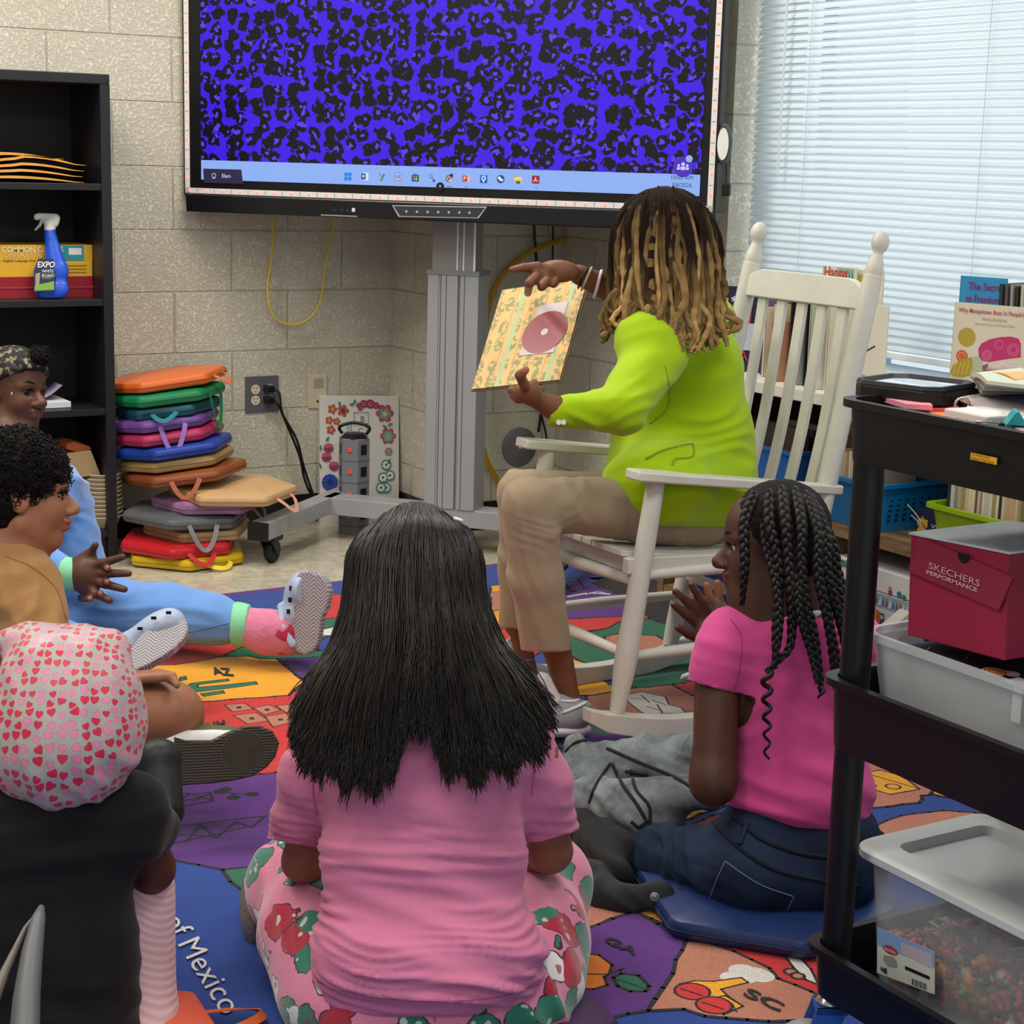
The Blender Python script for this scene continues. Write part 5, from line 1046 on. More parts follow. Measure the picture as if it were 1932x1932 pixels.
# teal binder clip, small ring
cp = fl(1915, 800, zc-.002); FC = rotz(cp, -40); clp = thing('binder_clip', 'teal binder clip beside the white box on the cart', 'clip', tuple(cp))
MB().prism(Fr(cp, FC.u, FC.w, -FC.v), [(-.013, 0), (.013, 0), (.002, .017), (-.002, .017)], -.016, .016).build('clip_body', mat('clip_teal', '1f979b', .35), clp, bevel=.001)
MB().tube(curve_pts([cp+np.array(q) for q in ((-.018, .004, .002), (-.045, .008, .004), (-.05, .014, .004), (-.018, .016, .002))], 14), .0012, 6).build('clip_handle', chm, clp, smooth=True)
rg = fl(1815, 764, zc+.004); tag(MB().tube([rg+M[0]*.009*math.cos(a)+np.array((0, 0, .009*math.sin(a))) for a in np.linspace(0, 2*math.pi, 18)], .002, 6).build('key_ring', mat('ring_steel', 'a8a6a8', .25, .8), smooth=True), 'small upright metal ring between the coral folder and the paper sheets', 'ring')
# --- middle tray: clear bin, black sweet box, red shoe box
zt2 = TZ[1][1]+.006; clear = G('clear_plastic'); clear.col('dfe4e8').set(.2, spec=.5, Alpha=.17); clear = clear.m
frost = G('frosted_plastic'); frost.col('d6dade').set(.35, spec=.5, Alpha=.5); frost = frost.m
bn = thing('clear_bin', 'clear plastic open bin standing in the middle tray of the cart', 'bin', (OC[0]+.02, 1.5, zt2)); bz = onX(1630, 1185, 1.625)[2]
BW, BL_ = .275, .38; bo = (1.625+BW/2-.004, onX(1630, 1185, 1.625)[1]-BL_/2, zt2)
open_box(MB(), Fr(bo), BW, BL_, bz-zt2, .04, .002, taper=.018, lip=.006, n=7).build('bin_body', frost, bn, smooth=35)
MB().box(W0, (1.6195, bo[1]-.10, bz-.05), (1.6205, bo[1]-.085, bz)).build('latch_mark', frost, bn)
tag(MB().box(W0, (bo[0]-BW/2+.03, bo[1]-.04, zt2+.01), (bo[0]-BW/2+.06, bo[1]+.05, bz-.02)).build('sponge', mat('sponge_yellow', 'b59a4a', .8), bevel=.01), 'yellowish block showing through the side of the clear bin', 'sponge')
# black sweet box lying in the bin
sx = thing('sweet_box', 'black box with orange and pink swirl sweets in the clear bin', 'box', (bo[0], bo[1], bz-.03)); SF = rotz((bo[0]+.005, bo[1]-.02, bz-.028), 3, 4, 0)
MB().box(SF, (-.12, -.155, -.03), (.12, .15, .01)).build('carton', mat('sweet_black', '17141a', .4, spec=.5), sx, bevel=.002)
d_ = Deco(Fr(SF((0, 0, .0102))[0], SF.v*-1, SF.u*1, SF.w), .0004)
DF = d_.fr
def swirl(px, py, r, c, c2):
    d_ = Deco(DF, .0008); x_, y_ = DF.hit(px, py); d_.disc(x_, y_, r, c, 24).line([(x_+(r*.95-r*.8*k/30)*math.cos(k*.55), y_+(r*.95-r*.8*k/30)*math.sin(k*.55)) for k in range(30)], r*.13, c2).build('swirl_print', sx)
swirl(1876, 1268, .016, 'd98a4a', '8f3a2a'); swirl(1908, 1272, .011, 'd8a0bc', '8a4a78'); x_, y_ = DF.hit(1924, 1285); d_.poly([(x_-.01, y_-.02), (x_+.05, y_-.02), (x_+.05, y_+.01), (x_-.01, y_+.01)], 'c9cdd0'); d_.line([DF.hit(1748, 1228), DF.hit(1760, 1215)], .001, '8a868c').line([DF.hit(1822, 1245), DF.hit(1830, 1233)], .001, '8a868c'); d_.build('box_print', sx)
tag(MB().box(W0, (bo[0]-.05, bo[1]+BL_/2-.035, bz-.075), (bo[0]+.02, bo[1]+BL_/2-.03, bz-.002)).build('blue_card', mat('card_blue', '1f4a78', .5)), 'blue card with a painter palette picture in the back of the clear bin', 'card')
cf = Fr((bo[0]-.015, bo[1]+BL_/2-.0355, bz-.04), (-1, 0, 0), (0, 0, 1), (0, -1, 0)); cf = Fr((bo[0]-.015, bo[1]+BL_/2-.0355, bz-.04), (1, 0, 0), (0, 0, 1), (0, -1, 0)); d_ = Deco(cf, .0006); d_.disc(0, 0, .024, 'cbb89a', 20); [d_.disc(.016*math.cos(k), .016*math.sin(k), .003, '1c2a3a', 8) for k in range(6)]; d_.build('palette_picture', bpy.data.objects['blue_card'])
# shoe box: measured from its four visible corners
XS = 1.655; a_ = onX(1740, 1012, XS); b_ = onX(1712, 1198, XS); c_ = onX(1915, 1090, XS); e_ = onX(1895, 1247, XS)
sh = thing('shoe_box', 'dark red shoe box with its lid flap open, on top of the clear bin', 'shoe box', tuple(b_))
mrd = mat('shoe_box_red', '94203f', .5, spec=.35, var=.05, vs=10); mrl = mat('shoe_lid_red', '8a2540', .5, spec=.35)
yaw_ = math.atan2(e_[1]-b_[1], e_[0]-b_[0]); u_ = e_-b_; lu = np.linalg.norm(u_); u_ /= lu; v_ = a_-b_; lv = np.linalg.norm(v_); v_ = v_-u_*(v_@u_); v_ /= np.linalg.norm(v_); w_ = np.cross(u_, v_); SB = Fr(b_, u_, v_, w_)
if SB.w[0] > 0: SB.w = -SB.w
MB().box(SB, (0, 0, -.18), (lu, lv-.002, 0)).build('box_body', mrd, sh, bevel=.0015)
MB().box(SB, (-.002, lv-.002, -.19), (lu+.003, lv+.001, .002)).build('lid_top', mat('lid_white_board', 'c6cbd2', .7, var=.12, vs=26), sh)
# front flap of the lid hangs over the front
fp = [SB.hit(*q) for q in ((1740, 1012), (1916, 1089), (1888, 1151), (1716, 1077))]
MB().poly(SB([(x, y, .004) for x, y in fp])).poly(SB([(x, y, .0015) for x, y in fp][::-1])).build('lid_flap', mrl, sh)
q = SB.hit(1823, 1050); MB().poly(SB([(q[0]+.0105*math.cos(a), q[1]+.002+.0105*math.sin(a), .0046) for a in np.linspace(math.pi*.92, 2*math.pi*1.03, 16)])).build('finger_hole', mat('hole_black', '070506', .8), sh)
sv_ = (np.array(SB.hit(1856, 1105))-np.array(SB.hit(1757, 1069))); ang_ = math.atan2(sv_[1], sv_[0]); sil = mat('print_silver', 'd3a9b4', .4)
q = SB.hit(1757, 1071); text('SKECHERS', SB.sub((*q, .005), ang_), .0088, sil, sh, 'brand_lettering', fit=np.linalg.norm(sv_)*.97); q = SB.hit(1753, 1081); text('PERFORMANCE', SB.sub((*q, .005), ang_), .0054, sil, sh, 'brand_lettering', fit=np.linalg.norm(sv_)*.97, bold=.02)
# --- bottom tray: lidded box of sweets
zt3 = TZ[2][1]+.006; XL = 1.626; la = onX(1600, 1600, XL); ly = la[1]
lidz = la[2]+.010; BW, BL_ = .268, .42; lo_ = (XL+BW/2, ly-BL_/2+.002)
lc = thing('lidded_box', 'clear storage box with a white lid, full of wrapped sweets, in the bottom tray', 'storage box', (lo_[0], lo_[1], zt3))
open_box(MB(), Fr((lo_[0], lo_[1], zt3)), BW-.03, BL_-.03, lidz-.014-zt3, .035, .0015, taper=.014, n=7).build('box_body', clear, lc, smooth=35)
b = MB(); FL = Fr((lo_[0], lo_[1], 0))
def rring(hw, hl, r, z, n=7):
    out = []
    for cx, cy, a0 in ((hw-r, hl-r, 0), (-hw+r, hl-r, 90), (-hw+r, -hl+r, 180), (hw-r, -hl+r, 270)):
        for k in range(n): a = math.radians(a0+90*k/(n-1)); out.append((cx+r*math.cos(a), cy+r*math.sin(a), z))
    return out
hw, hl = BW/2, BL_/2; rings = [rring(hw-.012, hl-.012, .035, lidz-.022), rring(hw, hl, .04, lidz-.014), rring(hw, hl, .04, lidz-.004), rring(hw-.006, hl-.006, .036, lidz), rring(hw-.03, hl-.03, .028, lidz+.001), rring(hw-.045, hl-.045, .02, lidz+.001), rring(hw-.052, hl-.052, .016, lidz-.010)]
m_ = len(rings[0]); b.add(FL([p for r_ in rings for p in r_]), [(i*m_+k, i*m_+(k+1) % m_, (i+1)*m_+(k+1) % m_, (i+1)*m_+k) for i in range(6) for k in range(m_)]+[tuple(range(m_-1, -1, -1)), tuple(range(6*m_, 7*m_))])
b.build('lid', mat('lid_white', 'c3c6c6', .4, spec=.4), lc, smooth=50)
lf = Fr((XL+.0155, 0, 0), (0, -1, 0), (0, 0, 1), (-1, 0, 0)); L4 = [lf.hit(*q) for q in ((1660, 1748), (1768, 1794), (1768, 1875), (1659, 1834))]
# keep the paper label just outside the tapered wall
def LP(pts, h): return [tuple(lf((x, y, h))[0]) for x, y in pts]
MB().poly(LP(L4, .0045)).poly(LP(L4, .004)[::-1]).build('paper_label', mat('label_paper', 'c9cdc4', .5), lc)
def li(s, t): a = np.array(L4[0])+(np.array(L4[1])-np.array(L4[0]))*s; c = np.array(L4[3])+(np.array(L4[2])-np.array(L4[3]))*s; return tuple(a+(c-a)*t)
MB().poly(LP([li(0, 0), li(1, 0), li(1, .38), li(0, .38)], .0048)).build('label_blue', mat('label_sky', '7f9fd0', .5), lc)
MB().poly(LP([li(.42, .1), li(.95, .08), li(.97, .42), li(.43, .36)], .0050)).build('label_patch', mat('label_mauve', 'b3a9b6', .5), lc)
MB().poly(LP([li(.5, .60), li(.92, .62), li(.92, .70), li(.5, .68)], .0050)).build('label_bar', mat('bar_ink', '1c1c1e', .5), lc)
b = MB(); 
for k in range(12): b.poly(LP([li(.62+.022*k, .82), li(.62+.022*k+(.008 if k % 3 else .014), .82), li(.62+.022*k+(.008 if k % 3 else .014), .97), li(.62+.022*k, .97)], .0050))
b.build('bar_code', mat('bar_ink', '1c1c1e', .5), lc, kind='stuff')
an_ = math.atan2(*(np.array(li(1, .4))-np.array(li(0, .4)))[::-1]); cpos = li(.24, .38)
MB().poly([tuple(lf.sub((*cpos, .0052), an_)((.0135*math.cos(a)*1.1, .006*math.sin(a), 0))[0]) for a in np.linspace(0, 2*math.pi, 20, endpoint=False)]).build('brand_oval', mat('brand_red', 'a33a4a', .5), lc)
text('Sterilite', lf.sub((*cpos, .0056), an_).sub((0, -.0025, 0)), .0052, WH, lc, 'brand_lettering', center=True)
MB().poly(LP([li(.12, .55), li(.3, .5), li(.36, .58), li(.36, .72), li(.2, .76), li(.12, .68)], .0050)).build('label_drawing', mat('label_grey', '8e9290', .5), lc)
text('NE', lf.sub((*li(.08, .92), .0052), an_), .007, mat('bar_ink', '1c1c1e', .5), lc, 'label_mark', bold=.04)
# wrapped sweets and sticks: individuals
rs = random.Random(11); cc_ = ['a01c2c', '6a1f38', 'b87418', '7a5628', '8c4a2c', '2a2f4c', 'a0421a', '4a1a22', 'a89a88', '66783a', 'a83058']
pr_ = {}
def top_at(y): return zt3+.05+.045*min(1, (ly-y)/.16)
n_s = 0
for k in range(300):
    x = lo_[0]+rs.uniform(-.085, .085) if k % 4 == 0 else lo_[0]-.089+rs.uniform(0, .045); y = ly-.045-rs.uniform(0, .29); z = zt3+.012+rs.random()*(top_at(y)-zt3-.005) if k % 2 else top_at(y)+rs.uniform(-.004, .012)
    c = rs.choice(cc_)
    if c not in pr_:
        b = MB().lathe(W0, [(.0005, -.018), (.006, -.016), (.0035, -.011), (.009, -.006), (.0105, 0), (.009, .006), (.0035, .011), (.006, .016), (.0005, .018)], 7)
        o = b.build('wrapped_sweet', mat('foil_'+c, c, .35, .0, spec=.45), smooth=True); pr_[c] = o
    else: o = pr_[c].copy(); COL.objects.link(o)
    o.location = (x, y, z); o.rotation_euler = (rs.uniform(0, 6), rs.uniform(0, 6), rs.uniform(0, 6)); tag(o, 'wrapped sweet in the clear lidded box on the bottom tray', 'sweet', 'wrapped sweets')
sp_ = None; stm = mat('lolly_stick', 'b59a80', .6)
for k in range(46):
    y = ly-.06-rs.uniform(0, .27); x = lo_[0]-.07+rs.uniform(0, .12); z = top_at(y)+rs.uniform(-.015, .02)
    if sp_ is None: o = MB().tube([(0, 0, -.035), (0, 0, .035)], .0018, 6).build('lolly_stick', stm, smooth=True); sp_ = o
    else: o = sp_.copy(); COL.objects.link(o)
    o.location = (x, y, z); o.rotation_euler = (rs.uniform(.3, 1.9), rs.uniform(-.6, .6), rs.uniform(0, 6)); tag(o, 'pale lollipop stick among the sweets in the lidded box', 'stick', 'lollipop sticks')
# ---------------------------------------------------------------- classroom map rug
def rug_mat(c):
    g = G('rug_'+c); P = g.co(); l = lin(c); nz = g.ramp(g.noise(P, 420, 2), .3, .7); big = g.ramp(g.noise(P, 9, 4), .3, .75)
    mm = g.n('ShaderNodeMix', data_type='RGBA', blend_type='MULTIPLY'); mm.inputs[0].default_value = 1; g.link(g.mix(nz, tuple(x*.72 for x in l), tuple(min(1, x*1.18+.004) for x in l)), mm.inputs[6]); g.link(g.mix(big, (.86,)*3, (1, 1, 1)), mm.inputs[7]); g.col(mm.outputs[2])
    g.set(.95, spec=.1, Sheen_Weight=.25); g.bump(g.noise(P, 520, 2), .6, .003); return g.m
RZ = .009
BLU, RED, YEL, PUR, GRN, TAN, BLK, WHT, ORG = '123f94', 'cc2622', 'f0a414', '5a2480', '16684c', 'bb7860', '15131a', 'd9d6d2', 'e07a18'
rug = thing('map_rug', 'classroom rug printed with a colourful map of the states, black outlines on blue', 'rug', (1.6, 2.8, 0))
rm = {}
class Rug(Deco):
    def mi(s, c):
        if c not in rm: rm[c] = rug_mat(c)
        if rm[c] not in s.ms: s.ms.append(rm[c])
        return s.ms.index(rm[c])
R0 = Rug(Fr((0, 0, RZ)), .0002); R0.i = .00001
def wig(P, n=5, a=.004, seed=0):
    """slightly wavy hand drawn edge"""
    out = []; P = [np.array(p) for p in P]; rr = random.Random(seed)
    for i in range(len(P)):
        p, q = P[i], P[(i+1) % len(P)]; d = q-p; L = np.linalg.norm(d)+1e-9; nn = np.array((-d[1], d[0]))/L; m = max(1, int(L/.03))
        for k in range(m): t = k/m; out.append(tuple(p+d*t+nn*(rr.uniform(-a, a) if k else 0)))
    return out
def st(c, *px, line=True, w=.0075, wav=.0035):
    P = wig([fl(x, y, RZ)[:2] for x, y in px], a=wav, seed=len(px)+px[0][0]); R0.poly(P, c)
    if line: R0.line(P, w, BLK, True)
def ln(*px, w=.006, c=BLK): R0.line([fl(x, y, RZ)[:2] for x, y in px], w, c)
def rtext(s, p0, pr, pu, c=BLK, bold=.03, hgt=None):
    """writing lying on the rug: baseline start, a point along the baseline, a point straight up the letters (pixels)"""
    o, r_, u_ = fl(*p0, RZ), fl(*pr, RZ), fl(*pu, RZ); u = r_-o; L = np.linalg.norm(u); u /= L; v = u_-o; H = np.linalg.norm(v); v /= H
    global TB_; TB_ = MB(); text(s, Fr((*o[:2], RZ+.0036), u, v, (0, 0, 1)), H, mb=TB_, fit=L, bold=bold, lift=0)
    if c not in rm: rm[c] = rug_mat(c)
    TB_.build('rug_lettering', rm[c], rug)
x0r, x1r, y0r, y1r = -.2, 2.98, 1.0, 4.69
MB().box(W0, (x0r, y0r, 0), (x1r, y1r, RZ)).build('rug_base', rug_mat(BLU), rug)
bd = MB()
for a, c in (((x0r, y1r-.035), (x1r, y1r)), ((x1r-.035, y0r), (x1r, y1r)), ((x0r, y0r), (x0r+.035, y1r))): bd.poly([(a[0], a[1], RZ+.0003), (c[0], a[1], RZ+.0003), (c[0], c[1], RZ+.0003), (a[0], c[1], RZ+.0003)])
rm[PUR] = rug_mat(PUR); bd.build('border_band', rm[PUR], rug)
# far row, left to right
st(RED, (250, 1215), (440, 1180), (620, 1120), (648, 1122), (648, 1166), (610, 1168), (560, 1205), (455, 1222), (410, 1241), (350, 1255), (300, 1258), (240, 1262))
st(GRN, (410, 1242), (455, 1222), (560, 1205), (612, 1167), (650, 1166), (700, 1185), (690, 1240), (526, 1243), (490, 1243), (460, 1238))
st(WHT, (606, 1188), (640, 1180), (648, 1190), (622, 1200), (606, 1199)); st(BLU, (596, 1212), (620, 1200), (632, 1204), (622, 1225), (600, 1228))
st(YEL, (225, 1275), (262, 1256), (330, 1254), (372, 1248), (415, 1239), (470, 1238), (490, 1243), (522, 1243), (575, 1286), (545, 1312), (382, 1324), (300, 1330), (230, 1310))
st(PUR, (524, 1243), (700, 1236), (730, 1262), (700, 1300), (575, 1286))
st(RED, (330, 1330), (382, 1324), (545, 1312), (575, 1286), (700, 1300), (740, 1400), (560, 1440), (520, 1460), (350, 1480), (300, 1420))
# cactus on the yellow state
for P in (((340, 1278), (350, 1276), (352, 1282), (338, 1286)), ((350, 1295), (362, 1289), (430, 1281), (432, 1285), (375, 1292), (372, 1297), (445, 1290), (482, 1286), (486, 1291), (445, 1297), (380, 1305), (365, 1306)), ((378, 1309), (420, 1303), (424, 1308), (385, 1314))):
    st(GRN, *P, w=.004, wav=.001)
rtext('AZ', (405, 1274), (444, 1277), (396, 1260))
# pueblo houses on the red state
for P in (((424, 1330), (462, 1327), (478, 1338), (438, 1343)), ((440, 1350), (484, 1345), (508, 1360), (466, 1366)), ((478, 1336), (508, 1330), (530, 1340), (498, 1349)), ((500, 1352), (540, 1346), (560, 1360), (515, 1372)), ((520, 1332), (560, 1328), (580, 1338), (540, 1345))):
    st(TAN, *P, w=.0035, wav=.0008); c = np.mean(P, 0); R0.poly([fl(c[0]+dx, c[1]+dy, RZ)[:2] for dx, dy in ((-5, -1), (4, -2), (6, 2), (-3, 3))], BLK)
rtext('NM', (390, 1382), (425, 1376), (388, 1366))
# purple state with drawn derrick and crossed beams
st(PUR, (300, 1485), (350, 1480), (520, 1458), (560, 1440), (700, 1500), (640, 1620), (470, 1636), (420, 1641), (375, 1632), (330, 1624), (280, 1600))
for P in (((330, 1515), (395, 1500)), ((332, 1500), (400, 1496)), ((335, 1512), (360, 1498)), ((350, 1496), (400, 1510)), ((365, 1512), (395, 1498)), ((395, 1495), (402, 1510)), ((335, 1524), (402, 1511)),
    ((328, 1560), (500, 1540)), ((328, 1592), (470, 1560)), ((350, 1590), (380, 1556)), ((378, 1556), (408, 1582)), ((408, 1582), (445, 1551)), ((445, 1551), (475, 1562)), ((475, 1562), (500, 1541)), ((330, 1575), (400, 1578))): ln(*P)
for px, py in ((415, 1494), (440, 1505), (476, 1499), (425, 1490)): R0.disc(*fl(px, py, RZ)[:2], .014, BLK, 12)
ln((415, 1494), (440, 1498), (476, 1499), w=.005)
rtext('TX', (560, 1545), (610, 1540), (556, 1515))
st(GRN, (420, 1642), (470, 1636), (640, 1622), (640, 1690), (500, 1700), (455, 1678), (435, 1664))
rtext('of Mexico', (306, 1738), (418, 1918), (346, 1722), WHT, bold=0)
# beneath and behind the rocking chair
st(RED, (928, 1165), (1075, 1168), (1180, 1163), (1230, 1150), (1215, 1180), (1160, 1186), (1090, 1192), (1000, 1240), (930, 1230))
st(PUR, (1060, 1125), (1110, 1108), (1150, 1112), (1200, 1130), (1260, 1160), (1180, 1163), (1072, 1168), (930, 1150), (930, 1120)); st(PUR, (1068, 1102), (1092, 1094), (1103, 1112), (1075, 1115))
st(BLK, (1118, 1100), (1140, 1090), (1260, 1092), (1390, 1120), (1390, 1215), (1262, 1185), (1225, 1165), (1180, 1128)); st(PUR, (1230, 1092), (1280, 1105), (1300, 1118), (1250, 1108)); st(BLU, (1070, 1050), (1230, 1065), (1240, 1084), (1120, 1090), (1070, 1092), line=False)
ln((1072, 1126), (1110, 1119), (1148, 1121), w=.014, c=WHT); ln((1105, 1122), (1128, 1116), (1150, 1122), w=.008, c=WHT); ln((1120, 1134), (1140, 1137), w=.006)
st(TAN, (925, 1110), (948, 1112), (946, 1150), (926, 1155)); st(YEL, (925, 1155), (948, 1150), (945, 1190), (925, 1195), w=.005); st(YEL, (925, 1106), (946, 1104), (946, 1116), (926, 1118), w=.004)
st(GRN, (1075, 1200), (1140, 1188), (1180, 1170), (1225, 1168), (1300, 1195), (1400, 1240), (1390, 1275), (1210, 1300), (1150, 1285), (1105, 1252), (1060, 1230))
st(TAN, (1140, 1202), (1165, 1196), (1240, 1200), (1280, 1222), (1255, 1240), (1180, 1245), (1160, 1230), (1145, 1222)); 
for k in range(4): ln((1140, 1206+4*k), (1152, 1203+4*k), w=.003)
st(YEL, (1075, 1240), (1105, 1252), (1150, 1292), (1200, 1300), (1120, 1312), (1090, 1312), (1070, 1290)); st(RED, (1270, 1292), (1400, 1270), (1400, 1320), (1306, 1312))
st(TAN, (1105, 1314), (1200, 1298), (1270, 1293), (1306, 1313), (1420, 1330), (1420, 1390), (1200, 1370), (1110, 1345))
st(WHT, (1180, 1312), (1210, 1306), (1255, 1315), (1262, 1330), (1285, 1336), (1298, 1350), (1270, 1356), (1220, 1350), (1198, 1335), (1185, 1325), w=.004)
for P in (((1190, 1318), (1215, 1320)), ((1210, 1312), (1225, 1326)), ((1232, 1322), (1255, 1330)), ((1220, 1334), (1250, 1342)), ((1245, 1346), (1285, 1348)), ((1240, 1330), (1250, 1346))): ln(*P, w=.004)
st(PUR, (1060, 1372), (1110, 1368), (1220, 1375), (1330, 1395), (1300, 1420), (1060, 1440)); st(GRN, (1105, 1380), (1140, 1366), (1180, 1376), (1140, 1388), line=False)
st(TAN, (1330, 1400), (1420, 1380), (1560, 1400), (1500, 1440), (1330, 1430))
# right hand group seen past the cart
st(TAN, (1560, 1340), (1670, 1428), (1708, 1448), (1745, 1475), (1760, 1492), (1755, 1500), (1738, 1502), (1740, 1508), (1735, 1515), (1640, 1525), (1500, 1540), (1420, 1500), (1440, 1400))
st(YEL, (1700, 1420), (1900, 1500), (1840, 1512), (1770, 1502), (1758, 1498), (1762, 1488), (1742, 1470), (1712, 1446)); st(TAN, (1650, 1560), (1700, 1540), (1780, 1530), (1900, 1540), (1900, 1580), (1690, 1600))
st(YEL, (1636, 1458), (1660, 1454), (1692, 1462), (1712, 1472), (1722, 1480), (1735, 1490), (1680, 1500), (1640, 1488), w=.005); ln((1640, 1462), (1730, 1488), w=.004); x_, y_ = fl(1685, 1485, RZ)[:2]; R0.disc(x_, y_, .018, BLK, 14).disc(x_, y_, .013, YEL, 14); R0.disc(*fl(1642, 1483, RZ)[:2], .014, BLK, 12)
# front right: the peach, rattle and lorry pictures
st(TAN, (1090, 1690), (1150, 1685), (1170, 1718), (1185, 1725), (1095, 1756), (1060, 1770), (1040, 1740))
st(PUR, (1185, 1725), (1200, 1722), (1240, 1745), (1292, 1775), (1294, 1795), (1275, 1815), (1268, 1840), (1250, 1865), (1222, 1908), (1150, 1922), (1040, 1928), (1000, 1860), (1100, 1755))
st(YEL, (1195, 1720), (1240, 1720), (1330, 1742), (1420, 1735), (1505, 1770), (1480, 1774), (1370, 1760), (1320, 1748), (1262, 1750)); 
st(RED, (1262, 1752), (1300, 1746), (1330, 1747), (1380, 1758), (1480, 1775), (1600, 1760), (1640, 1850), (1600, 1900), (1530, 1875), (1465, 1845), (1450, 1828), (1380, 1795), (1330, 1778), (1294, 1776))
st(TAN, (1294, 1776), (1330, 1778), (1385, 1796), (1452, 1828), (1468, 1848), (1530, 1872), (1600, 1905), (1560, 1925), (1450, 1928), (1330, 1918), (1290, 1905), (1222, 1908), (1252, 1865), (1270, 1838), (1275, 1812))
st(TAN, (1250, 1725), (1300, 1728), (1290, 1735), (1262, 1733), w=.004)
st(ORG, (1080, 1812), (1092, 1800), (1130, 1803), (1155, 1822), (1150, 1838), (1140, 1845), (1146, 1860), (1120, 1868), (1090, 1866), (1072, 1850), w=.006); ln((1100, 1839), (1148, 1840), w=.004); st(GRN, (1157, 1846), (1172, 1838), (1205, 1842), (1225, 1862), (1218, 1872), (1190, 1872), (1165, 1862)); ln((1165, 1850), (1215, 1866), w=.004); ln((1150, 1838), (1170, 1832), (1178, 1828), w=.006)
rtext('GA', (1137, 1779), (1198, 1806), (1146, 1768)); rtext('SC', (1400, 1880), (1470, 1912), (1412, 1866))
for c in ((1384, 1846), (1400, 1832), (1425, 1838), (1436, 1843), (1405, 1845)): R0.disc(*fl(*c, RZ)[:2], .022, WHT, 14)
st(YEL, (1282, 1858), (1310, 1852), (1345, 1853), (1398, 1846), (1412, 1855), (1360, 1868), (1375, 1882), (1402, 1900), (1365, 1914), (1345, 1890), (1320, 1880), (1338, 1868), w=.004); 
st(YEL, (1350, 1884), (1368, 1880), (1402, 1900), (1365, 1916), (1355, 1905), w=.004); [ln((1360+7*k, 1886+3*k), (1372+6*k, 1905+2*k), w=.003) for k in range(4)]
for px, py in ((1306, 1872), (1347, 1898)): x_, y_ = fl(px, py, RZ)[:2]; R0.disc(x_, y_, .030, BLK, 18).disc(x_, y_, .0255, RED, 18); ln((px-22, py-5), (px, py+2), (px+18, py+8), w=.004)
st(WHT, (1474, 1792), (1486, 1792), (1530, 1830), (1545, 1860), (1520, 1850), (1480, 1804), w=.005); [R0.disc(*fl(*c, RZ)[:2], .014, BLK, 10).disc(*fl(*c, RZ)[:2], .008, TAN, 10) for c in ((1492, 1835), (1505, 1843))]
# states hidden from here by the children
st(GRN, (900, 1310), (1060, 1330), (1050, 1420), (900, 1400)); st(RED, (760, 1400), (900, 1410), (1050, 1430), (1060, 1560), (880, 1560), (740, 1500)); st(YEL, (720, 1260), (900, 1250), (900, 1400), (740, 1390)); st(TAN, (720, 1520), (880, 1570), (1050, 1570), (1080, 1690), (900, 1720), (700, 1640)); st(PUR, (-100, 1240), (100, 1200), (230, 1240), (190, 1340), (-60, 1400)); st(GRN, (-60, 1410), (190, 1350), (300, 1430), (280, 1600), (0, 1700)); st(YEL, (1090, 1440), (1300, 1430), (1420, 1500), (1260, 1560), (1090, 1560)); st(RED, (1110, 1570), (1270, 1570), (1400, 1520), (1560, 1560), (1560, 1680), (1330, 1690), (1180, 1680)); st(GRN, (720, 1160), (900, 1150), (900, 1240), (740, 1250))
R0.build('map_print', rug)
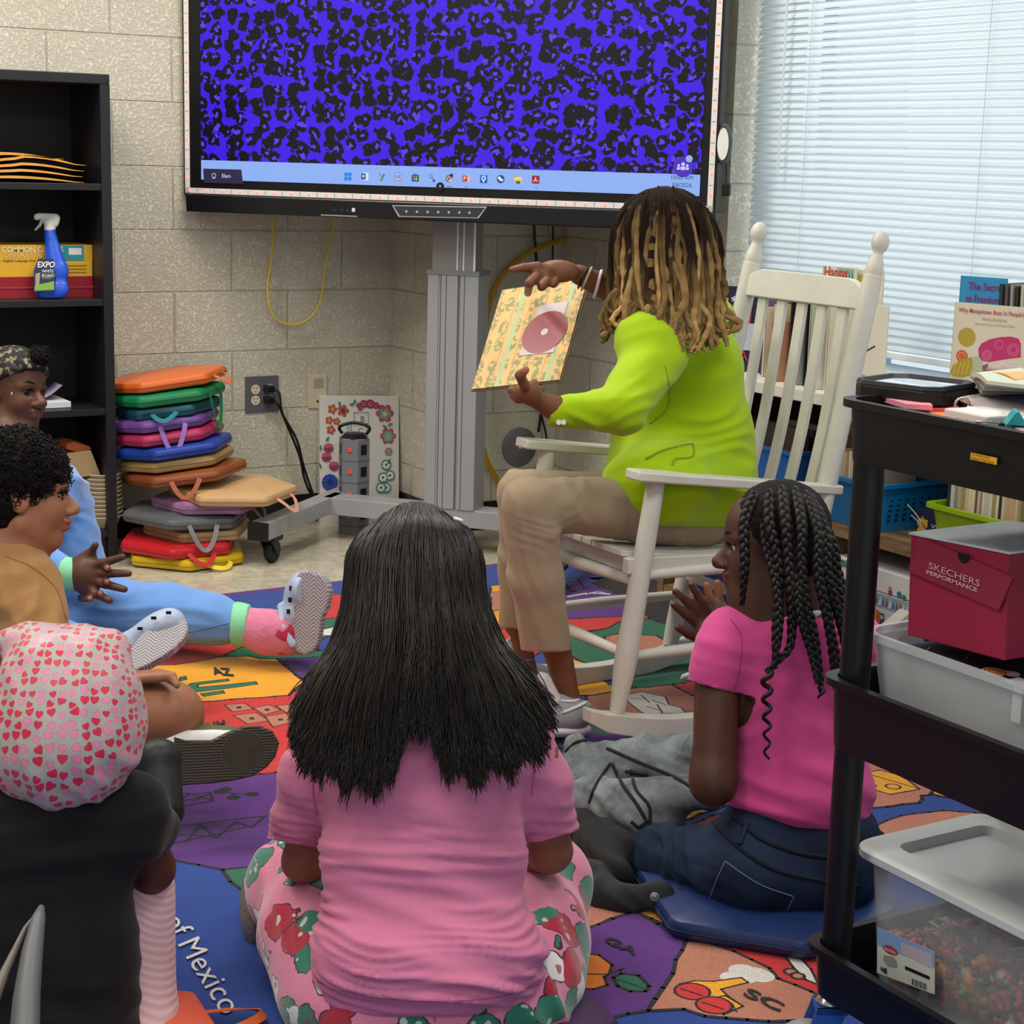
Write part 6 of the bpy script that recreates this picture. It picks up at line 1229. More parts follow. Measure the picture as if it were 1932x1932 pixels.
# ---------------------------------------------------------------- white rocking chair
YN, YF = 3.05, 3.49; wt = mat('chair_white', 'cac7bd', .42, spec=.4, var=.05, vs=14, bump=.15, bs=60, bd=.002)
rc = thing('rocking_chair', 'white painted wooden rocking chair with a slatted back, the adult sitting in it', 'rocking chair', (2.5, 3.27, 0))
zrk = lambda x: .040+((x-2.42)**2)/1.9*1.0
def side_prism(pts, y0, y1, name, bev=.003): return MB().prism(Fr((0, 0, 0), (1, 0, 0), (0, 0, 1), (0, -1, 0)), pts, -y1, -y0).build(name, wt, rc, bevel=bev)
for yc in (YN, YF):
    xs = np.linspace(2.075, 3.0, 22); lo = [(x, max(0.001, zrk(x)-.040) if x > 2.1 else zrk(x)-.028) for x in xs]; hi = [(x, zrk(x)+.008*(1 if x > 2.13 else .4)) for x in xs[::-1]]
    side_prism(lo+hi, yc-.019, yc+.019, 'rocker')
    f0 = (2.155, .085); f1 = (2.236, .612); P = [(f0[0]+(f1[0]-f0[0])*t, yc, f0[1]+(f1[1]-f0[1])*t) for t in np.linspace(0, 1, 14)]
    MB().tube(P, [.017, .020, .024, .026, .0255, .0245, .024, .0235, .023, .0225, .022, .0215, .021, .02], 14).build('front_post', wt, rc, smooth=50)
    bx = lambda z: 2.723+.2076*(z-.554)
    zs_ = [.07, .12, .3, .5, .7, .9, 1.0, 1.035, 1.037, 1.045, 1.062, 1.082, 1.088, 1.095, 1.106, 1.118, 1.130, 1.136, 1.138]; rr_ = [.019, .022, .023, .024, .0235, .0235, .023, .0225, .0195, .0215, .0195, .0125, .0115, .0165, .0205, .0205, .015, .008, .001]
    MB().tube([(bx(z), yc, z) for z in zs_], rr_, 14).build('back_post', wt, rc, smooth=50)
    yo = yc+(-.008 if yc == YN else .008); a = np.array((2.165, yo, .630)); c = np.array((2.762, yo, .552)); d = c-a; L = np.linalg.norm(d); d /= L; up = np.cross(d, (0, -1, 0)); up = up if up[2] > 0 else -up
    FA = Fr(a, d, (0, 1, 0), up); out = [(0, -.026), (.012, -.032), (.10, -.034), (.3, -.028), (L-.04, -.018), (L-.01, -.016), (L, -.008), (L, .008), (L-.01, .016), (L-.04, .018), (.3, .028), (.10, .034), (.012, .032), (0, .026)]
    MB().prism(FA, out, -.022, 0).build('arm', wt, rc, bevel=.004, smooth=40)
    for z in (.39, .21): MB().tube([(2.155+.081*(z-.085)/.527, yc, z), ((2.16+bx(z))/2, yc, z-.004), (bx(z-.01), yc, z-.01)], [.011, .014, .011], 10).build('side_rung', wt, rc, smooth=50)
for z in (.375, .215): MB().tube([(2.155+.081*(z-.085)/.527, YN, z), (2.16+.09*(z-.085), (YN+YF)/2, z), (2.155+.081*(z-.085)/.527, YF, z)], [.011, .0145, .011], 10).build('front_rung', wt, rc, smooth=50)
MB().tube([(bx(.25), YN, .25), (bx(.25), YF, .25)], .013, 10).build('back_rung', wt, rc, smooth=50)
ys = np.linspace(YN+.02, YF-.02, 11)
for i in range(10):
    xs = np.linspace(2.165, 2.68, 10); dip = lambda x: .445-.018*math.sin(math.pi*min(1, max(0, (x-2.16)/.5)))-(.06*(x-2.2)); y0, y1 = ys[i]+.002, ys[i+1]-.002
    pts = [(x, dip(x)-.014) for x in xs]+[(x, dip(x)) for x in xs[::-1]]; MB().prism(Fr((0, 0, 0), (1, 0, 0), (0, 0, 1), (0, -1, 0)), pts, -y1, -y0).build('seat_slat', wt, rc, bevel=.002)
side_prism([(2.17, .395), (2.215, .40), (2.66, .372), (2.66, .405), (2.215, .43), (2.17, .43)], YN+.0, YN+.024, 'seat_rail'); side_prism([(2.17, .395), (2.215, .40), (2.66, .372), (2.66, .405), (2.215, .43), (2.17, .43)], YF-.024, YF, 'seat_rail')
MB().box(W0, (2.20, YN, .385), (2.235, YF, .425)).build('seat_front_rail', wt, rc, bevel=.004)
vb = np.array((.2076, 0, 1.)); vb /= np.linalg.norm(vb); nb = np.array((-vb[2], 0, vb[0]))
FB_ = Fr((bx(0.)+.0, YN, 0), (0, 1, 0), vb, nb); W_ = YF-YN
zr0 = (FB_.hit(1430, 562)[1]+FB_.hit(1622, 584)[1])/2; zr1 = (FB_.hit(1475, 513)[1]+FB_.hit(1600, 524)[1])/2
MB().prism(FB_, [(.0, zr0), (W_, zr0), (W_, zr1-.028), (W_-.035, zr1-.008), (W_-.06, zr1), (.06, zr1), (.035, zr1-.008), (0, zr1-.028)], -.010, .014).build('top_rail', wt, rc, bevel=.003)
for k in range(5):
    uc = W_*(k+1)/6; P = []; 
    for v_, o_ in ((.40, -.004), (.55, -.016), (.72, -.018), (zr0*.93, -.006), (zr0+.01, .001)): P.append(FB_((uc, v_, o_))[0])
    b = MB(); P = curve_pts(P, 14); V = []
    for p in P: V += [tuple(p-FB_.u*.0155-nb*.006), tuple(p+FB_.u*.0155-nb*.006), tuple(p+FB_.u*.0155+nb*.006), tuple(p-FB_.u*.0155+nb*.006)]
    b.add(V, [(4*i+j, 4*i+(j+1) % 4, 4*i+4+(j+1) % 4, 4*i+4+j) for i in range(13) for j in range(4)]+[(3, 2, 1, 0), (52, 53, 54, 55)]).build('back_slat', wt, rc, bevel=.002)
MB().box(FB_, (0, .385, -.012), (W_, .43, .012)).build('lower_back_rail', wt, rc, bevel=.003)
# ---------------------------------------------------------------- people
from mathutils.bvhtree import BVHTree
def cr(P, m):
    P = np.asarray(P, float); P = np.concatenate([2*P[:, :1]-P[:, 1:2], P, 2*P[:, -1:]-P[:, -2:-1]], 1); k = P.shape[1]-3
    t = np.linspace(0, k-1e-6, m); i = t.astype(int); u = (t-i)[None, :, None]; a, b, c, d = P[:, i], P[:, i+1], P[:, i+2], P[:, i+3]
    return .5*((2*b)+(-a+c)*u+(2*a-5*b+4*c-d)*u*u+(-a+3*b-3*c+d)*u**3)
def qv(A): A = np.asarray(A, float); return np.stack([(A[..., 0]-966)/F*A[..., 2], (A[..., 1]-966)/F*A[..., 2], A[..., 2]], -1)
def strand_mesh(name, P, R, cols, m, parent, sides=4):
    """P (N,K,3) in camera axes; cols (N,3) or (N,K,3)"""
    N, K, _ = P.shape; V, Q = tubes_arr(q_world(P.reshape(-1, 3)).reshape(P.shape), R, sides, closed_ends=False); c = np.asarray(cols, float)
    if c.ndim == 2: c = np.repeat(c[:, None], K, 1)
    c = np.repeat(c[:, :, None], sides, 2).reshape(-1, 3); c = np.concatenate([c, np.ones((len(c), 1))], 1)
    return fast_mesh(name, V, np.array(Q), m, parent, True, {'tint': ('FLOAT_COLOR', c)})
def hairm(name, rough=.42, spec=.45): return mat(name, 'ffffff', rough, spec=spec, attr=1)
def T3(x, y, w): return (x, y, depth_of(onY(x, y, w)))
class Surf:    # photo pixels laid onto a finished surface, for seams and stitching
    def __init__(s, *vq): V, Q = join(*vq); s.b = BVHTree.FromPolygons([tuple(p) for p in q_world(V)], Q.tolist())
    def at(s, x, y, lift=.0015):
        r = ray(x, y); r = r/np.linalg.norm(r); h = s.b.ray_cast(Vector(CAM), Vector(r))
        return None if h[0] is None else np.array(h[0])-r*lift
    def line(s, pts, r, m, name, parent, lift=.001, n=26):
        A = cr(np.array([(*p, 0) for p in pts], float)[None], n)[0]; P = [q for q in (s.at(a[0], a[1], lift) for a in A) if q is not None]
        if len(P) > 3: MB().tube(P, r, 5).build(name, m, parent, smooth=True)
def person(label, p, group=None): return thing('person', label, 'person', tuple(p))
def cloth(name, c, rough=.85, var=.06, vs=9, bump=.25, bs=420, bd=.0008, sheen=.15): return mat(name, c, rough, spec=.2, var=var, vs=vs, bump=bump, bs=bs, bd=bd, sheen=sheen)
def lerp(a, b, t): return a+(b-a)*t
# ======== adult in the rocking chair
ad = person('adult in lime green blazer seated in the white rocking chair, holding up a book', (2.5, 3.27, .43))
T = T3
lime = cloth('lime_wool', '9dbe00', .8, var=.05, vs=5, bump=.2, bs=600)
jk = [U(E(T(1283, 905, 3.27), 150, 92, 118), .03), U(E(T(1288, 820, 3.27), 138, 120, 112), .05), U(E(T(1290, 700, 3.27), 116, 120, 108), .05), U(C(T(1215, 640, 3.14), T(1335, 610, 3.42), 60, 58), .05), U(E(T(1275, 950, 3.27), 142, 62, 125), .05), U(E(T(1240, 915, 3.15), 108, 84, 84), .07), U(E(T(1315, 938, 3.2), 92, 74, 92), .05),
      U(C(T(1240, 665, 3.12), T(1172, 772, 3.04), 62, 49), .03), U(C(T(1172, 772, 3.04), T(1048, 778, 3.06), 47, 30), .02), U(C(T(1235, 590, 3.42), T(1162, 550, 3.37), 42, 35), .03), U(C(T(1300, 560, 3.3), T(1292, 600, 3.3), 55, 60), .04),
      Hc(T(1250, 992, 3.27), (-.05, 1, 0)), Hc(T(1034, 780, 3.06), (-1, -.12, 0), 70), Hc(T(1143, 550, 3.37), (-1, .1, 0), 75)]
def dj(V, N):
    a = folds(V, (1, -.25, .2), .045, .25, 3)*.016*(.35+.9*win(V, T(1330, 820, 3.1), 130)+.9*win(V, T(1330, 660, 3.1), 90)); b = folds(V, (.75, .55, 0), .028, .12, 9)*.014*win(V, T(1110, 780, 3.0), 80)
    c = folds(V, (.8, -.6, 0), .035, .2, 12)*.016*win(V, T(1230, 770, 3.0), 80); return a+b+c-.004
jvq = sculpt(jk, .0055, 1, dj); put('blazer', jvq, lime, ad)
sf = Surf(jvq); lk = mat('lime_seam', '7d9a00', .8); 
sf.line([(1255, 690), (1262, 730), (1258, 770), (1225, 800)], .0016, lk, 'sleeve_seam', ad, .0003); sf.line([(1218, 866), (1250, 850), (1300, 838), (1308, 842), (1306, 862), (1275, 866), (1268, 878)], .0028, lk, 'pocket_flap_edge', ad, .0005)
for x in (1054, 1063): 
    q = sf.at(x, 797, .003)
    if q is not None: MB().lathe(Fr(q, M[0], -M[1], -M[2]), [(.006, 0), (.005, .003)], 12).build('cuff_button', WH, ad)
sk = skin('skin_warm_brown', '8a5236'); SK1 = '74472f'
bd = [U(C(T(1300, 960, 3.27), T(1290, 700, 3.27), 90, 75, .7), .02), U(C(T(1290, 650, 3.3), T(1262, 540, 3.27), 60, 38), .03),
      U(C(T(1150, 778, 3.05), T(1040, 768, 3.06), 24, 21), .01), U(C(T(1045, 770, 3.06), T(1008, 752, 3.06), 21, 17), .01), U(E(T(995, 740, 3.06), 27, 22, 20), .012),
      U(C(T(990, 728, 3.04), T(981, 708, 3.03), 10.5, 9.5), .006), U(C(T(981, 708, 3.03), T(992, 698, 3.02), 9.5, 7.5), .004), U(C(T(985, 745, 3.06), T(966, 736, 3.09), 11, 9.5), .006), U(C(T(978, 752, 3.07), T(968, 745, 3.12), 10, 9), .005), U(C(T(1005, 728, 3.08), T(1008, 722, 3.14), 10, 8), .005), U(C(T(1012, 738, 3.08), T(1020, 735, 3.14), 9, 8), .005),
      U(C(T(1230, 590, 3.42), T(1165, 552, 3.37), 30, 27), .01), U(C(T(1165, 552, 3.37), T(1092, 518, 3.36), 26, 19), .01), U(E(T(1052, 512, 3.36), 42, 22, 18), .015), U(E(T(1022, 518, 3.36), 24, 20, 16), .01),
      U(C(T(1015, 503, 3.36), T(988, 505, 3.37), 10, 8.5), .006), U(C(T(988, 505, 3.37), T(966, 509, 3.38), 8.5, 6.8), .003), U(C(T(1012, 522, 3.35), T(999, 534, 3.31), 10.5, 9.5), .005), U(C(T(999, 534, 3.33), (996, 553, 4.19), 9, 7.3), .003), U(C(T(1032, 530, 3.34), T(1022, 541, 3.32), 10, 9), .005), U(C(T(1048, 530, 3.34), T(1044, 536, 3.33), 9, 8), .005)]
hT = HF(q_of(T(1226, 462, 3.3)), (-.72, .06, .62), (.05, -1, 0), .225); bd += head_ops(hT)
legs = [U(C(T(1295, 965, 3.17), T(995, 950, 3.15), 40, 34), .01), U(C(T(995, 950, 3.15), T(1045, 1215, 3.15), 34, 24), .01), U(C(T(1046, 1205, 3.15), T(1074, 1318, 3.15), 29, 20), .01), U(C(T(1074, 1318, 3.15), T(1030, 1365, 3.13), 19, 17), .01),
        U(C(T(1290, 955, 3.38), T(978, 930, 3.38), 40, 30), .01), U(C(T(978, 930, 3.38), T(972, 1180, 3.38), 30, 20), .01), U(C(T(975, 1170, 3.38), T(1000, 1275, 3.38), 22, 15), .01)]
put('body', sculpt(bd+legs, .0035, 1), sk, ad, SK1, [(q_of(T(993, 700, 3.02)), .012, 'a8694f', 3), (q_of(T(998, 742, 3.02)), .03, '8a4f3a', 1)])
eyes(hT, ad, (1,)); 
kh = cloth('khaki_twill', '9a866e', .8, var=.04, bump=.2, bs=900)
tr_ = [U(C(T(1310, 968, 3.19), T(1000, 949, 3.15), 70, 50, .85), .02), U(E(T(1300, 965, 3.27), 90, 70, 130), .03), U(C(T(996, 952, 3.14), T(1012, 1090, 3.14), 52, 52, .85), .02), U(C(T(1012, 1090, 3.14), T(1031, 1240, 3.14), 52, 48, .85), .02), Hc(T(1031, 1229, 3.14), (0, 1, 0))]
tf_ = [U(C(T(1310, 955, 3.38), T(985, 930, 3.38), 62, 46), .02), U(C(T(980, 932, 3.38), T(974, 1060, 3.38), 42, 34, .9), .02), U(C(T(974, 1060, 3.38), T(970, 1200, 3.38), 34, 29, .9), .02), Hc(T(970, 1187, 3.38), (0, 1, 0))]
def dt(V, N): return folds(V, (.35, 1, 0), .03, .2, 5)*.007+folds(V, (.8, -.5, .2), .022, .1, 8)*.012*win(V, T(1090, 925, 3.05), 60)+folds(V, (1, .3, 0), .03, .1, 4)*.010*win(V, T(1020, 1000, 3.1), 45)-.003
put('trousers', join(sculpt(tr_, .005, 1, dt), sculpt(tf_, .006, 1, dt)), kh, ad)
# sneakers
gy, wtp = mat('sneaker_grey', '8f9398', .6, var=.05), mat('sneaker_white', 'd9d6d8', .5)
for i, (dx, dy, w) in enumerate(((0, 0, 3.13), (-62, -62, 3.40))):
    q = lambda x, y, ww=0.: T(x+dx, y+dy, w+ww)
    s = sculpt([U(C(q(1080, 1345), q(1010, 1358), 34, 26), .02), U(C(q(1082, 1325), q(1076, 1345), 32, 34), .02), U(C(q(1010, 1360), q(975, 1368), 26, 20), .02), Hc(q(1080, 1316), (.35, -1, 0)), Hc(q(1080, 1371), (0, 1, 0))], .0035, 1); put('sneaker', s, gy, ad)
    put('sneaker_sole', sculpt([U(C(q(1082, 1376), q(985, 1380), 34, 26, .45, (0, 1, 0)), .01), Hc(q(1080, 1368), (0, -1, 0)), Hc(q(1080, 1388), (0, 1, 0))], .003, 1), wtp, ad)
    put('sneaker_tongue', sculpt([U(C(q(1028, 1282), q(1052, 1335), 13, 18, .5, (.8, .3, -.5)), .01), U(C(q(1020, 1275), q(1030, 1290), 9, 13, .5, (.8, .3, -.5)), .01)], .003, 1), wtp, ad)
    if i == 0: S1 = Surf(s); S1.line([(1060, 1345), (1085, 1335), (1112, 1322)], .004, wtp, 'side_stripe', ad); S1.line([(1058, 1322), (1085, 1322), (1108, 1310)], .0035, wtp, 'collar_edge', ad)
# bracelets and anklet
def ringq(c, ax, r, tube, m, name, par):
    c = q_of(c); ax = np.array(ax, float); ax /= np.linalg.norm(ax); u = np.cross(ax, (0, 0, 1)); u /= np.linalg.norm(u); v = np.cross(ax, u)
    P = [c+r*(math.cos(a)*u+math.sin(a)*v) for a in np.linspace(0, 2*math.pi, 26)]; return MB().tube(q_world(np.array(P)), tube, 6).build(name, m, par, smooth=True)
ringq(T(1100, 523, 3.36), (1, .45, 0), .0265, .0028, K, 'bracelet', ad); ringq(T(1107, 526, 3.36), (1, .45, 0), .0275, .003, mat('bead_cream', 'b9a88c', .5), 'bracelet', ad); ringq(T(1128, 536, 3.36), (1, .28, 0), .031, .0042, mat('band_lilac', 'd6cbd2', .5), 'bracelet', ad); ringq(T(990, 1245, 3.38), (.1, 1, 0), .024, .0012, chm, 'anklet', ad)
# the dreadlocks
rng = np.random.default_rng(3)
capT = sculpt([U(E(T(1253, 442, 3.25), 93, 85, 84), .02), U(E(T(1262, 500, 3.27), 90, 80, 74), .04)], .005, 1, lambda V, N: vnoise(V/.012, 3)*.007)
put('hair_crown', capT, mat('loc_root', 'ffffff', .85, spec=.15, attr=1, bump=.5, bs=300), ad, '2b1d14')
n = 92; s = np.linspace(-1, 1, n)+rng.uniform(-.03, .03, n); s = np.clip(s, -1, 1); lay = rng.uniform(0, 1, n); d0 = T(1255, 470, 3.24)[2]; bul = np.sqrt(np.clip(1-s*s*.96, 0, 1))
ye = np.interp(s, [-1, -.8, -.55, -.3, 0, .3, .6, 1], [662, 615, 668, 650, 680, 662, 668, 650])-lay*55*rng.uniform(0, 1, n); xr = rng.normal(0, 5, (n, 8))
rows = []
for k, (yy, wx, cx, bl) in enumerate(((358, .34, 1246, .062), (378, .66, 1250, .104), (420, .92, 1253, .128), (480, 1.0, 1256, .132))):
    rows.append(np.stack([cx+s*103*wx+xr[:, k]*(.6 if k < 2 else 1), yy+12*np.abs(s)*wx+rng.normal(0, 3, n)+(k == 0)*rng.uniform(-4, 22, n), d0-bl*bul*(1-.12*lay)-.006], -1))
for k, f_ in enumerate((.35, .6, .82, 1.)):
    yy = 500+(ye-500)*f_; rows.append(np.stack([1257+s*(104+8*f_)+xr[:, 4+k]*(1+f_)+rng.normal(0, 2+4*f_, n), yy, d0-(.126+.010*f_)*bul*(1-.15*lay)-.006*f_-.02], -1))
P = cr(qv(np.stack(rows, 1)), 34); t = np.linspace(0, 1, 34)[None]; R = (.0068+.0016*rng.uniform(-1, 1, (n, 1)))*(1+.16*np.sin(t*90+rng.uniform(0, 6, (n, 1)))+.1*rng.normal(0, 1, (n, 34)))*(1-.35*np.clip(t-.85, 0, 1)/.15)*np.clip(t*14+.4, 0, 1)
dk_, bl_ = np.array(lin('21160f')), np.array(lin('bd9860')); th_ = rng.uniform(.06, .5, (n, 1))+.12*lay[:, None]; w_ = np.clip((t-th_)/.35, 0, 1)*rng.uniform(.25, 1.0, (n, 1))*(1-.6*lay[:, None]); cl = dk_+(bl_-dk_)*w_[..., None]*(1+.25*np.sin(t*70+s[:, None]*9))[..., None]
strand_mesh('dreadlocks', P, R, np.clip(cl, 0, 1), mat('loc_fibre', 'ffffff', .9, spec=.12, attr=1, bump=.6, bs=500, bd=.001), ad, 7)
# the open book being shown
c4 = [qv(np.array(a)) for a in ((890, 734, 4.15), (1055, 716, 4.02), (1107, 514, 4.16), (942, 548, 4.29))]
O_ = q_world(c4[0]); u_ = q_world(c4[1])-O_; lu = np.linalg.norm(u_); u_ /= lu; v_ = q_world(c4[3])-O_; lv = np.linalg.norm(v_); vs_ = v_-u_*(v_@u_)*1.0; lv = np.linalg.norm(vs_); BKF = Fr(O_, u_, vs_/lv)
if BKF.w@M[2] > 0: BKF.w = -BKF.w
bk_ = thing('story_book', 'open book with patterned endpaper and red disc, held up by the adult in green', 'book', tuple(O_))
g = G('endpaper'); P_ = g.co(attr='pat'); x, y, z = g.sep(P_); st_ = (x*22.+(y*.0)).f('FRACT'); nz = g.noise(P_, 30, 3, .6); l1 = g.ramp((st_-.5).f('ABSOLUTE'), .40, .44); l2 = g.ramp((st_-.12).f('ABSOLUTE'), .035, .02); l3 = g.ramp((x*11.).f('FRACT')-.45, .05, .0)
c0 = g.mix(g.ramp(nz, .4, .65), 'cdb070', 'd9a860'); v1 = g.vor(g.comb(x*1.4, y*.8), 22, dims='2D', rnd=.4); leaf = g.ramp(X(g, v1.outputs['Distance']), .42, .36)*g.ramp(g.noise(P_, 85, 3), .44, .5); c1 = g.mix(leaf, c0, '8a8a52'); c2 = g.mix(l2, c1, 'c8845a'); c3 = g.mix(g.ramp(((x*7.3).f('FRACT')-.5).f('ABSOLUTE'), .06, .04), c2, 'a8b88a')
g.col(c3).set(.55)
pg = MB().box(BKF, (0, 0, -.0035), (lu, lv, 0)).build('endpaper_board', g.m, bk_); pat(pg, BKF)
MB().box(BKF, (-.004, -.004, -.0065), (lu+.004, lv+.004, -.0037)).build('cover_board', mat('book_cover_brown', '5a4030', .5), bk_)
MB().box(BKF, (.01, .004, -.016), (lu-.006, lv-.006, -.0066)).build('page_block', mat('page_cream', 'cfc2a4', .8), bk_)
h4 = [BKF.hit(*q) for q in ((979, 672), (1045, 665), (1073, 568), (1018, 577))]; MB().poly(BKF([(a, b, .0012) for a, b in h4])).build('disc_sleeve', mat('sleeve_paper', 'c5b6bc', .5), bk_)
a, b = BKF.hit(1028, 627); r0 = abs(BKF.hit(1028, 586)[1]-BKF.hit(1028, 668)[1])/2*.93
MB().poly(disc(BKF, a, b, r0, 40, .0018)).build('compact_disc', mat('disc_red', '8f3440', .3, spec=.5), bk_); MB().poly(disc(BKF, a, b, r0*.16, 20, .0022)).build('disc_hub', mat('disc_hub', 'd6c6ca', .4), bk_)
# ======== girl in the pink T-shirt, seen from behind
d0 = 2.62; PG = person('girl with long straight dark hair and pink T-shirt, sitting with her back to us', fl(800, 1935))
pk = cloth('pink_jersey', 'd0789a', .85, var=.04, vs=7, bump=.15, bs=700)
B = lambda x, y, d=d0: (x, y, d)
ts = [U(C(B(640, 1400, 2.60), B(965, 1400, 2.60), 70, 70, .85), .04), U(E(B(800, 1450, 2.58), 195, 150, 125), .05), U(E(B(800, 1620, 2.58), 203, 170, 135), .05), U(E(B(806, 1800, 2.56), 228, 135, 165), .05), U(C(B(640, 1380), B(590, 1470, 2.64), 72, 62), .04), U(C(B(590, 1470, 2.64), B(558, 1575, 2.68), 68, 60), .03),
      U(C(B(970, 1390), B(1015, 1475, 2.64), 72, 62), .04), U(C(B(1015, 1475, 2.64), B(1040, 1570, 2.68), 68, 60), .03), U(C(B(790, 1300), B(790, 1400), 50, 80), .05),
      Hc(B(806, 1897), (.0, 1, 0), 0), Hc(B(556, 1590, 2.68), (-.12, 1, 0), 75), Hc(B(1040, 1580, 2.68), (.22, 1, 0), 78)]
def dp(V, N):
    low = np.clip((V[:, 1]*F/d0+966-1500)/300, 0, 1); a = folds(V, (1, .10, 0), .0135, .20, 21)*.024*(.12+.88*low); b = folds(V, (1, .3, 0), .05, .3, 25)*.008
    c = folds(V, (.3, 1, 0), .03, .14, 27)*.014*(win(V, B(590, 1500), 70)+win(V, B(1020, 1500), 70)); e = folds(V, (1, -.5, 0), .03, .2, 31)*.008*(win(V, B(980, 1760), 120)+win(V, B(620, 1760), 120)); return a+b+c+e-.008
pvq = sculpt(ts, .0048, 1, dp); put('t_shirt', pvq, pk, PG); sp_ = Surf(pvq); pks = mat('pink_stitch', 'b85f86', .9)
sp_.line([(572, 1840), (640, 1868), (740, 1884), (850, 1888), (950, 1880), (1035, 1850)], .0012, pks, 'hem_stitch', PG, .0002); sp_.line([(516, 1572), (560, 1580), (596, 1578)], .0012, pks, 'hem_stitch', PG, .0002); sp_.line([(1002, 1590), (1045, 1585), (1082, 1568)], .0012, pks, 'hem_stitch', PG, .0002)
sp_.line([(985, 1345), (1008, 1420), (1003, 1500)], .0015, pks, 'armhole_seam', PG, .0002); sp_.line([(600, 1400), (590, 1480), (598, 1540)], .0015, pks, 'armhole_seam', PG, .0002)
h1 = HF(q_of(B(785, 1092, 2.66)), (0, .08, 1), (0, -1, .1), .192)
sk2 = skin('skin_tan', 'ffffff'); bo_ = head_ops(h1)+[U(C(B(690, 1420), B(910, 1420), 55, 55, .8), .04), U(C(B(800, 1450), B(800, 1800), 140, 150, .7), .05), U(C(B(600, 1430), B(572, 1625, 2.72), 46, 36), .02), U(C(B(572, 1625, 2.72), B(690, 1640, 3.0), 36, 24), .02), U(C(B(1008, 1430), B(1038, 1605, 2.72), 48, 38), .02), U(C(B(1038, 1605, 2.72), B(930, 1640, 3.0), 38, 24), .02)]
for sx_, o_ in ((1, (690, 1640, 3.0)), (-1, (930, 1640, 3.0))):
    hh = HF(q_of(o_), (.55*sx_, .15, .8), (0, -1, .2), .14); hh.R[1] *= 1; bo_ += hand_ops(hh, .5)
put('body', sculpt(bo_, .005, 1), sk2, PG, '8a5a40')
# fleece bottoms with a generic winter print
g = G('winter_fleece'); P_ = g.co(); 
warp = g.n('ShaderNodeVectorMath', operation='MULTIPLY_ADD'); nn = g.n('ShaderNodeTexNoise'); nn.inputs['Scale'].default_value = 28; g.link(P_, nn.inputs['Vector']); g.link(nn.outputs['Color'], warp.inputs[0]); warp.inputs[1].default_value = (.03, .03, .03); g.link(P_, warp.inputs[2])
v = g.vor(warp.outputs[0], 17, rnd=.7); d = X(g, v.outputs['Distance']); c = g.sep(v.outputs['Color']); v2 = g.vor(warp.outputs[0], 42, rnd=.8); dd = X(g, v2.outputs['Distance']); has = c[1].f('GREATER_THAN', .14)
fill = g.mix(c[0].f('GREATER_THAN', .42), '2f7a62', g.mix(c[0].f('GREATER_THAN', .72), 'b0283c', 'e0dad6')); fill = g.mix(g.ramp(dd, .26, .22)*.8, fill, g.mix(c[2].f('GREATER_THAN', .5), '8f2136', 'ddd6d2'))
base = 'd9829f'; o1 = g.mix(g.ramp(d, .55, .535)*has, base, '3a2630'); g.col(g.mix(g.ramp(d, .52, .505)*has, o1, fill)); g.set(.95, spec=.1, Sheen_Weight=.5); g.bump(g.noise(P_, 260, 3), .5, .003); flm = g.m
pj = [U(E(B(805, 1880, 2.62), 268, 125, 200), .05), U(C(B(650, 1840, 2.66), B(560, 1665, 2.88), 118, 98), .05), U(C(B(960, 1840, 2.66), B(1015, 1665, 2.88), 118, 98), .05), U(C(B(560, 1680, 2.88), B(740, 1790, 3.05), 88, 60), .04), U(C(B(1015, 1680, 2.88), B(860, 1790, 3.05), 88, 60), .04), U(C(B(560, 1760, 2.72), B(640, 1880, 2.62), 80, 100), .05), U(C(B(1030, 1760, 2.72), B(980, 1880, 2.62), 80, 100), .05)]
def dj2(V, N): return folds(V, (.35, 1, .2), .035, .2, 41)*.022*(.5+win(V, B(600, 1780, 2.7), 120)+win(V, B(1020, 1800, 2.7), 120))-.008
put('fleece_bottoms', sculpt(pj, .0055, 1, dj2), flm, PG)
put('slipper', sculpt([U(E(B(488, 1705, 2.93), 34, 88, 80), .02)], .005, 1), mat('grey_knit', '7d7370', .9, bump=.8, bs=120, bd=.003), PG)
# her hair: a close shell and thousands of strands falling over it
SH = [U(E(B(784, 1076, 2.66), 112, 112, 108), .03), U(C(B(778, 1120, 2.62), B(782, 1250, 2.57), 104, 104, .5), .04), U(C(B(700, 1250, 2.54), B(668, 1385, 2.51), 66, 66, .22), .05), U(C(B(860, 1250, 2.54), B(922, 1360, 2.51), 66, 66, .22), .05)]
hc0 = '17110e'; put('hair_shell', sculpt(SH, .006, 1), hairm('dark_hair_base', .6, .25), PG, hc0)
rng = np.random.default_rng(5); n = 4200; s = rng.uniform(-1, 1, n); s = np.sign(s)*np.abs(s)**.9; lay = rng.uniform(0, 1, n)
def tab(xs, ys, v): return np.interp(v, xs, ys)
xs_ = [-1, -.85, -.6, -.4, -.25, -.12, .0, .1, .22, .4, .6, .8, 1]
xe = tab(xs_, [545, 556, 640, 690, 728, 748, 765, 800, 838, 885, 945, 1010, 1052], s)+rng.normal(0, 9, n); yE = tab(xs_, [1360, 1440, 1482, 1490, 1492, 1440, 1380, 1385, 1452, 1478, 1462, 1440, 1375], s)-70*lay**2*rng.uniform(0, 1, n)+rng.normal(0, 9, n)+16*np.sin(s*31)+9*np.sin(s*77+1)
bul = np.sqrt(np.clip(1-s*s*.97, 0, 1)); Lz = (1-lay*.25)
def row(y, L_, R_, D_, b_, j=2.): return np.stack([lerp(L_, R_, (s+1)/2)+rng.normal(0, j, n), y+0*s, D_-b_*bul*Lz], -1)
clump = (np.round(s*24+.3*np.sin(s*50))+rng.uniform(-.16, .16, n))/24
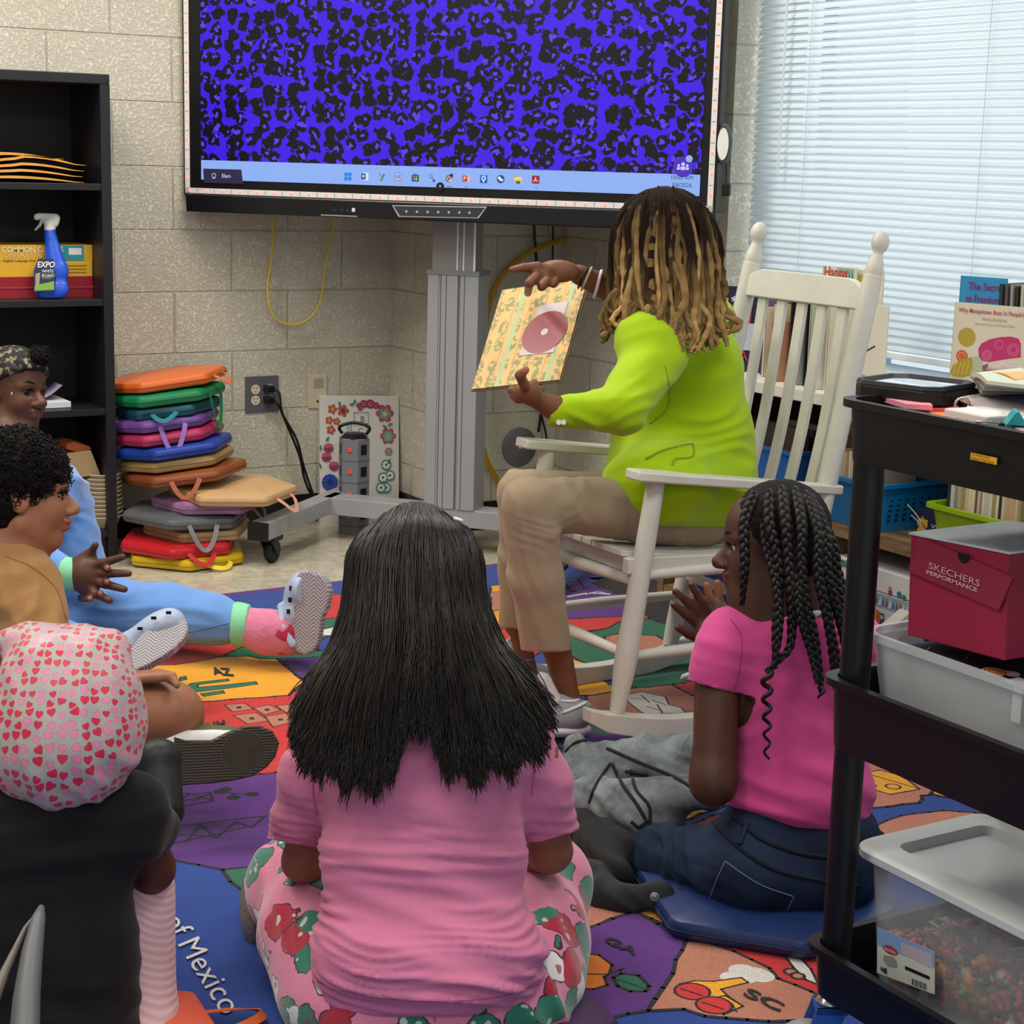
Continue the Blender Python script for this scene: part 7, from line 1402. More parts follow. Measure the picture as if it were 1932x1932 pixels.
r0 = np.stack([785+s*52+rng.normal(0, 4, n), 950+24*s*s+rng.uniform(-4, 5, n), 2.68-.03*rng.uniform(0, 1, n)], -1); r1 = row(982, 688, 882, 2.67, .092); r1[:, 1] += 18*np.abs(s)
r2 = row(1045, 656, 908, 2.665, .125, 1.5); r3 = row(1120, 648, 918, 2.65, .138, 2); r4 = row(1200, 630, 942, 2.62, .135, 3)
y5 = lerp(1200, yE, .45); x5 = lerp(lerp(632, 940, (s+1)/2), xe, .48); r5 = np.stack([x5+rng.normal(0, 5, n), y5, 2.575-.105*bul*Lz-.008], -1)
xe2 = lerp(xe, tab(xs_, [545, 556, 640, 690, 728, 748, 765, 800, 838, 885, 945, 1010, 1052], clump), .8)
r6 = np.stack([lerp(x5, xe2, .6)+rng.normal(0, 4, n), lerp(y5, yE, .6), 2.55-.088*bul*Lz-.008], -1); r7 = np.stack([xe2+rng.normal(0, 3, n), yE, 2.54-.082*bul-.010*rng.uniform(0, 1, n)], -1)
P = cr(qv(np.stack([r0, r1, r2, r3, r4, r5, r6, r7], 1)), 26); t = np.linspace(0, 1, 26)[None]
P += (np.sin(t*rng.uniform(6, 16, (n, 1))+rng.uniform(0, 6, (n, 1)))*rng.uniform(0, .0022, (n, 1)))[..., None]*np.array((1, 0, .4))
R = np.full((n, 26), .00105)*(1-.55*np.clip((t-.85)/.15, 0, 1)); base_ = np.array(lin('15100e'))*rng.uniform(.5, 1.5, (n, 1)); base_ += np.array((.010, .005, .003))*(rng.uniform(0, 1, (n, 1)) > .88)
strand_mesh('hair', P, R, base_, hairm('dark_hair', .42, .32), PG, 3)
put('hair_clip', sculpt([U(C(B(858, 978, 2.60), B(872, 982, 2.60), 4, 3), .002)], .002, 1), WH, PG)
def floor_pad(label, c, px, py, z, rot, w, strap=None, sp=None, **k):
    p = fl(px, py, z); t = pad(label, c, 0, 0, 1., rot, 0, 0, w=w, ht=.036, strap=strap, sp=sp, group=k.pop('group', None), at=p, **k); return t
floor_pad('dark purple seat pad under the girl in the pink T-shirt', '40264f', 870, 1945, .012, 25, .235)
# ======== girl with braids in the pink polo
d0b = 3.05; BG = person('girl with long black braids, pink shirt and jeans, hands raised near her face', fl(1450, 1740))
Bb = lambda x, y, d=d0b: (x, y, d)
pk2 = cloth('hot_pink_jersey', 'c84888', .85, var=.04, vs=7, bump=.15, bs=700)
ts = [U(C(Bb(1385, 1205), Bb(1600, 1205), 62, 62, .8), .04), U(C(Bb(1362, 1230, 3.02), Bb(1346, 1290, 3.02), 56, 50), .02), U(E(Bb(1500, 1290), 122, 150, 85), .05), U(E(Bb(1510, 1440), 130, 140, 92), .05), U(E(Bb(1515, 1510), 134, 70, 98), .05), U(C(Bb(1378, 1205), Bb(1352, 1262, 3.03), 56, 46), .03), U(C(Bb(1610, 1210), Bb(1650, 1270, 3.08), 52, 46), .03), U(C(Bb(1480, 1150), Bb(1485, 1190), 52, 70), .04),
      Hc(Bb(1512, 1570), (-.25, 1, 0)), Hc(Bb(1350, 1300, 3.02), (-.25, 1, 0), 80)]
def dq(V, N): return folds(V, (1, .25, 0), .028, .2, 51)*.016*(.25+1.0*np.clip((V[:, 1]*F/d0b+966-1380)/180, 0, 1))+folds(V, (1, -.4, 0), .035, .2, 53)*.010*win(V, Bb(1420, 1320), 80)-.005
bvq = sculpt(ts, .005, 1, dq); put('polo_shirt', bvq, pk2, BG); s2 = Surf(bvq); p2s = mat('hot_pink_stitch', 'a83a70', .9)
s2.line([(1378, 1168), (1398, 1200), (1396, 1250), (1385, 1300)], .0014, p2s, 'armhole_seam', BG, .0002); s2.line([(1318, 1280), (1345, 1300), (1384, 1308)], .0012, p2s, 'sleeve_hem', BG, .0002)
COLL = []
for dy, rr_, m_ in ((0, .0085, WH), (-7, .0026, K), (8, .0026, K)): COLL.append((dy, rr_, m_))
h2 = HF(q_of(Bb(1452, 1030, 3.06)), (-.95, .06, .12), (.02, -1, 0), .212)
sk3 = skin('skin_deep_brown', 'ffffff')
b3 = head_ops(h2, nose=1.15)+[U(C(Bb(1480, 1150), Bb(1500, 1500), 100, 110, .6), .04), U(C(Bb(1358, 1240, 3.03), Bb(1346, 1478, 2.99), 38, 43), .02), U(C(Bb(1346, 1470, 2.99), Bb(1335, 1230, 3.22), 40, 24), .02), U(C(Bb(1335, 1240, 3.22), Bb(1340, 1195, 3.2), 24, 26), .015), U(E(Bb(1336, 1192, 3.19), 27, 30, 20), .015)]
for pts in (((1322, 1182), (1295, 1160), (1271, 1141)), ((1332, 1170), (1303, 1140), (1274, 1116)), ((1342, 1166), (1325, 1135), (1304, 1103))):
    b3 += [U(C(Bb(*pts[0], 3.19), Bb(*pts[1], 3.18), 10.5, 9.5), .006), U(C(Bb(*pts[1], 3.18), Bb(*pts[2], 3.17), 9.3, 7.2), .003)]
b3 += [U(C(Bb(1328, 1205, 3.18), Bb(1300, 1196, 3.17), 12, 10), .006), U(C(Bb(1300, 1196, 3.17), Bb(1279, 1184, 3.16), 9.5, 7.5), .003), U(C(Bb(1350, 1165, 3.24), Bb(1333, 1104, 3.24), 10, 7.3), .004), U(C(Bb(1360, 1165, 3.25), Bb(1354, 1100, 3.25), 10, 7.5), .004), U(C(Bb(1350, 1200, 3.25), Bb(1355, 1160, 3.25), 26, 24), .01)]
put('body', sculpt(b3, .0034, 1), sk3, BG, '4a2c20', [(h2.p((.36, 0, -.235)), ((.07*h2.s, .1*h2.s, .055*h2.s), h2.R), '6e3530', 2.5), (q_of(Bb(1345, 1110, 3.24)), .03, '80503c', 2), (q_of(Bb(1275, 1130, 3.17)), .012, '6b4232', 2)])
eyes(h2, BG, (1,)); brows(h2, BG, mat('brow_black', '120c09', .8), (1,))
ringq(Bb(1316, 1276, 3.12), (.1, 1, -.3), .026, .005, mat('bead_mint', 'a9bdb4', .4), 'bracelet', BG)
cq = h2.p((-.15, 0, -.50))
for dy, rr_, m_ in COLL: c_ = cq+np.array((0, dy*.0009, 0)); ringq((c_[0]/c_[2]*F+966, c_[1]/c_[2]*F+966, c_[2]), (.10, 1, .28), .060, rr_, m_, 'collar_band', BG)
put('ear_stud', sculpt([U(C(Bb(1466, 1078, 2.99), Bb(1466, 1080, 2.99), 3, 3), .002)], .0015, 1), mat('stud_silver', 'c9c9cc', .2, .9), BG)
# jeans
g = G('dark_denim'); P_ = g.co(); tw_ = g.noise(P_, 600, 2); fade = g.ramp(g.noise(P_, 10, 4), .35, .75); g.col(g.mix(tw_*.5, g.mix(fade, '151f33', '2e3f5c'), '0e1420')); g.set(.85, spec=.15); g.bump(tw_, .35, .001); dnm = g.m
jn = [U(E(Bb(1490, 1640), 158, 92, 118), .05), U(C(Bb(1420, 1640, 3.02), Bb(1262, 1625, 3.18), 88, 66), .05), U(E(Bb(1240, 1625, 3.2), 62, 62, 70), .04), U(C(Bb(1560, 1640), Bb(1620, 1640, 3.2), 85, 60), .05), U(C(Bb(1450, 1560), Bb(1580, 1575), 80, 80), .05), U(C(Bb(1262, 1660, 3.25), Bb(1480, 1700, 3.45), 55, 45), .04)]
def dz_(V, N): return folds(V, (.3, 1, 0), .03, .13, 61)*.016*win(V, Bb(1290, 1620, 3.1), 110)+folds(V, (1, .5, 0), .03, .16, 63)*.012*win(V, Bb(1390, 1620), 100)+folds(V, (1, .3, 0), .05, .2, 65)*.006-.004
dvq = sculpt(jn, .005, 1, dz_); put('jeans', dvq, dnm, BG); s3 = Surf(dvq); dst = mat('denim_seam', '0c1220', .9); dth = mat('denim_thread', '5a6880', .9)
s3.line([(1345, 1550), (1395, 1600), (1460, 1640), (1540, 1660), (1620, 1672)], .0035, dst, 'yoke_seam', BG); s3.line([(1385, 1540), (1440, 1585), (1520, 1612), (1600, 1618)], .004, dst, 'waistband_edge', BG)
for pts in ([(1368, 1625), (1400, 1648), (1440, 1672), (1498, 1692)], [(1368, 1625), (1350, 1665), (1338, 1698)], [(1498, 1692), (1488, 1712), (1478, 1735)]): s3.line(pts, .0012, dth, 'pocket_stitch', BG)
s3.line([(1410, 1552), (1402, 1575), (1395, 1592)], .005, dnm, 'belt_loop', BG, .002)
floor_pad('navy blue seat pad under the girl with braids', '1c2f5c', 1440, 1706, .010, 10, .235)
# braids: three interwoven strands each
put('scalp_hair', sculpt([U(h2.ell((-.10, 0, .16), (.405, .355, .375)), .02), U(h2.ell((-.20, 0, -.05), (.29, .33, .28)), .06*h2.s)], .004, 1, lambda V, N: vnoise(V/.006, 2)*.003), mat('scalp_hair', 'ffffff', .8, spec=.2, attr=1, bump=.6, bs=400), BG, '14100e')
def braid(pts, r, m, parent, curl=0.):
    A = cr(qv(np.array(pts, float))[None], 70)[0]; T_ = np.gradient(A, axis=0); T_ /= np.linalg.norm(T_, axis=1)[:, None]+1e-9; e1 = np.cross(T_, (0, 0, 1.)); e1 /= np.linalg.norm(e1, axis=1)[:, None]+1e-9; e2 = np.cross(T_, e1)
    L = np.concatenate([[0], np.cumsum(np.linalg.norm(np.diff(A, axis=0), axis=1))]); n_ = 150; l = np.linspace(0, L[-1], n_); I = lambda a: np.stack([np.interp(l, L, a[:, k]) for k in range(3)], 1); A, e1, e2 = I(A), I(e1), I(e2)
    tp = np.interp(l/L[-1], [0, .08, .7, 1], [.75, 1, .85, .45])[:, None]*r; ph = l/(r*5.2)*2*math.pi; Ps = []
    for k in range(3): a = ph+k*2*math.pi/3; Ps.append(A+e1*(np.sin(a)[:, None]*tp*.62)+e2*(np.sin(2*a)[:, None]*tp*.34))
    Ps = np.array(Ps); R_ = np.repeat((tp*.62).T, 3, 0); return Ps, R_
hb_ = mat('braid_hair', 'ffffff', .5, spec=.35, attr=1, bump=.4, bs=900, bd=.0005); AL_P, AL_R = [], []
BR = [([(1425, 930, 2.99), (1405, 985, 2.96), (1405, 1060, 2.95), (1400, 1142, 2.97)], .0088), ([(1452, 925, 2.97), (1452, 985, 2.935), (1466, 1040, 2.93), (1470, 1100, 2.93), (1464, 1190, 2.93), (1462, 1262, 2.93)], .0092), ([(1475, 918, 2.97), (1482, 980, 2.925), (1488, 1050, 2.92), (1493, 1120, 2.92), (1494, 1190, 2.93), (1488, 1225, 2.93), (1462, 1252, 2.93), (1445, 1268, 2.93)], .0092),
      ([(1500, 920, 2.975), (1512, 990, 2.92), (1512, 1060, 2.915), (1520, 1130, 2.92), (1538, 1210, 2.93), (1548, 1280, 2.94), (1549, 1306, 2.94)], .0088), ([(1520, 928, 2.99), (1542, 1000, 2.93), (1543, 1080, 2.92), (1560, 1160, 2.93), (1580, 1250, 2.95), (1592, 1330, 2.96)], .0088), ([(1530, 935, 3.01), (1558, 1010, 2.95), (1562, 1090, 2.94), (1590, 1190, 2.96), (1606, 1290, 2.98), (1610, 1400, 2.98)], .0088),
      ([(1440, 980, 2.96), (1448, 1040, 2.94), (1464, 1100, 2.925), (1470, 1180, 2.92), (1462, 1255, 2.925)], .008), ([(1500, 1000, 2.94), (1506, 1080, 2.92), (1508, 1150, 2.915), (1530, 1230, 2.93), (1542, 1290, 2.93)], .008), ([(1535, 960, 3.03), (1572, 1030, 3.0), (1580, 1110, 3.0), (1604, 1200, 3.0), (1628, 1300, 3.0), (1632, 1400, 3.0)], .0085), ([(1480, 960, 2.945), (1494, 1030, 2.925), (1500, 1120, 2.92), (1520, 1200, 2.925)], .008), ([(1545, 1000, 3.06), (1580, 1080, 3.05), (1600, 1160, 3.04), (1640, 1260, 3.03)], .0085), ([(1550, 1050, 2.99), (1556, 1130, 2.96), (1570, 1220, 2.96), (1576, 1300, 2.96)], .0085)]
for pts, r in BR: a_, b_ = braid(pts, r, None, None); AL_P.append(a_); AL_R.append(b_)
for k, (x, y0, y1, r) in enumerate(((1447, 1262, 1432, .0042), (1546, 1296, 1316, .004), (1612, 1392, 1432, .005))):
    n_ = 150; tt = np.linspace(0, 1, n_); pp = qv(np.stack([x+(9.5*(1-.5*tt))*np.sin(tt*(y1-y0)*.19)+rng.normal(0, .3, n_), y0+(y1-y0)*tt, 2.925+.008*np.cos(tt*(y1-y0)*.19)+(k == 2)*.05], -1)); AL_P.append(np.stack([pp]*3)+rng.normal(0, .0006, (3, 1, 3))); AL_R.append(np.tile(r*(1-.65*tt), (3, 1)))
bP, bR = np.concatenate(AL_P), np.concatenate(AL_R)
for i in range(0, len(bP), 3): strand_mesh('braid', bP[i:i+3], bR[i:i+3], np.tile(lin('15110f'), (3, 1)), hb_, BG, 6)
# grey denim jacket in a heap on the rug
JK = thing('denim_jacket', 'washed grey denim jacket with black seams heaped on the rug between the two girls', 'jacket', tuple(fl(1200, 1560)))
g = G('grey_denim'); P_ = g.co(); tw_ = g.noise(P_, 500, 2); fd = g.ramp(g.noise(P_, 13, 5, .65), .35, .68); g.col(g.mix(tw_*.35, g.mix(fd, '53595c', '8f989c'), '3a3f42')); g.set(.9, spec=.12); g.bump(tw_, .35, .001); gd = g.m
cj = [U(C((1105, 1440, 3.55), (1235, 1450, 3.5), 52, 62), .05), U(C((1235, 1450, 3.5), (1345, 1450, 3.4), 60, 60), .05), U(C((1120, 1500, 3.4), (1200, 1540, 3.28), 52, 58), .05), U(C((1200, 1530, 3.3), (1320, 1490, 3.25), 60, 45), .05), U(C((1085, 1420, 3.6), (1100, 1530, 3.4), 30, 40), .04)]
kv = sculpt(cj, .0055, 1, lambda V, N: folds(V, (1, .45, 0), .05, .22, 71)*.030+folds(V, (.6, 1, 0), .04, .16, 73)*.012-.014); put('jacket_cloth', kv, gd, JK); s4 = Surf(kv); bs_ = mat('black_stitch', '1b1c1f', .9)
for pts in ([(1152, 1440), (1125, 1480), (1112, 1515)], [(1154, 1440), (1175, 1480), (1200, 1515), (1218, 1545)], [(1190, 1452), (1200, 1490), (1224, 1520), (1226, 1552)], [(1145, 1412), (1210, 1440), (1270, 1465), (1310, 1490)], [(1180, 1455), (1222, 1462)], [(1066, 1420), (1085, 1402), (1110, 1396)], [(1190, 1550), (1205, 1560), (1222, 1548)]): s4.line(pts, .0038, bs_, 'raised_seam', JK, .0)
cj = [U(C((1095, 1560, 3.36), (1175, 1610, 3.2), 42, 46), .04), U(C((1120, 1600, 3.25), (1165, 1650, 3.1), 42, 34), .04)]
put('jacket_lining', sculpt(cj, .005, 1, lambda V, N: folds(V, (1, .6, 0), .035, .2, 75)*.014-.006), mat('lining_black', '121214', .85), JK)
cj = [U(C((1140, 1690, 3.06), (1180, 1700, 3.04), 30, 26, .5), .02), U(C((1180, 1698, 3.04), (1245, 1688, 3.03), 26, 30, .5), .02), U(C((1120, 1650, 3.1), (1150, 1685, 3.07), 30, 28), .03)]
cv = sculpt(cj, .004, 1, lambda V, N: folds(V, (.7, 1, 0), .03, .15, 77)*.006-.002); put('jacket_cuff', cv, mat('cuff_charcoal', '272b2d', .85, var=.1), JK)
q_ = Surf(cv).at(1235, 1692, .001); 
if q_ is not None: MB().lathe(Fr(q_, M[0], -M[1], -M[2]), [(.0085, 0), (.008, .002), (.005, .0025), (.0045, .0015), (.002, .003)], 18).build('snap_button', mat('snap_metal', 'a09a94', .3, .8), JK, smooth=40)
# ======== boy in the tan T-shirt (profile), front left
sk4 = skin('skin_light_tan', 'ffffff'); SKB = '9c684c'
BY = person('boy with curly black hair in a tan T-shirt, seen from the side, cross-legged', fl(150, 1500)); db = 3.5; Q_ = lambda x, y, d=db: (x, y, d)
h3 = HF(q_of(Q_(45, 934)), (.92, .04, .30), (-.04, -1, 0), .232)
bb_ = head_ops(h3, jaw=1.1)+[U(C(Q_(20, 1010), Q_(10, 1080), 52, 62), .03), U(C(Q_(-10, 1130), Q_(-20, 1350), 115, 120, .7), .04), U(C(Q_(60, 1120, 3.42), Q_(60, 1230, 3.38), 40, 36), .02), U(C(Q_(60, 1230, 3.38), Q_(250, 1285, 3.45), 34, 22), .02), U(C(Q_(-20, 1370), Q_(215, 1350, 3.45), 95, 78), .03), U(E(Q_(300, 1346, 3.40), 84, 67, 80), .04), U(C(Q_(310, 1365, 3.42), Q_(190, 1450, 3.40), 62, 44), .03), U(C(Q_(300, 1385, 3.42), Q_(352, 1425, 3.38), 30, 24), .03)]
for k in range(4): bb_ += [U(C(Q_(262, 1276-1+2*k, 3.37-.012*k), Q_(300+8*k, 1270+2*k, 3.365-.012*k), 10, 9), .006), U(C(Q_(300+8*k, 1270+2*k, 3.365-.012*k), Q_(322+4*k, 1284+3*k, 3.35-.012*k), 9, 7), .003)]
put('body', sculpt(bb_, .0036, 1), sk4, BY, SKB, [(h3.p((.36, 0, -.235)), ((.06*h3.s, .1*h3.s, .05*h3.s), h3.R), '8f4f46', 2.5), (h3.p((-.02, -.33, -.04)), .028, 'a86450', 1.2), (h3.p((.42, 0, -.1)), .014, 'b0705c', 1)])
eyes(h3, BY, (-1,), look=.1); brows(h3, BY, mat('brow_black', '120c09', .8), (-1,))
tan_c = cloth('tan_jersey', 'a57a4c', .85, var=.05, bump=.15, bs=700)
tb_ = [U(C(Q_(-20, 1120), Q_(-30, 1330), 128, 130, .75), .04), U(C(Q_(20, 1070), Q_(40, 1110), 62, 70), .04), U(C(Q_(45, 1110, 3.44), Q_(70, 1215, 3.38), 76, 62), .03), Hc(Q_(72, 1225, 3.38), (.0, 1, 0), 75)]
tvq = sculpt(tb_, .005, 1, lambda V, N: folds(V, (.6, 1, 0), .04, .2, 81)*.012+folds(V, (1, -.2, 0), .035, .2, 83)*.010-.006); put('t_shirt', tvq, tan_c, BY)
Surf(tvq).line([(10, 1050), (60, 1070), (105, 1110), (125, 1170)], .0012, mat('tan_stitch', '8d6438', .9), 'shoulder_seam', BY, .0002)
put('shorts', sculpt([U(C(Q_(-20, 1375), Q_(150, 1365, 3.46), 108, 96), .03), U(C(Q_(-60, 1440), Q_(80, 1460), 90, 80), .04)], .006, 1), mat('shorts_grey', '3a3c40', .9), BY)
# curls: a close base and many small rings
cb_ = sculpt([U(h3.ell((-.09, 0, .19), (.43, .37, .36)), .02), U(h3.ell((-.22, 0, -.05), (.28, .33, .3)), .06*h3.s)], .005, 1, lambda V, N: vnoise(V/.011, 6)*.009)
put('hair_base', cb_, hairm('curl_base', .8, .15), BY, '0d0a09')
def curls(base, n, r, hgt, m, parent, seed, col='100c0b', zmin=None, tr=.0022, h=None):
    V, Q = base; N = normals(V, Q); rng = np.random.default_rng(seed); i = rng.integers(0, len(V), n); p, nn = V[i], N[i]
    if h is not None: loc = (p-h.o)@h.R.T/h.s; ok = (loc[:, 2] > zmin) ; p, nn = p[ok], nn[ok]
    n = len(p); a = np.cross(nn, rng.normal(size=(n, 3))); a /= np.linalg.norm(a, axis=1, keepdims=True); b = np.cross(nn, a); K_ = 16; t = np.linspace(0, 1, K_)[None, :, None]; ph = rng.uniform(0, 6, (n, 1, 1)); w = rng.uniform(5, 10, (n, 1, 1)); rr = r*rng.uniform(.6, 1.3, (n, 1, 1))
    P = p[:, None]+nn[:, None]*(hgt*t*rng.uniform(.5, 1.2, (n, 1, 1))-.003)+a[:, None]*rr*np.cos(ph+w*t)+b[:, None]*rr*np.sin(ph+w*t)
    strand_mesh('curls', P, np.full((n, K_), tr)*(1-.4*t[..., 0]), np.array(lin(col))*rng.uniform(.5, 2.2, (n, 1)), m, parent, 4)
curls(cb_, 3400, .0034, .012, hairm('curl_hair', .6, .2), BY, 8, h=h3, zmin=-.1, tr=.0016)
# his shoe, sole towards us
SHO = [(330, 1392), (352, 1398), (400, 1398), (432, 1382), (462, 1371), (492, 1370), (515, 1380), (527, 1402), (520, 1428), (503, 1448), (478, 1464), (440, 1473), (400, 1478), (355, 1481), (330, 1482)]
def sole(name, pts, d, th, m, parent, tilt=(0, 0), inset=None, push=0.):
    """flat sole with real thickness: outline in pixels on a plane tilted by depth slopes (m per px)"""
    cx, cy = np.mean(pts, 0); P = [q_world(q_of((x, y, d+(x-cx)*tilt[0]+(y-cy)*tilt[1]))) for x, y in pts]; n_ = np.cross(P[len(P)//3]-P[0], P[2*len(P)//3]-P[0]); n_ /= np.linalg.norm(n_); n_ = n_ if n_@M[2] < 0 else -n_
    P = [p+n_*push for p in P]; c = np.mean(P, 0); k = len(P); V = [c+(p-c)*.95+n_*.002 for p in P]+P+[p-n_*th for p in P]; Fc = [tuple(range(k))]+[(j*k+i, j*k+(i+1) % k, (j+1)*k+(i+1) % k, (j+1)*k+i) for j in (0, 1) for i in range(k)]+[tuple(range(3*k-1, 2*k-1, -1))]
    u = P[0]-c; u = np.array(M[0])-n_*(M[0]@n_); u /= np.linalg.norm(u); o = MB().add(V, Fc).build(name, m, parent, smooth=40); pat(o, Fr(c, u, np.cross(n_, u), n_)); return o, Fr(c, u, np.cross(n_, u), n_)
def tread(name, c, mode, dark=.35, cx=0., cy=0., sc=1.):
    g = G(name); P_ = g.co(attr='pat'); x, y, z = g.sep(P_); l = lin(c)
    if mode == 'rings':
        dd = ((x-cx)*(x-cx)+(y-cy)*(y-cy)).f('SQRT'); r1 = (dd*230.).f('FRACT'); st_ = (y*190.+g.noise(P_, 60, 2)*.8).f('FRACT'); k = dd.f('LESS_THAN', .040*sc); h = g.ramp((r1-.5).f('ABSOLUTE'), .12, .3)*k+g.ramp((st_-.5).f('ABSOLUTE'), .12, .3)*(1.-k)
    else: zg = ((x*26.).f('FRACT')-.5).f('ABSOLUTE')*1.2; h = g.ramp((((y*105.+zg*3.0).f('FRACT'))-.5).f('ABSOLUTE'), .12, .28)
    g.col(g.mix(h, tuple(v*dark for v in l), l)).set(.6); g.bump(h*.002+g.noise(P_, 300)*.0004, 1., 1.); return g.m
o, fs = sole('shoe_sole', SHO, 3.30, .014, tread('brown_tread', '4e4538', 'rings', .3, cx=.022, cy=.004), BY, (.0003, 0))
put('shoe_midsole', sculpt([U(C(Q_(332, 1430, 3.355), Q_(480, 1412, 3.36), 44, 38, .55), .02), U(C(Q_(330, 1420, 3.355), Q_(400, 1418, 3.36), 40, 36, .55), .02)], .004, 1), mat('midsole_white', 'd6d4d4', .5), BY)
put('shoe_upper', sculpt([U(C(Q_(340, 1412, 3.385), Q_(430, 1402, 3.40), 42, 34), .02), U(C(Q_(350, 1395, 3.40), Q_(385, 1388, 3.42), 26, 22), .02)], .004, 1), mat('olive_suede', '5c5d42', .9, var=.1), BY)
floor_pad('grey green seat pad under the boy in the tan T-shirt', '4a5648', 20, 1545, .012, 20, .22)
# ======== girl in the pale blue hooded suit, back left
HG = person('girl in a pale blue fleece suit and patterned headscarf, legs stretched out', fl(80, 1260)); dh = 4.62; H_ = lambda x, y, d=dh: (x, y, d)
h4 = HF(q_of(H_(30, 742, 4.66)), (.84, .06, -.46), (.03, -1, 0), .222)
sk5 = skin('skin_dark_brown', 'ffffff'); SKH = '5a3626'
hb5 = head_ops(h4, nose=1.25, jaw=1.2)+[U(C(H_(10, 830), H_(20, 900), 40, 60), .03), U(C(H_(40, 930), H_(60, 1150), 80, 90, .7), .04)]
hb5p = [(h4.p((.355, 0, -.235)), ((.06*h4.s, .1*h4.s, .055*h4.s), h4.R), '7a4440', 2.5), (h4.p((.40, 0, -.1)), .02, '75462f', 1)]
eyes(h4, HG, (-1, 1), look=-.35); brows(h4, HG, mat('brow_black', '120c09', .8), (-1, 1))
# both hands with fingers laced and spread
hs_ = []
for k, (a, b) in enumerate((((196, 1062), (231, 1051)), ((204, 1082), (243, 1082)), ((198, 1102), (235, 1112)), ((178, 1120), (207, 1133)))):
    hs_ += [U(C(H_(170, 1068+12*k, 4.40), H_(*a, 4.38), 10.5, 9), .006), U(C(H_(*a, 4.38), H_(*b, 4.36), 8.5, 6.5), .003)]
hs_ += [U(C(H_(150, 1060, 4.42), H_(172, 1042, 4.40), 10, 9), .006), U(C(H_(172, 1042, 4.40), H_(180, 1028, 4.38), 8, 6.5), .003), U(E(H_(165, 1085, 4.41), 28, 40, 22), .02), U(C(H_(110, 1080, 4.45), H_(160, 1085, 4.41), 24, 28), .02)]
for x, y in ((201, 1072), (200, 1098), (188, 1120), (168, 1130)): hs_.append(U(C(H_(x-14, y-2, 4.45), H_(x+2, y, 4.36), 8, 6.5), .003))
put('body', join(sculpt(hb5, .004, 1), sculpt(hs_, .003, 1)), sk5, HG, SKH, hb5p+[(q_of(H_(x, y, 4.35)), .012, 'a0604e', 2) for x, y in ((202, 1071), (202, 1098), (190, 1120), (170, 1130))])
bl5 = cloth('sky_fleece', '6594d4', .95, var=.07, vs=14, bump=.5, bs=260, bd=.002, sheen=.5)
st5 = [U(C(H_(52, 872), H_(92, 950), 54, 70), .04), U(C(H_(92, 960), H_(128, 1130), 84, 92, .8), .05), U(C(H_(20, 900), H_(0, 1150), 90, 110, .8), .04), U(C(H_(108, 920, 4.55), H_(40, 1060, 4.42), 50, 40), .03), U(C(H_(50, 1050, 4.45), H_(118, 1085, 4.42), 42, 38), .03), U(C(H_(120, 1150, 4.60), H_(300, 1160, 4.5), 82, 60), .05), U(C(H_(300, 1162, 4.5), H_(440, 1178, 4.44), 58, 40), .04), U(C(H_(330, 1150, 4.5), H_(400, 1165, 4.46), 48, 48), .04), U(C(H_(60, 1200, 4.45), H_(200, 1240, 4.3), 60, 40), .04), U(E(H_(60, 1160, 4.7), 150, 70, 140), .04), Hc(H_(452, 1178, 4.44), (1, .05, 0), 70), Hc(H_(126, 1085, 4.42), (1, .1, 0), 42)]
fv5 = sculpt(st5, .0055, 1, lambda V, N: folds(V, (1, .1, 0), .045, .2, 91)*.018*(.5+win(V, H_(400, 1160), 80))+folds(V, (.4, 1, 0), .035, .14, 93)*.016*win(V, H_(160, 960), 90)-.007)
put('fleece_suit', fv5, bl5, HG); s5 = Surf(fv5); s5.line([(240, 1188), (330, 1196), (430, 1176)], .002, mat('fleece_seam', '4e7cc0', .9), 'leg_seam', HG, .0003)
mint = cloth('mint_rib', '86d0a4', .9, bump=.4, bs=200)
put('ankle_cuff', sculpt([U(C(H_(446, 1178, 4.44), H_(462, 1180, 4.43), 43, 41), .01), Hc(H_(440, 1178, 4.44), (-1, -.05, 0)), Hc(H_(470, 1180, 4.43), (1, .05, 0))], .004, 1), mint, HG)
put('wrist_cuff', sculpt([U(C(H_(122, 1084, 4.42), H_(140, 1086, 4.42), 35, 31), .01), Hc(H_(117, 1084, 4.42), (-1, -.1, 0)), Hc(H_(147, 1086, 4.42), (1, .1, 0))], .004, 1), mint, HG)
g = G('fuzzy_sock'); P_ = g.co(); n1 = g.noise(P_, 15, 2); g.col(g.mix(g.ramp(n1, .60, .62), 'd8789a', 'b01c3c')).set(.95, Sheen_Weight=.6); g.bump(g.noise(P_, 400, 3), .7, .003)
put('sock', sculpt([U(C(H_(462, 1182, 4.43), H_(505, 1190, 4.42), 36, 38), .02), U(C(H_(505, 1195, 4.42), H_(548, 1195, 4.42), 40, 36), .02), U(C(H_(540, 1200, 4.42), H_(550, 1178, 4.42), 34, 28), .02)], .004, 1, lambda V, N: vnoise(V/.006, 4)*.003), g.m, HG)
clg = mat('clog_pale', 'a9b8d2', .5, spec=.4, bump=.1, bs=60); sl_m = tread('clog_tread', 'aeaab2', 'herring', .6)
S1_ = [(566, 1079), (585, 1077), (604, 1084), (618, 1098), (622, 1120), (617, 1145), (607, 1165), (604, 1190), (600, 1214), (590, 1230), (574, 1236), (558, 1228), (549, 1210), (544, 1188), (546, 1165), (553, 1142), (551, 1115), (554, 1094)]
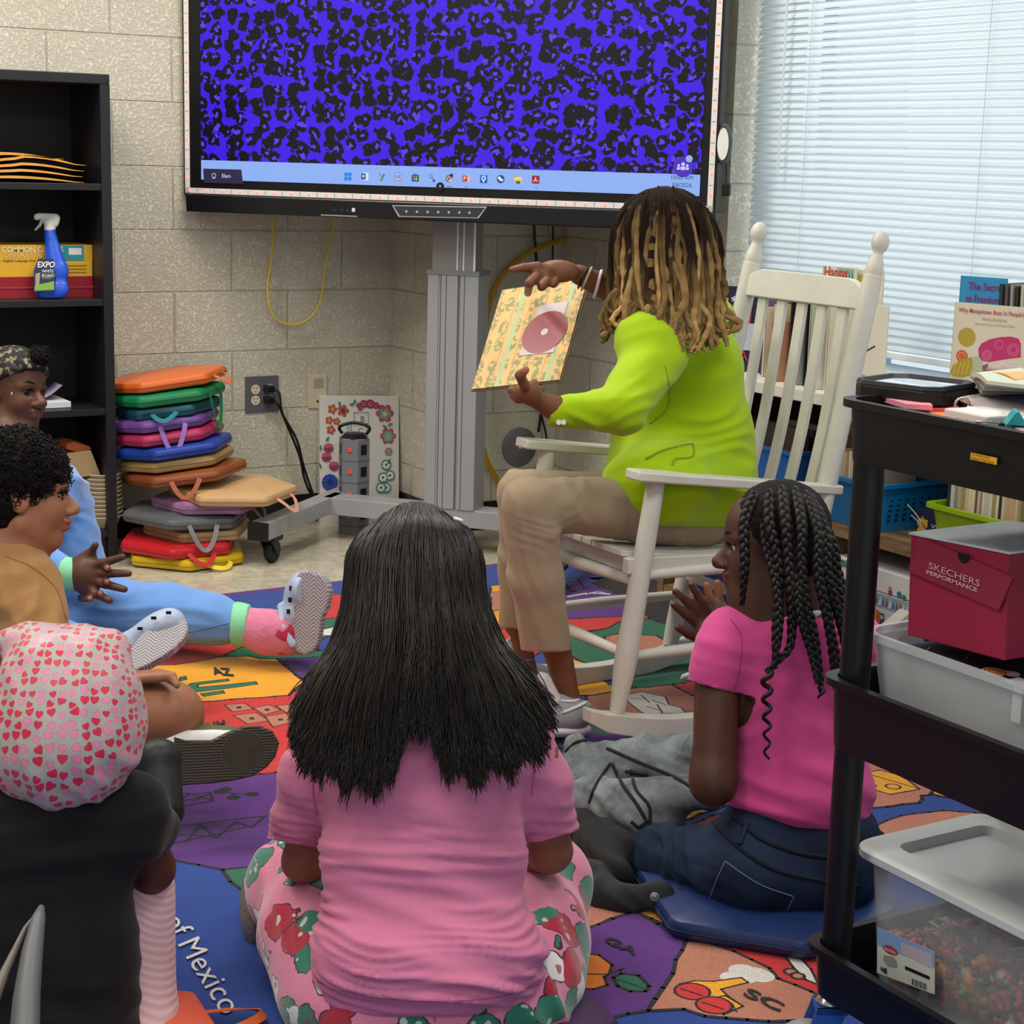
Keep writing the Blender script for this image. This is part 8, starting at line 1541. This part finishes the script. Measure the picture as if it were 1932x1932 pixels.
sole('clog_sole', S1_, 4.36, .018, sl_m, HG, (-.0006, 0)); put('clog', sculpt([U(E(H_(574, 1112, 4.41), 30, 36, 46), .02), U(C(H_(566, 1130, 4.42), H_(570, 1208, 4.42), 30, 28, .9), .03), U(E(H_(556, 1160, 4.43), 26, 30, 44), .02), S_(E(H_(512, 1182, 4.43), 36, 46, 40), .01), Hc(H_(600, 1150, 4.40), (.75, 0, -.75))], .0038, 1), clg, HG)
put('heel_strap', sculpt([U(C(H_(533, 1184, 4.375), H_(552, 1215, 4.37), 7, 8, .5), .005), U(C(H_(533, 1184, 4.375), H_(530, 1145, 4.40), 7, 7, .5), .005), U(C(H_(530, 1145, 4.40), H_(556, 1125, 4.41), 7, 8, .5), .005)], .003, 1), clg, HG)
for x, y in ((549, 1110), (547, 1132), (544, 1154)): 
    q = q_world(q_of(H_(x, y, 4.365))); MB().box(Fr(q, M[0], -M[1], -M[2]), (-.0045, -.006, -.002), (.0045, .006, .0008)).build('vent_hole', mat('hole_black', '070506', .8), HG)
S2_ = [(228, 1262), (232, 1246), (248, 1222), (268, 1196), (290, 1174), (314, 1161), (336, 1160), (351, 1170), (355, 1186), (348, 1204), (330, 1222), (308, 1238), (284, 1252), (262, 1262), (244, 1268)]
sole('clog_sole', S2_, 4.02, .018, sl_m, HG, (0, -.0012)); put('clog', sculpt([U(C(H_(236, 1232, 4.1), H_(322, 1180, 4.09), 36, 30, .9), .03), U(E(H_(300, 1182, 4.1), 44, 26, 44, -30), .02), Hc(H_(292, 1214, 4.06), (.45, .6, -.6))], .004, 1), clg, HG)
for x, y in ((318, 1156), (290, 1166), (264, 1186)): q = q_world(q_of(H_(x, y, 4.045))); MB().box(Fr(q, M[0], -M[1], -M[2]), (-.006, -.0035, -.002), (.006, .0035, .001)).build('vent_hole', mat('hole_black', '070506', .8), HG)
g = G('headscarf'); P_ = g.co(); a = g.ramp(g.noise(P_, 62, 3, .6), .55, .62); g.col(g.mix(a, '101214', '8d8268')).set(.8); g.bump(g.noise(P_, 60, 3), .4, .004)
sc_ = sculpt([U(h4.ell((-.06, 0, .20), (.45, .38, .37)), .02), U(h4.ell((-.25, 0, -.0), (.26, .33, .32)), .08*h4.s), ('h', (h4.p((.2, 0, .22)), np.array((.55, 0, -1.))@h4.R/1.14, 0), 0)], .004, 1, lambda V, N: folds(V, (1, .4, 0), .02, .1, 95)*.006); put('headscarf', sc_, g.m, HG)
hb6 = sculpt([U(E(H_(74, 672, 4.62), 17, 14, 16), .01)], .003, 1); put('hair_tuft', hb6, hairm('curl_base', .8, .15), HG, '14100c'); curls(hb6, 220, .004, .014, hairm('curl_hair', .55, .3), HG, 9, tr=.0014)
put('ear_stud', sculpt([U(C(H_(22, 742, 4.52), H_(22, 744, 4.52), 2, 2), .002)], .0012, 1), mat('stud_silver', 'c9c9cc', .2, .9), HG)
# ======== child in the heart print bonnet, nearest on the left
dk_ = 2.5; N_ = lambda x, y, d=dk_: (x, y, d); KB = person('child in a heart print satin bonnet and black T-shirt, nearest on the left', fl(100, 1990))
tb_ = [U(C(N_(20, 1560), N_(220, 1560), 120, 100, .8), .05), U(C(N_(60, 1620), N_(60, 1950), 190, 200, .7), .05), U(C(N_(250, 1530, 2.52), N_(282, 1560, 2.56), 82, 62), .03), U(C(N_(120, 1450), N_(120, 1540), 70, 110), .05), U(C(N_(110, 1800), N_(110, 2000), 145, 140, .8), .04), Hc(N_(288, 1602, 2.56), (-.45, 1, 0), 95)]
kvq = sculpt(tb_, .005, 1, lambda V, N: folds(V, (1, -.3, 0), .05, .3, 101)*.014+folds(V, (.7, 1, 0), .06, .3, 103)*.006-.008); put('t_shirt', kvq, cloth('black_jersey', '0e0f11', .8, var=.1, bump=.15, bs=700, sheen=.1), KB)
put('body', sculpt([U(C(N_(120, 1380), N_(120, 1480), 60, 60), .02), U(C(N_(60, 1560), N_(60, 1900), 120, 120, .6), .04), U(C(N_(270, 1560, 2.56), N_(288, 1640, 2.6), 42, 38), .02), U(C(N_(288, 1640, 2.6), N_(215, 1760, 2.75), 38, 30), .02), U(C(N_(215, 1760, 2.75), N_(150, 1800, 2.95), 28, 20), .02)]+hand_ops(HF(q_of(N_(150, 1800, 2.95)), (-.6, .1, .8), (0, -1, 0), .13), .5), .005, 1), sk5, KB, '4e2e20')
# bonnet with hearts (2D pattern mapped outwards from the back of the bonnet)
bc = q_of(N_(124, 1348, 2.46)); bo_ = [U(E(N_(116, 1345, 2.48), 136, 162, 140), .03), U(E(N_(120, 1400, 2.46), 138, 118, 135), .05), U(E(N_(60, 1210, 2.52), 74, 34, 60), .03), U(E(N_(175, 1215, 2.52), 72, 34, 60), .03), U(E(N_(178, 1330, 2.48), 66, 110, 110), .05)]
V, Q = sculpt(bo_, .0045, 1, lambda V, N: folds(V, (.25, 1, 0), .04, .2, 111)*.010+vnoise(V/.02, 7)*.002-.004)
rel = V-bc; rr_ = np.linalg.norm(rel, axis=1); th = np.arccos(np.clip(-rel[:, 2]/rr_, -1, 1)); ph = np.arctan2(rel[:, 1], rel[:, 0]); uv = np.stack([th*np.cos(ph), th*np.sin(ph), 0*th], 1)*.12
g = G('heart_satin'); P_ = g.co(attr='huv'); layers = None; colr = None
def hearts(sc, seed, colr):
    off = g.n('ShaderNodeVectorMath', operation='ADD'); g.link(P_, off.inputs[0]); off.inputs[1].default_value = (seed, seed*.7, 0)
    v = g.vor(off.outputs[0], sc, dims='2D', rnd=.5); dv = g.n('ShaderNodeVectorMath', operation='SUBTRACT'); g.link(off.outputs[0], dv.inputs[0]); g.link(v.outputs['Position'], dv.inputs[1]); x, y, _ = g.sep(dv.outputs[0]); c = g.sep(v.outputs['Color'])
    # voronoi cell position comes back in scaled-down space already; bring to heart units
    a = (c[0]-.5)*1.6; ca, sa = a.f('COSINE'), a.f('SINE'); k = sc*(1.95+c[1]*.8); X_, Y_ = (x*ca-y*sa)*k, (x*sa+y*ca)*k*-1.
    q = X_.f('ABSOLUTE'); yy = Y_-q.f('SQRT')*.62+.12; f_ = X_*X_+yy*yy*1.25; edge = g.ramp(f_, .82, .74); body = g.ramp(f_, .62, .54)
    return edge, body, c
e1, b1, c1 = hearts(54., 0., None)
pk_ = c1[2].f('GREATER_THAN', .58); dark = g.mix(pk_, 'b8173c', 'c2668a'); fillc = g.mix(pk_, 'cc2248', 'd884a4')
g.col(g.mix(b1, g.mix(e1, 'aba39f', dark), fillc)).set(.42, spec=.35, Sheen_Weight=.2); g.bump(g.noise(g.co(), 90, 3), .15, .002)
fast_mesh('bonnet', q_world(V), Q, g.m, KB, True, {'huv': ('FLOAT_VECTOR', uv)})
g = G('pink_rib_knit'); P_ = g.co(); x, y, z = g.sep(P_); rb = ((x*.5-y*.3+z*1.1+g.noise(P_, 6, 2)*.03)*620.).f('SINE'); g.col(g.mix(rb*.5+.5, 'cfa4a8', 'dcbabb')).set(.9, Sheen_Weight=.3); g.bump(rb*.0008, .6, 1.)
put('ribbed_trousers', sculpt([U(C(N_(246, 1680, 2.64), N_(240, 1930, 2.58), 84, 92, .8), .04), U(C(N_(240, 1640, 2.68), N_(150, 1640, 2.72), 60, 60), .04), U(C(N_(120, 1880, 2.6), N_(230, 2000, 2.55), 140, 110), .05), U(C(N_(200, 1780, 2.75), N_(60, 1800, 2.9), 80, 60), .04), U(E(N_(120, 2030, 2.5), 190, 70, 170), .04)], .006, 1), g.m, KB)
q = lambda x, y, w: (x, y, w); bsh = mat('black_leather', '101113', .5, spec=.35, var=.2, vs=30)
put('black_shoe', sculpt([U(C(q(298, 1440, 2.84), q(312, 1530, 2.80), 42, 36), .02), U(E(q(300, 1425, 2.85), 38, 26, 40), .02), U(C(q(262, 1470, 2.86), q(280, 1520, 2.84), 38, 40), .03)], .004, 1), bsh, KB)
put('black_shoe_sole', sculpt([U(C(q(322, 1425, 2.84), q(330, 1535, 2.80), 14, 14, .9), .01), U(C(q(300, 1406, 2.86), q(324, 1422, 2.84), 11, 14), .01)], .003, 1), mat('sole_black', '1d1e21', .6), KB)
floor_pad('orange seat pad with a loop handle at the bottom edge beside the pink ribbed trousers', 'd8541e', 225, 1985, .006, -35, .155, strap=0, sp='c8561c', droop=.0, hlen=.17)
# grey metal chair edge in the near left corner
ch = thing('metal_chair', 'grey metal chair back edge poking up in the near left corner', 'chair', tuple(dep(60, 1990, 1.5)))
P = [q_world(q_of(p)) for p in ((78, 1712, 1.62), (72, 1735, 1.60), (60, 1800, 1.55), (50, 1880, 1.5), (44, 1990, 1.44), (40, 2100, 1.4))]
MB().tube(P, [.003, .0065, .0095, .0115, .013, .013], 12).build('frame_tube', mat('dull_chrome', '5c5d60', .5, .4), ch, smooth=True)
P = [p-M[0]*.012*k-np.array((0, 0, .008*k)) for k, p in enumerate(P)]; MB().tube(P, [.001, .002, .004, .006, .008, .009], 8).build('back_shell_edge', mat('pale_shell', '6e6760', .5), ch, smooth=True)
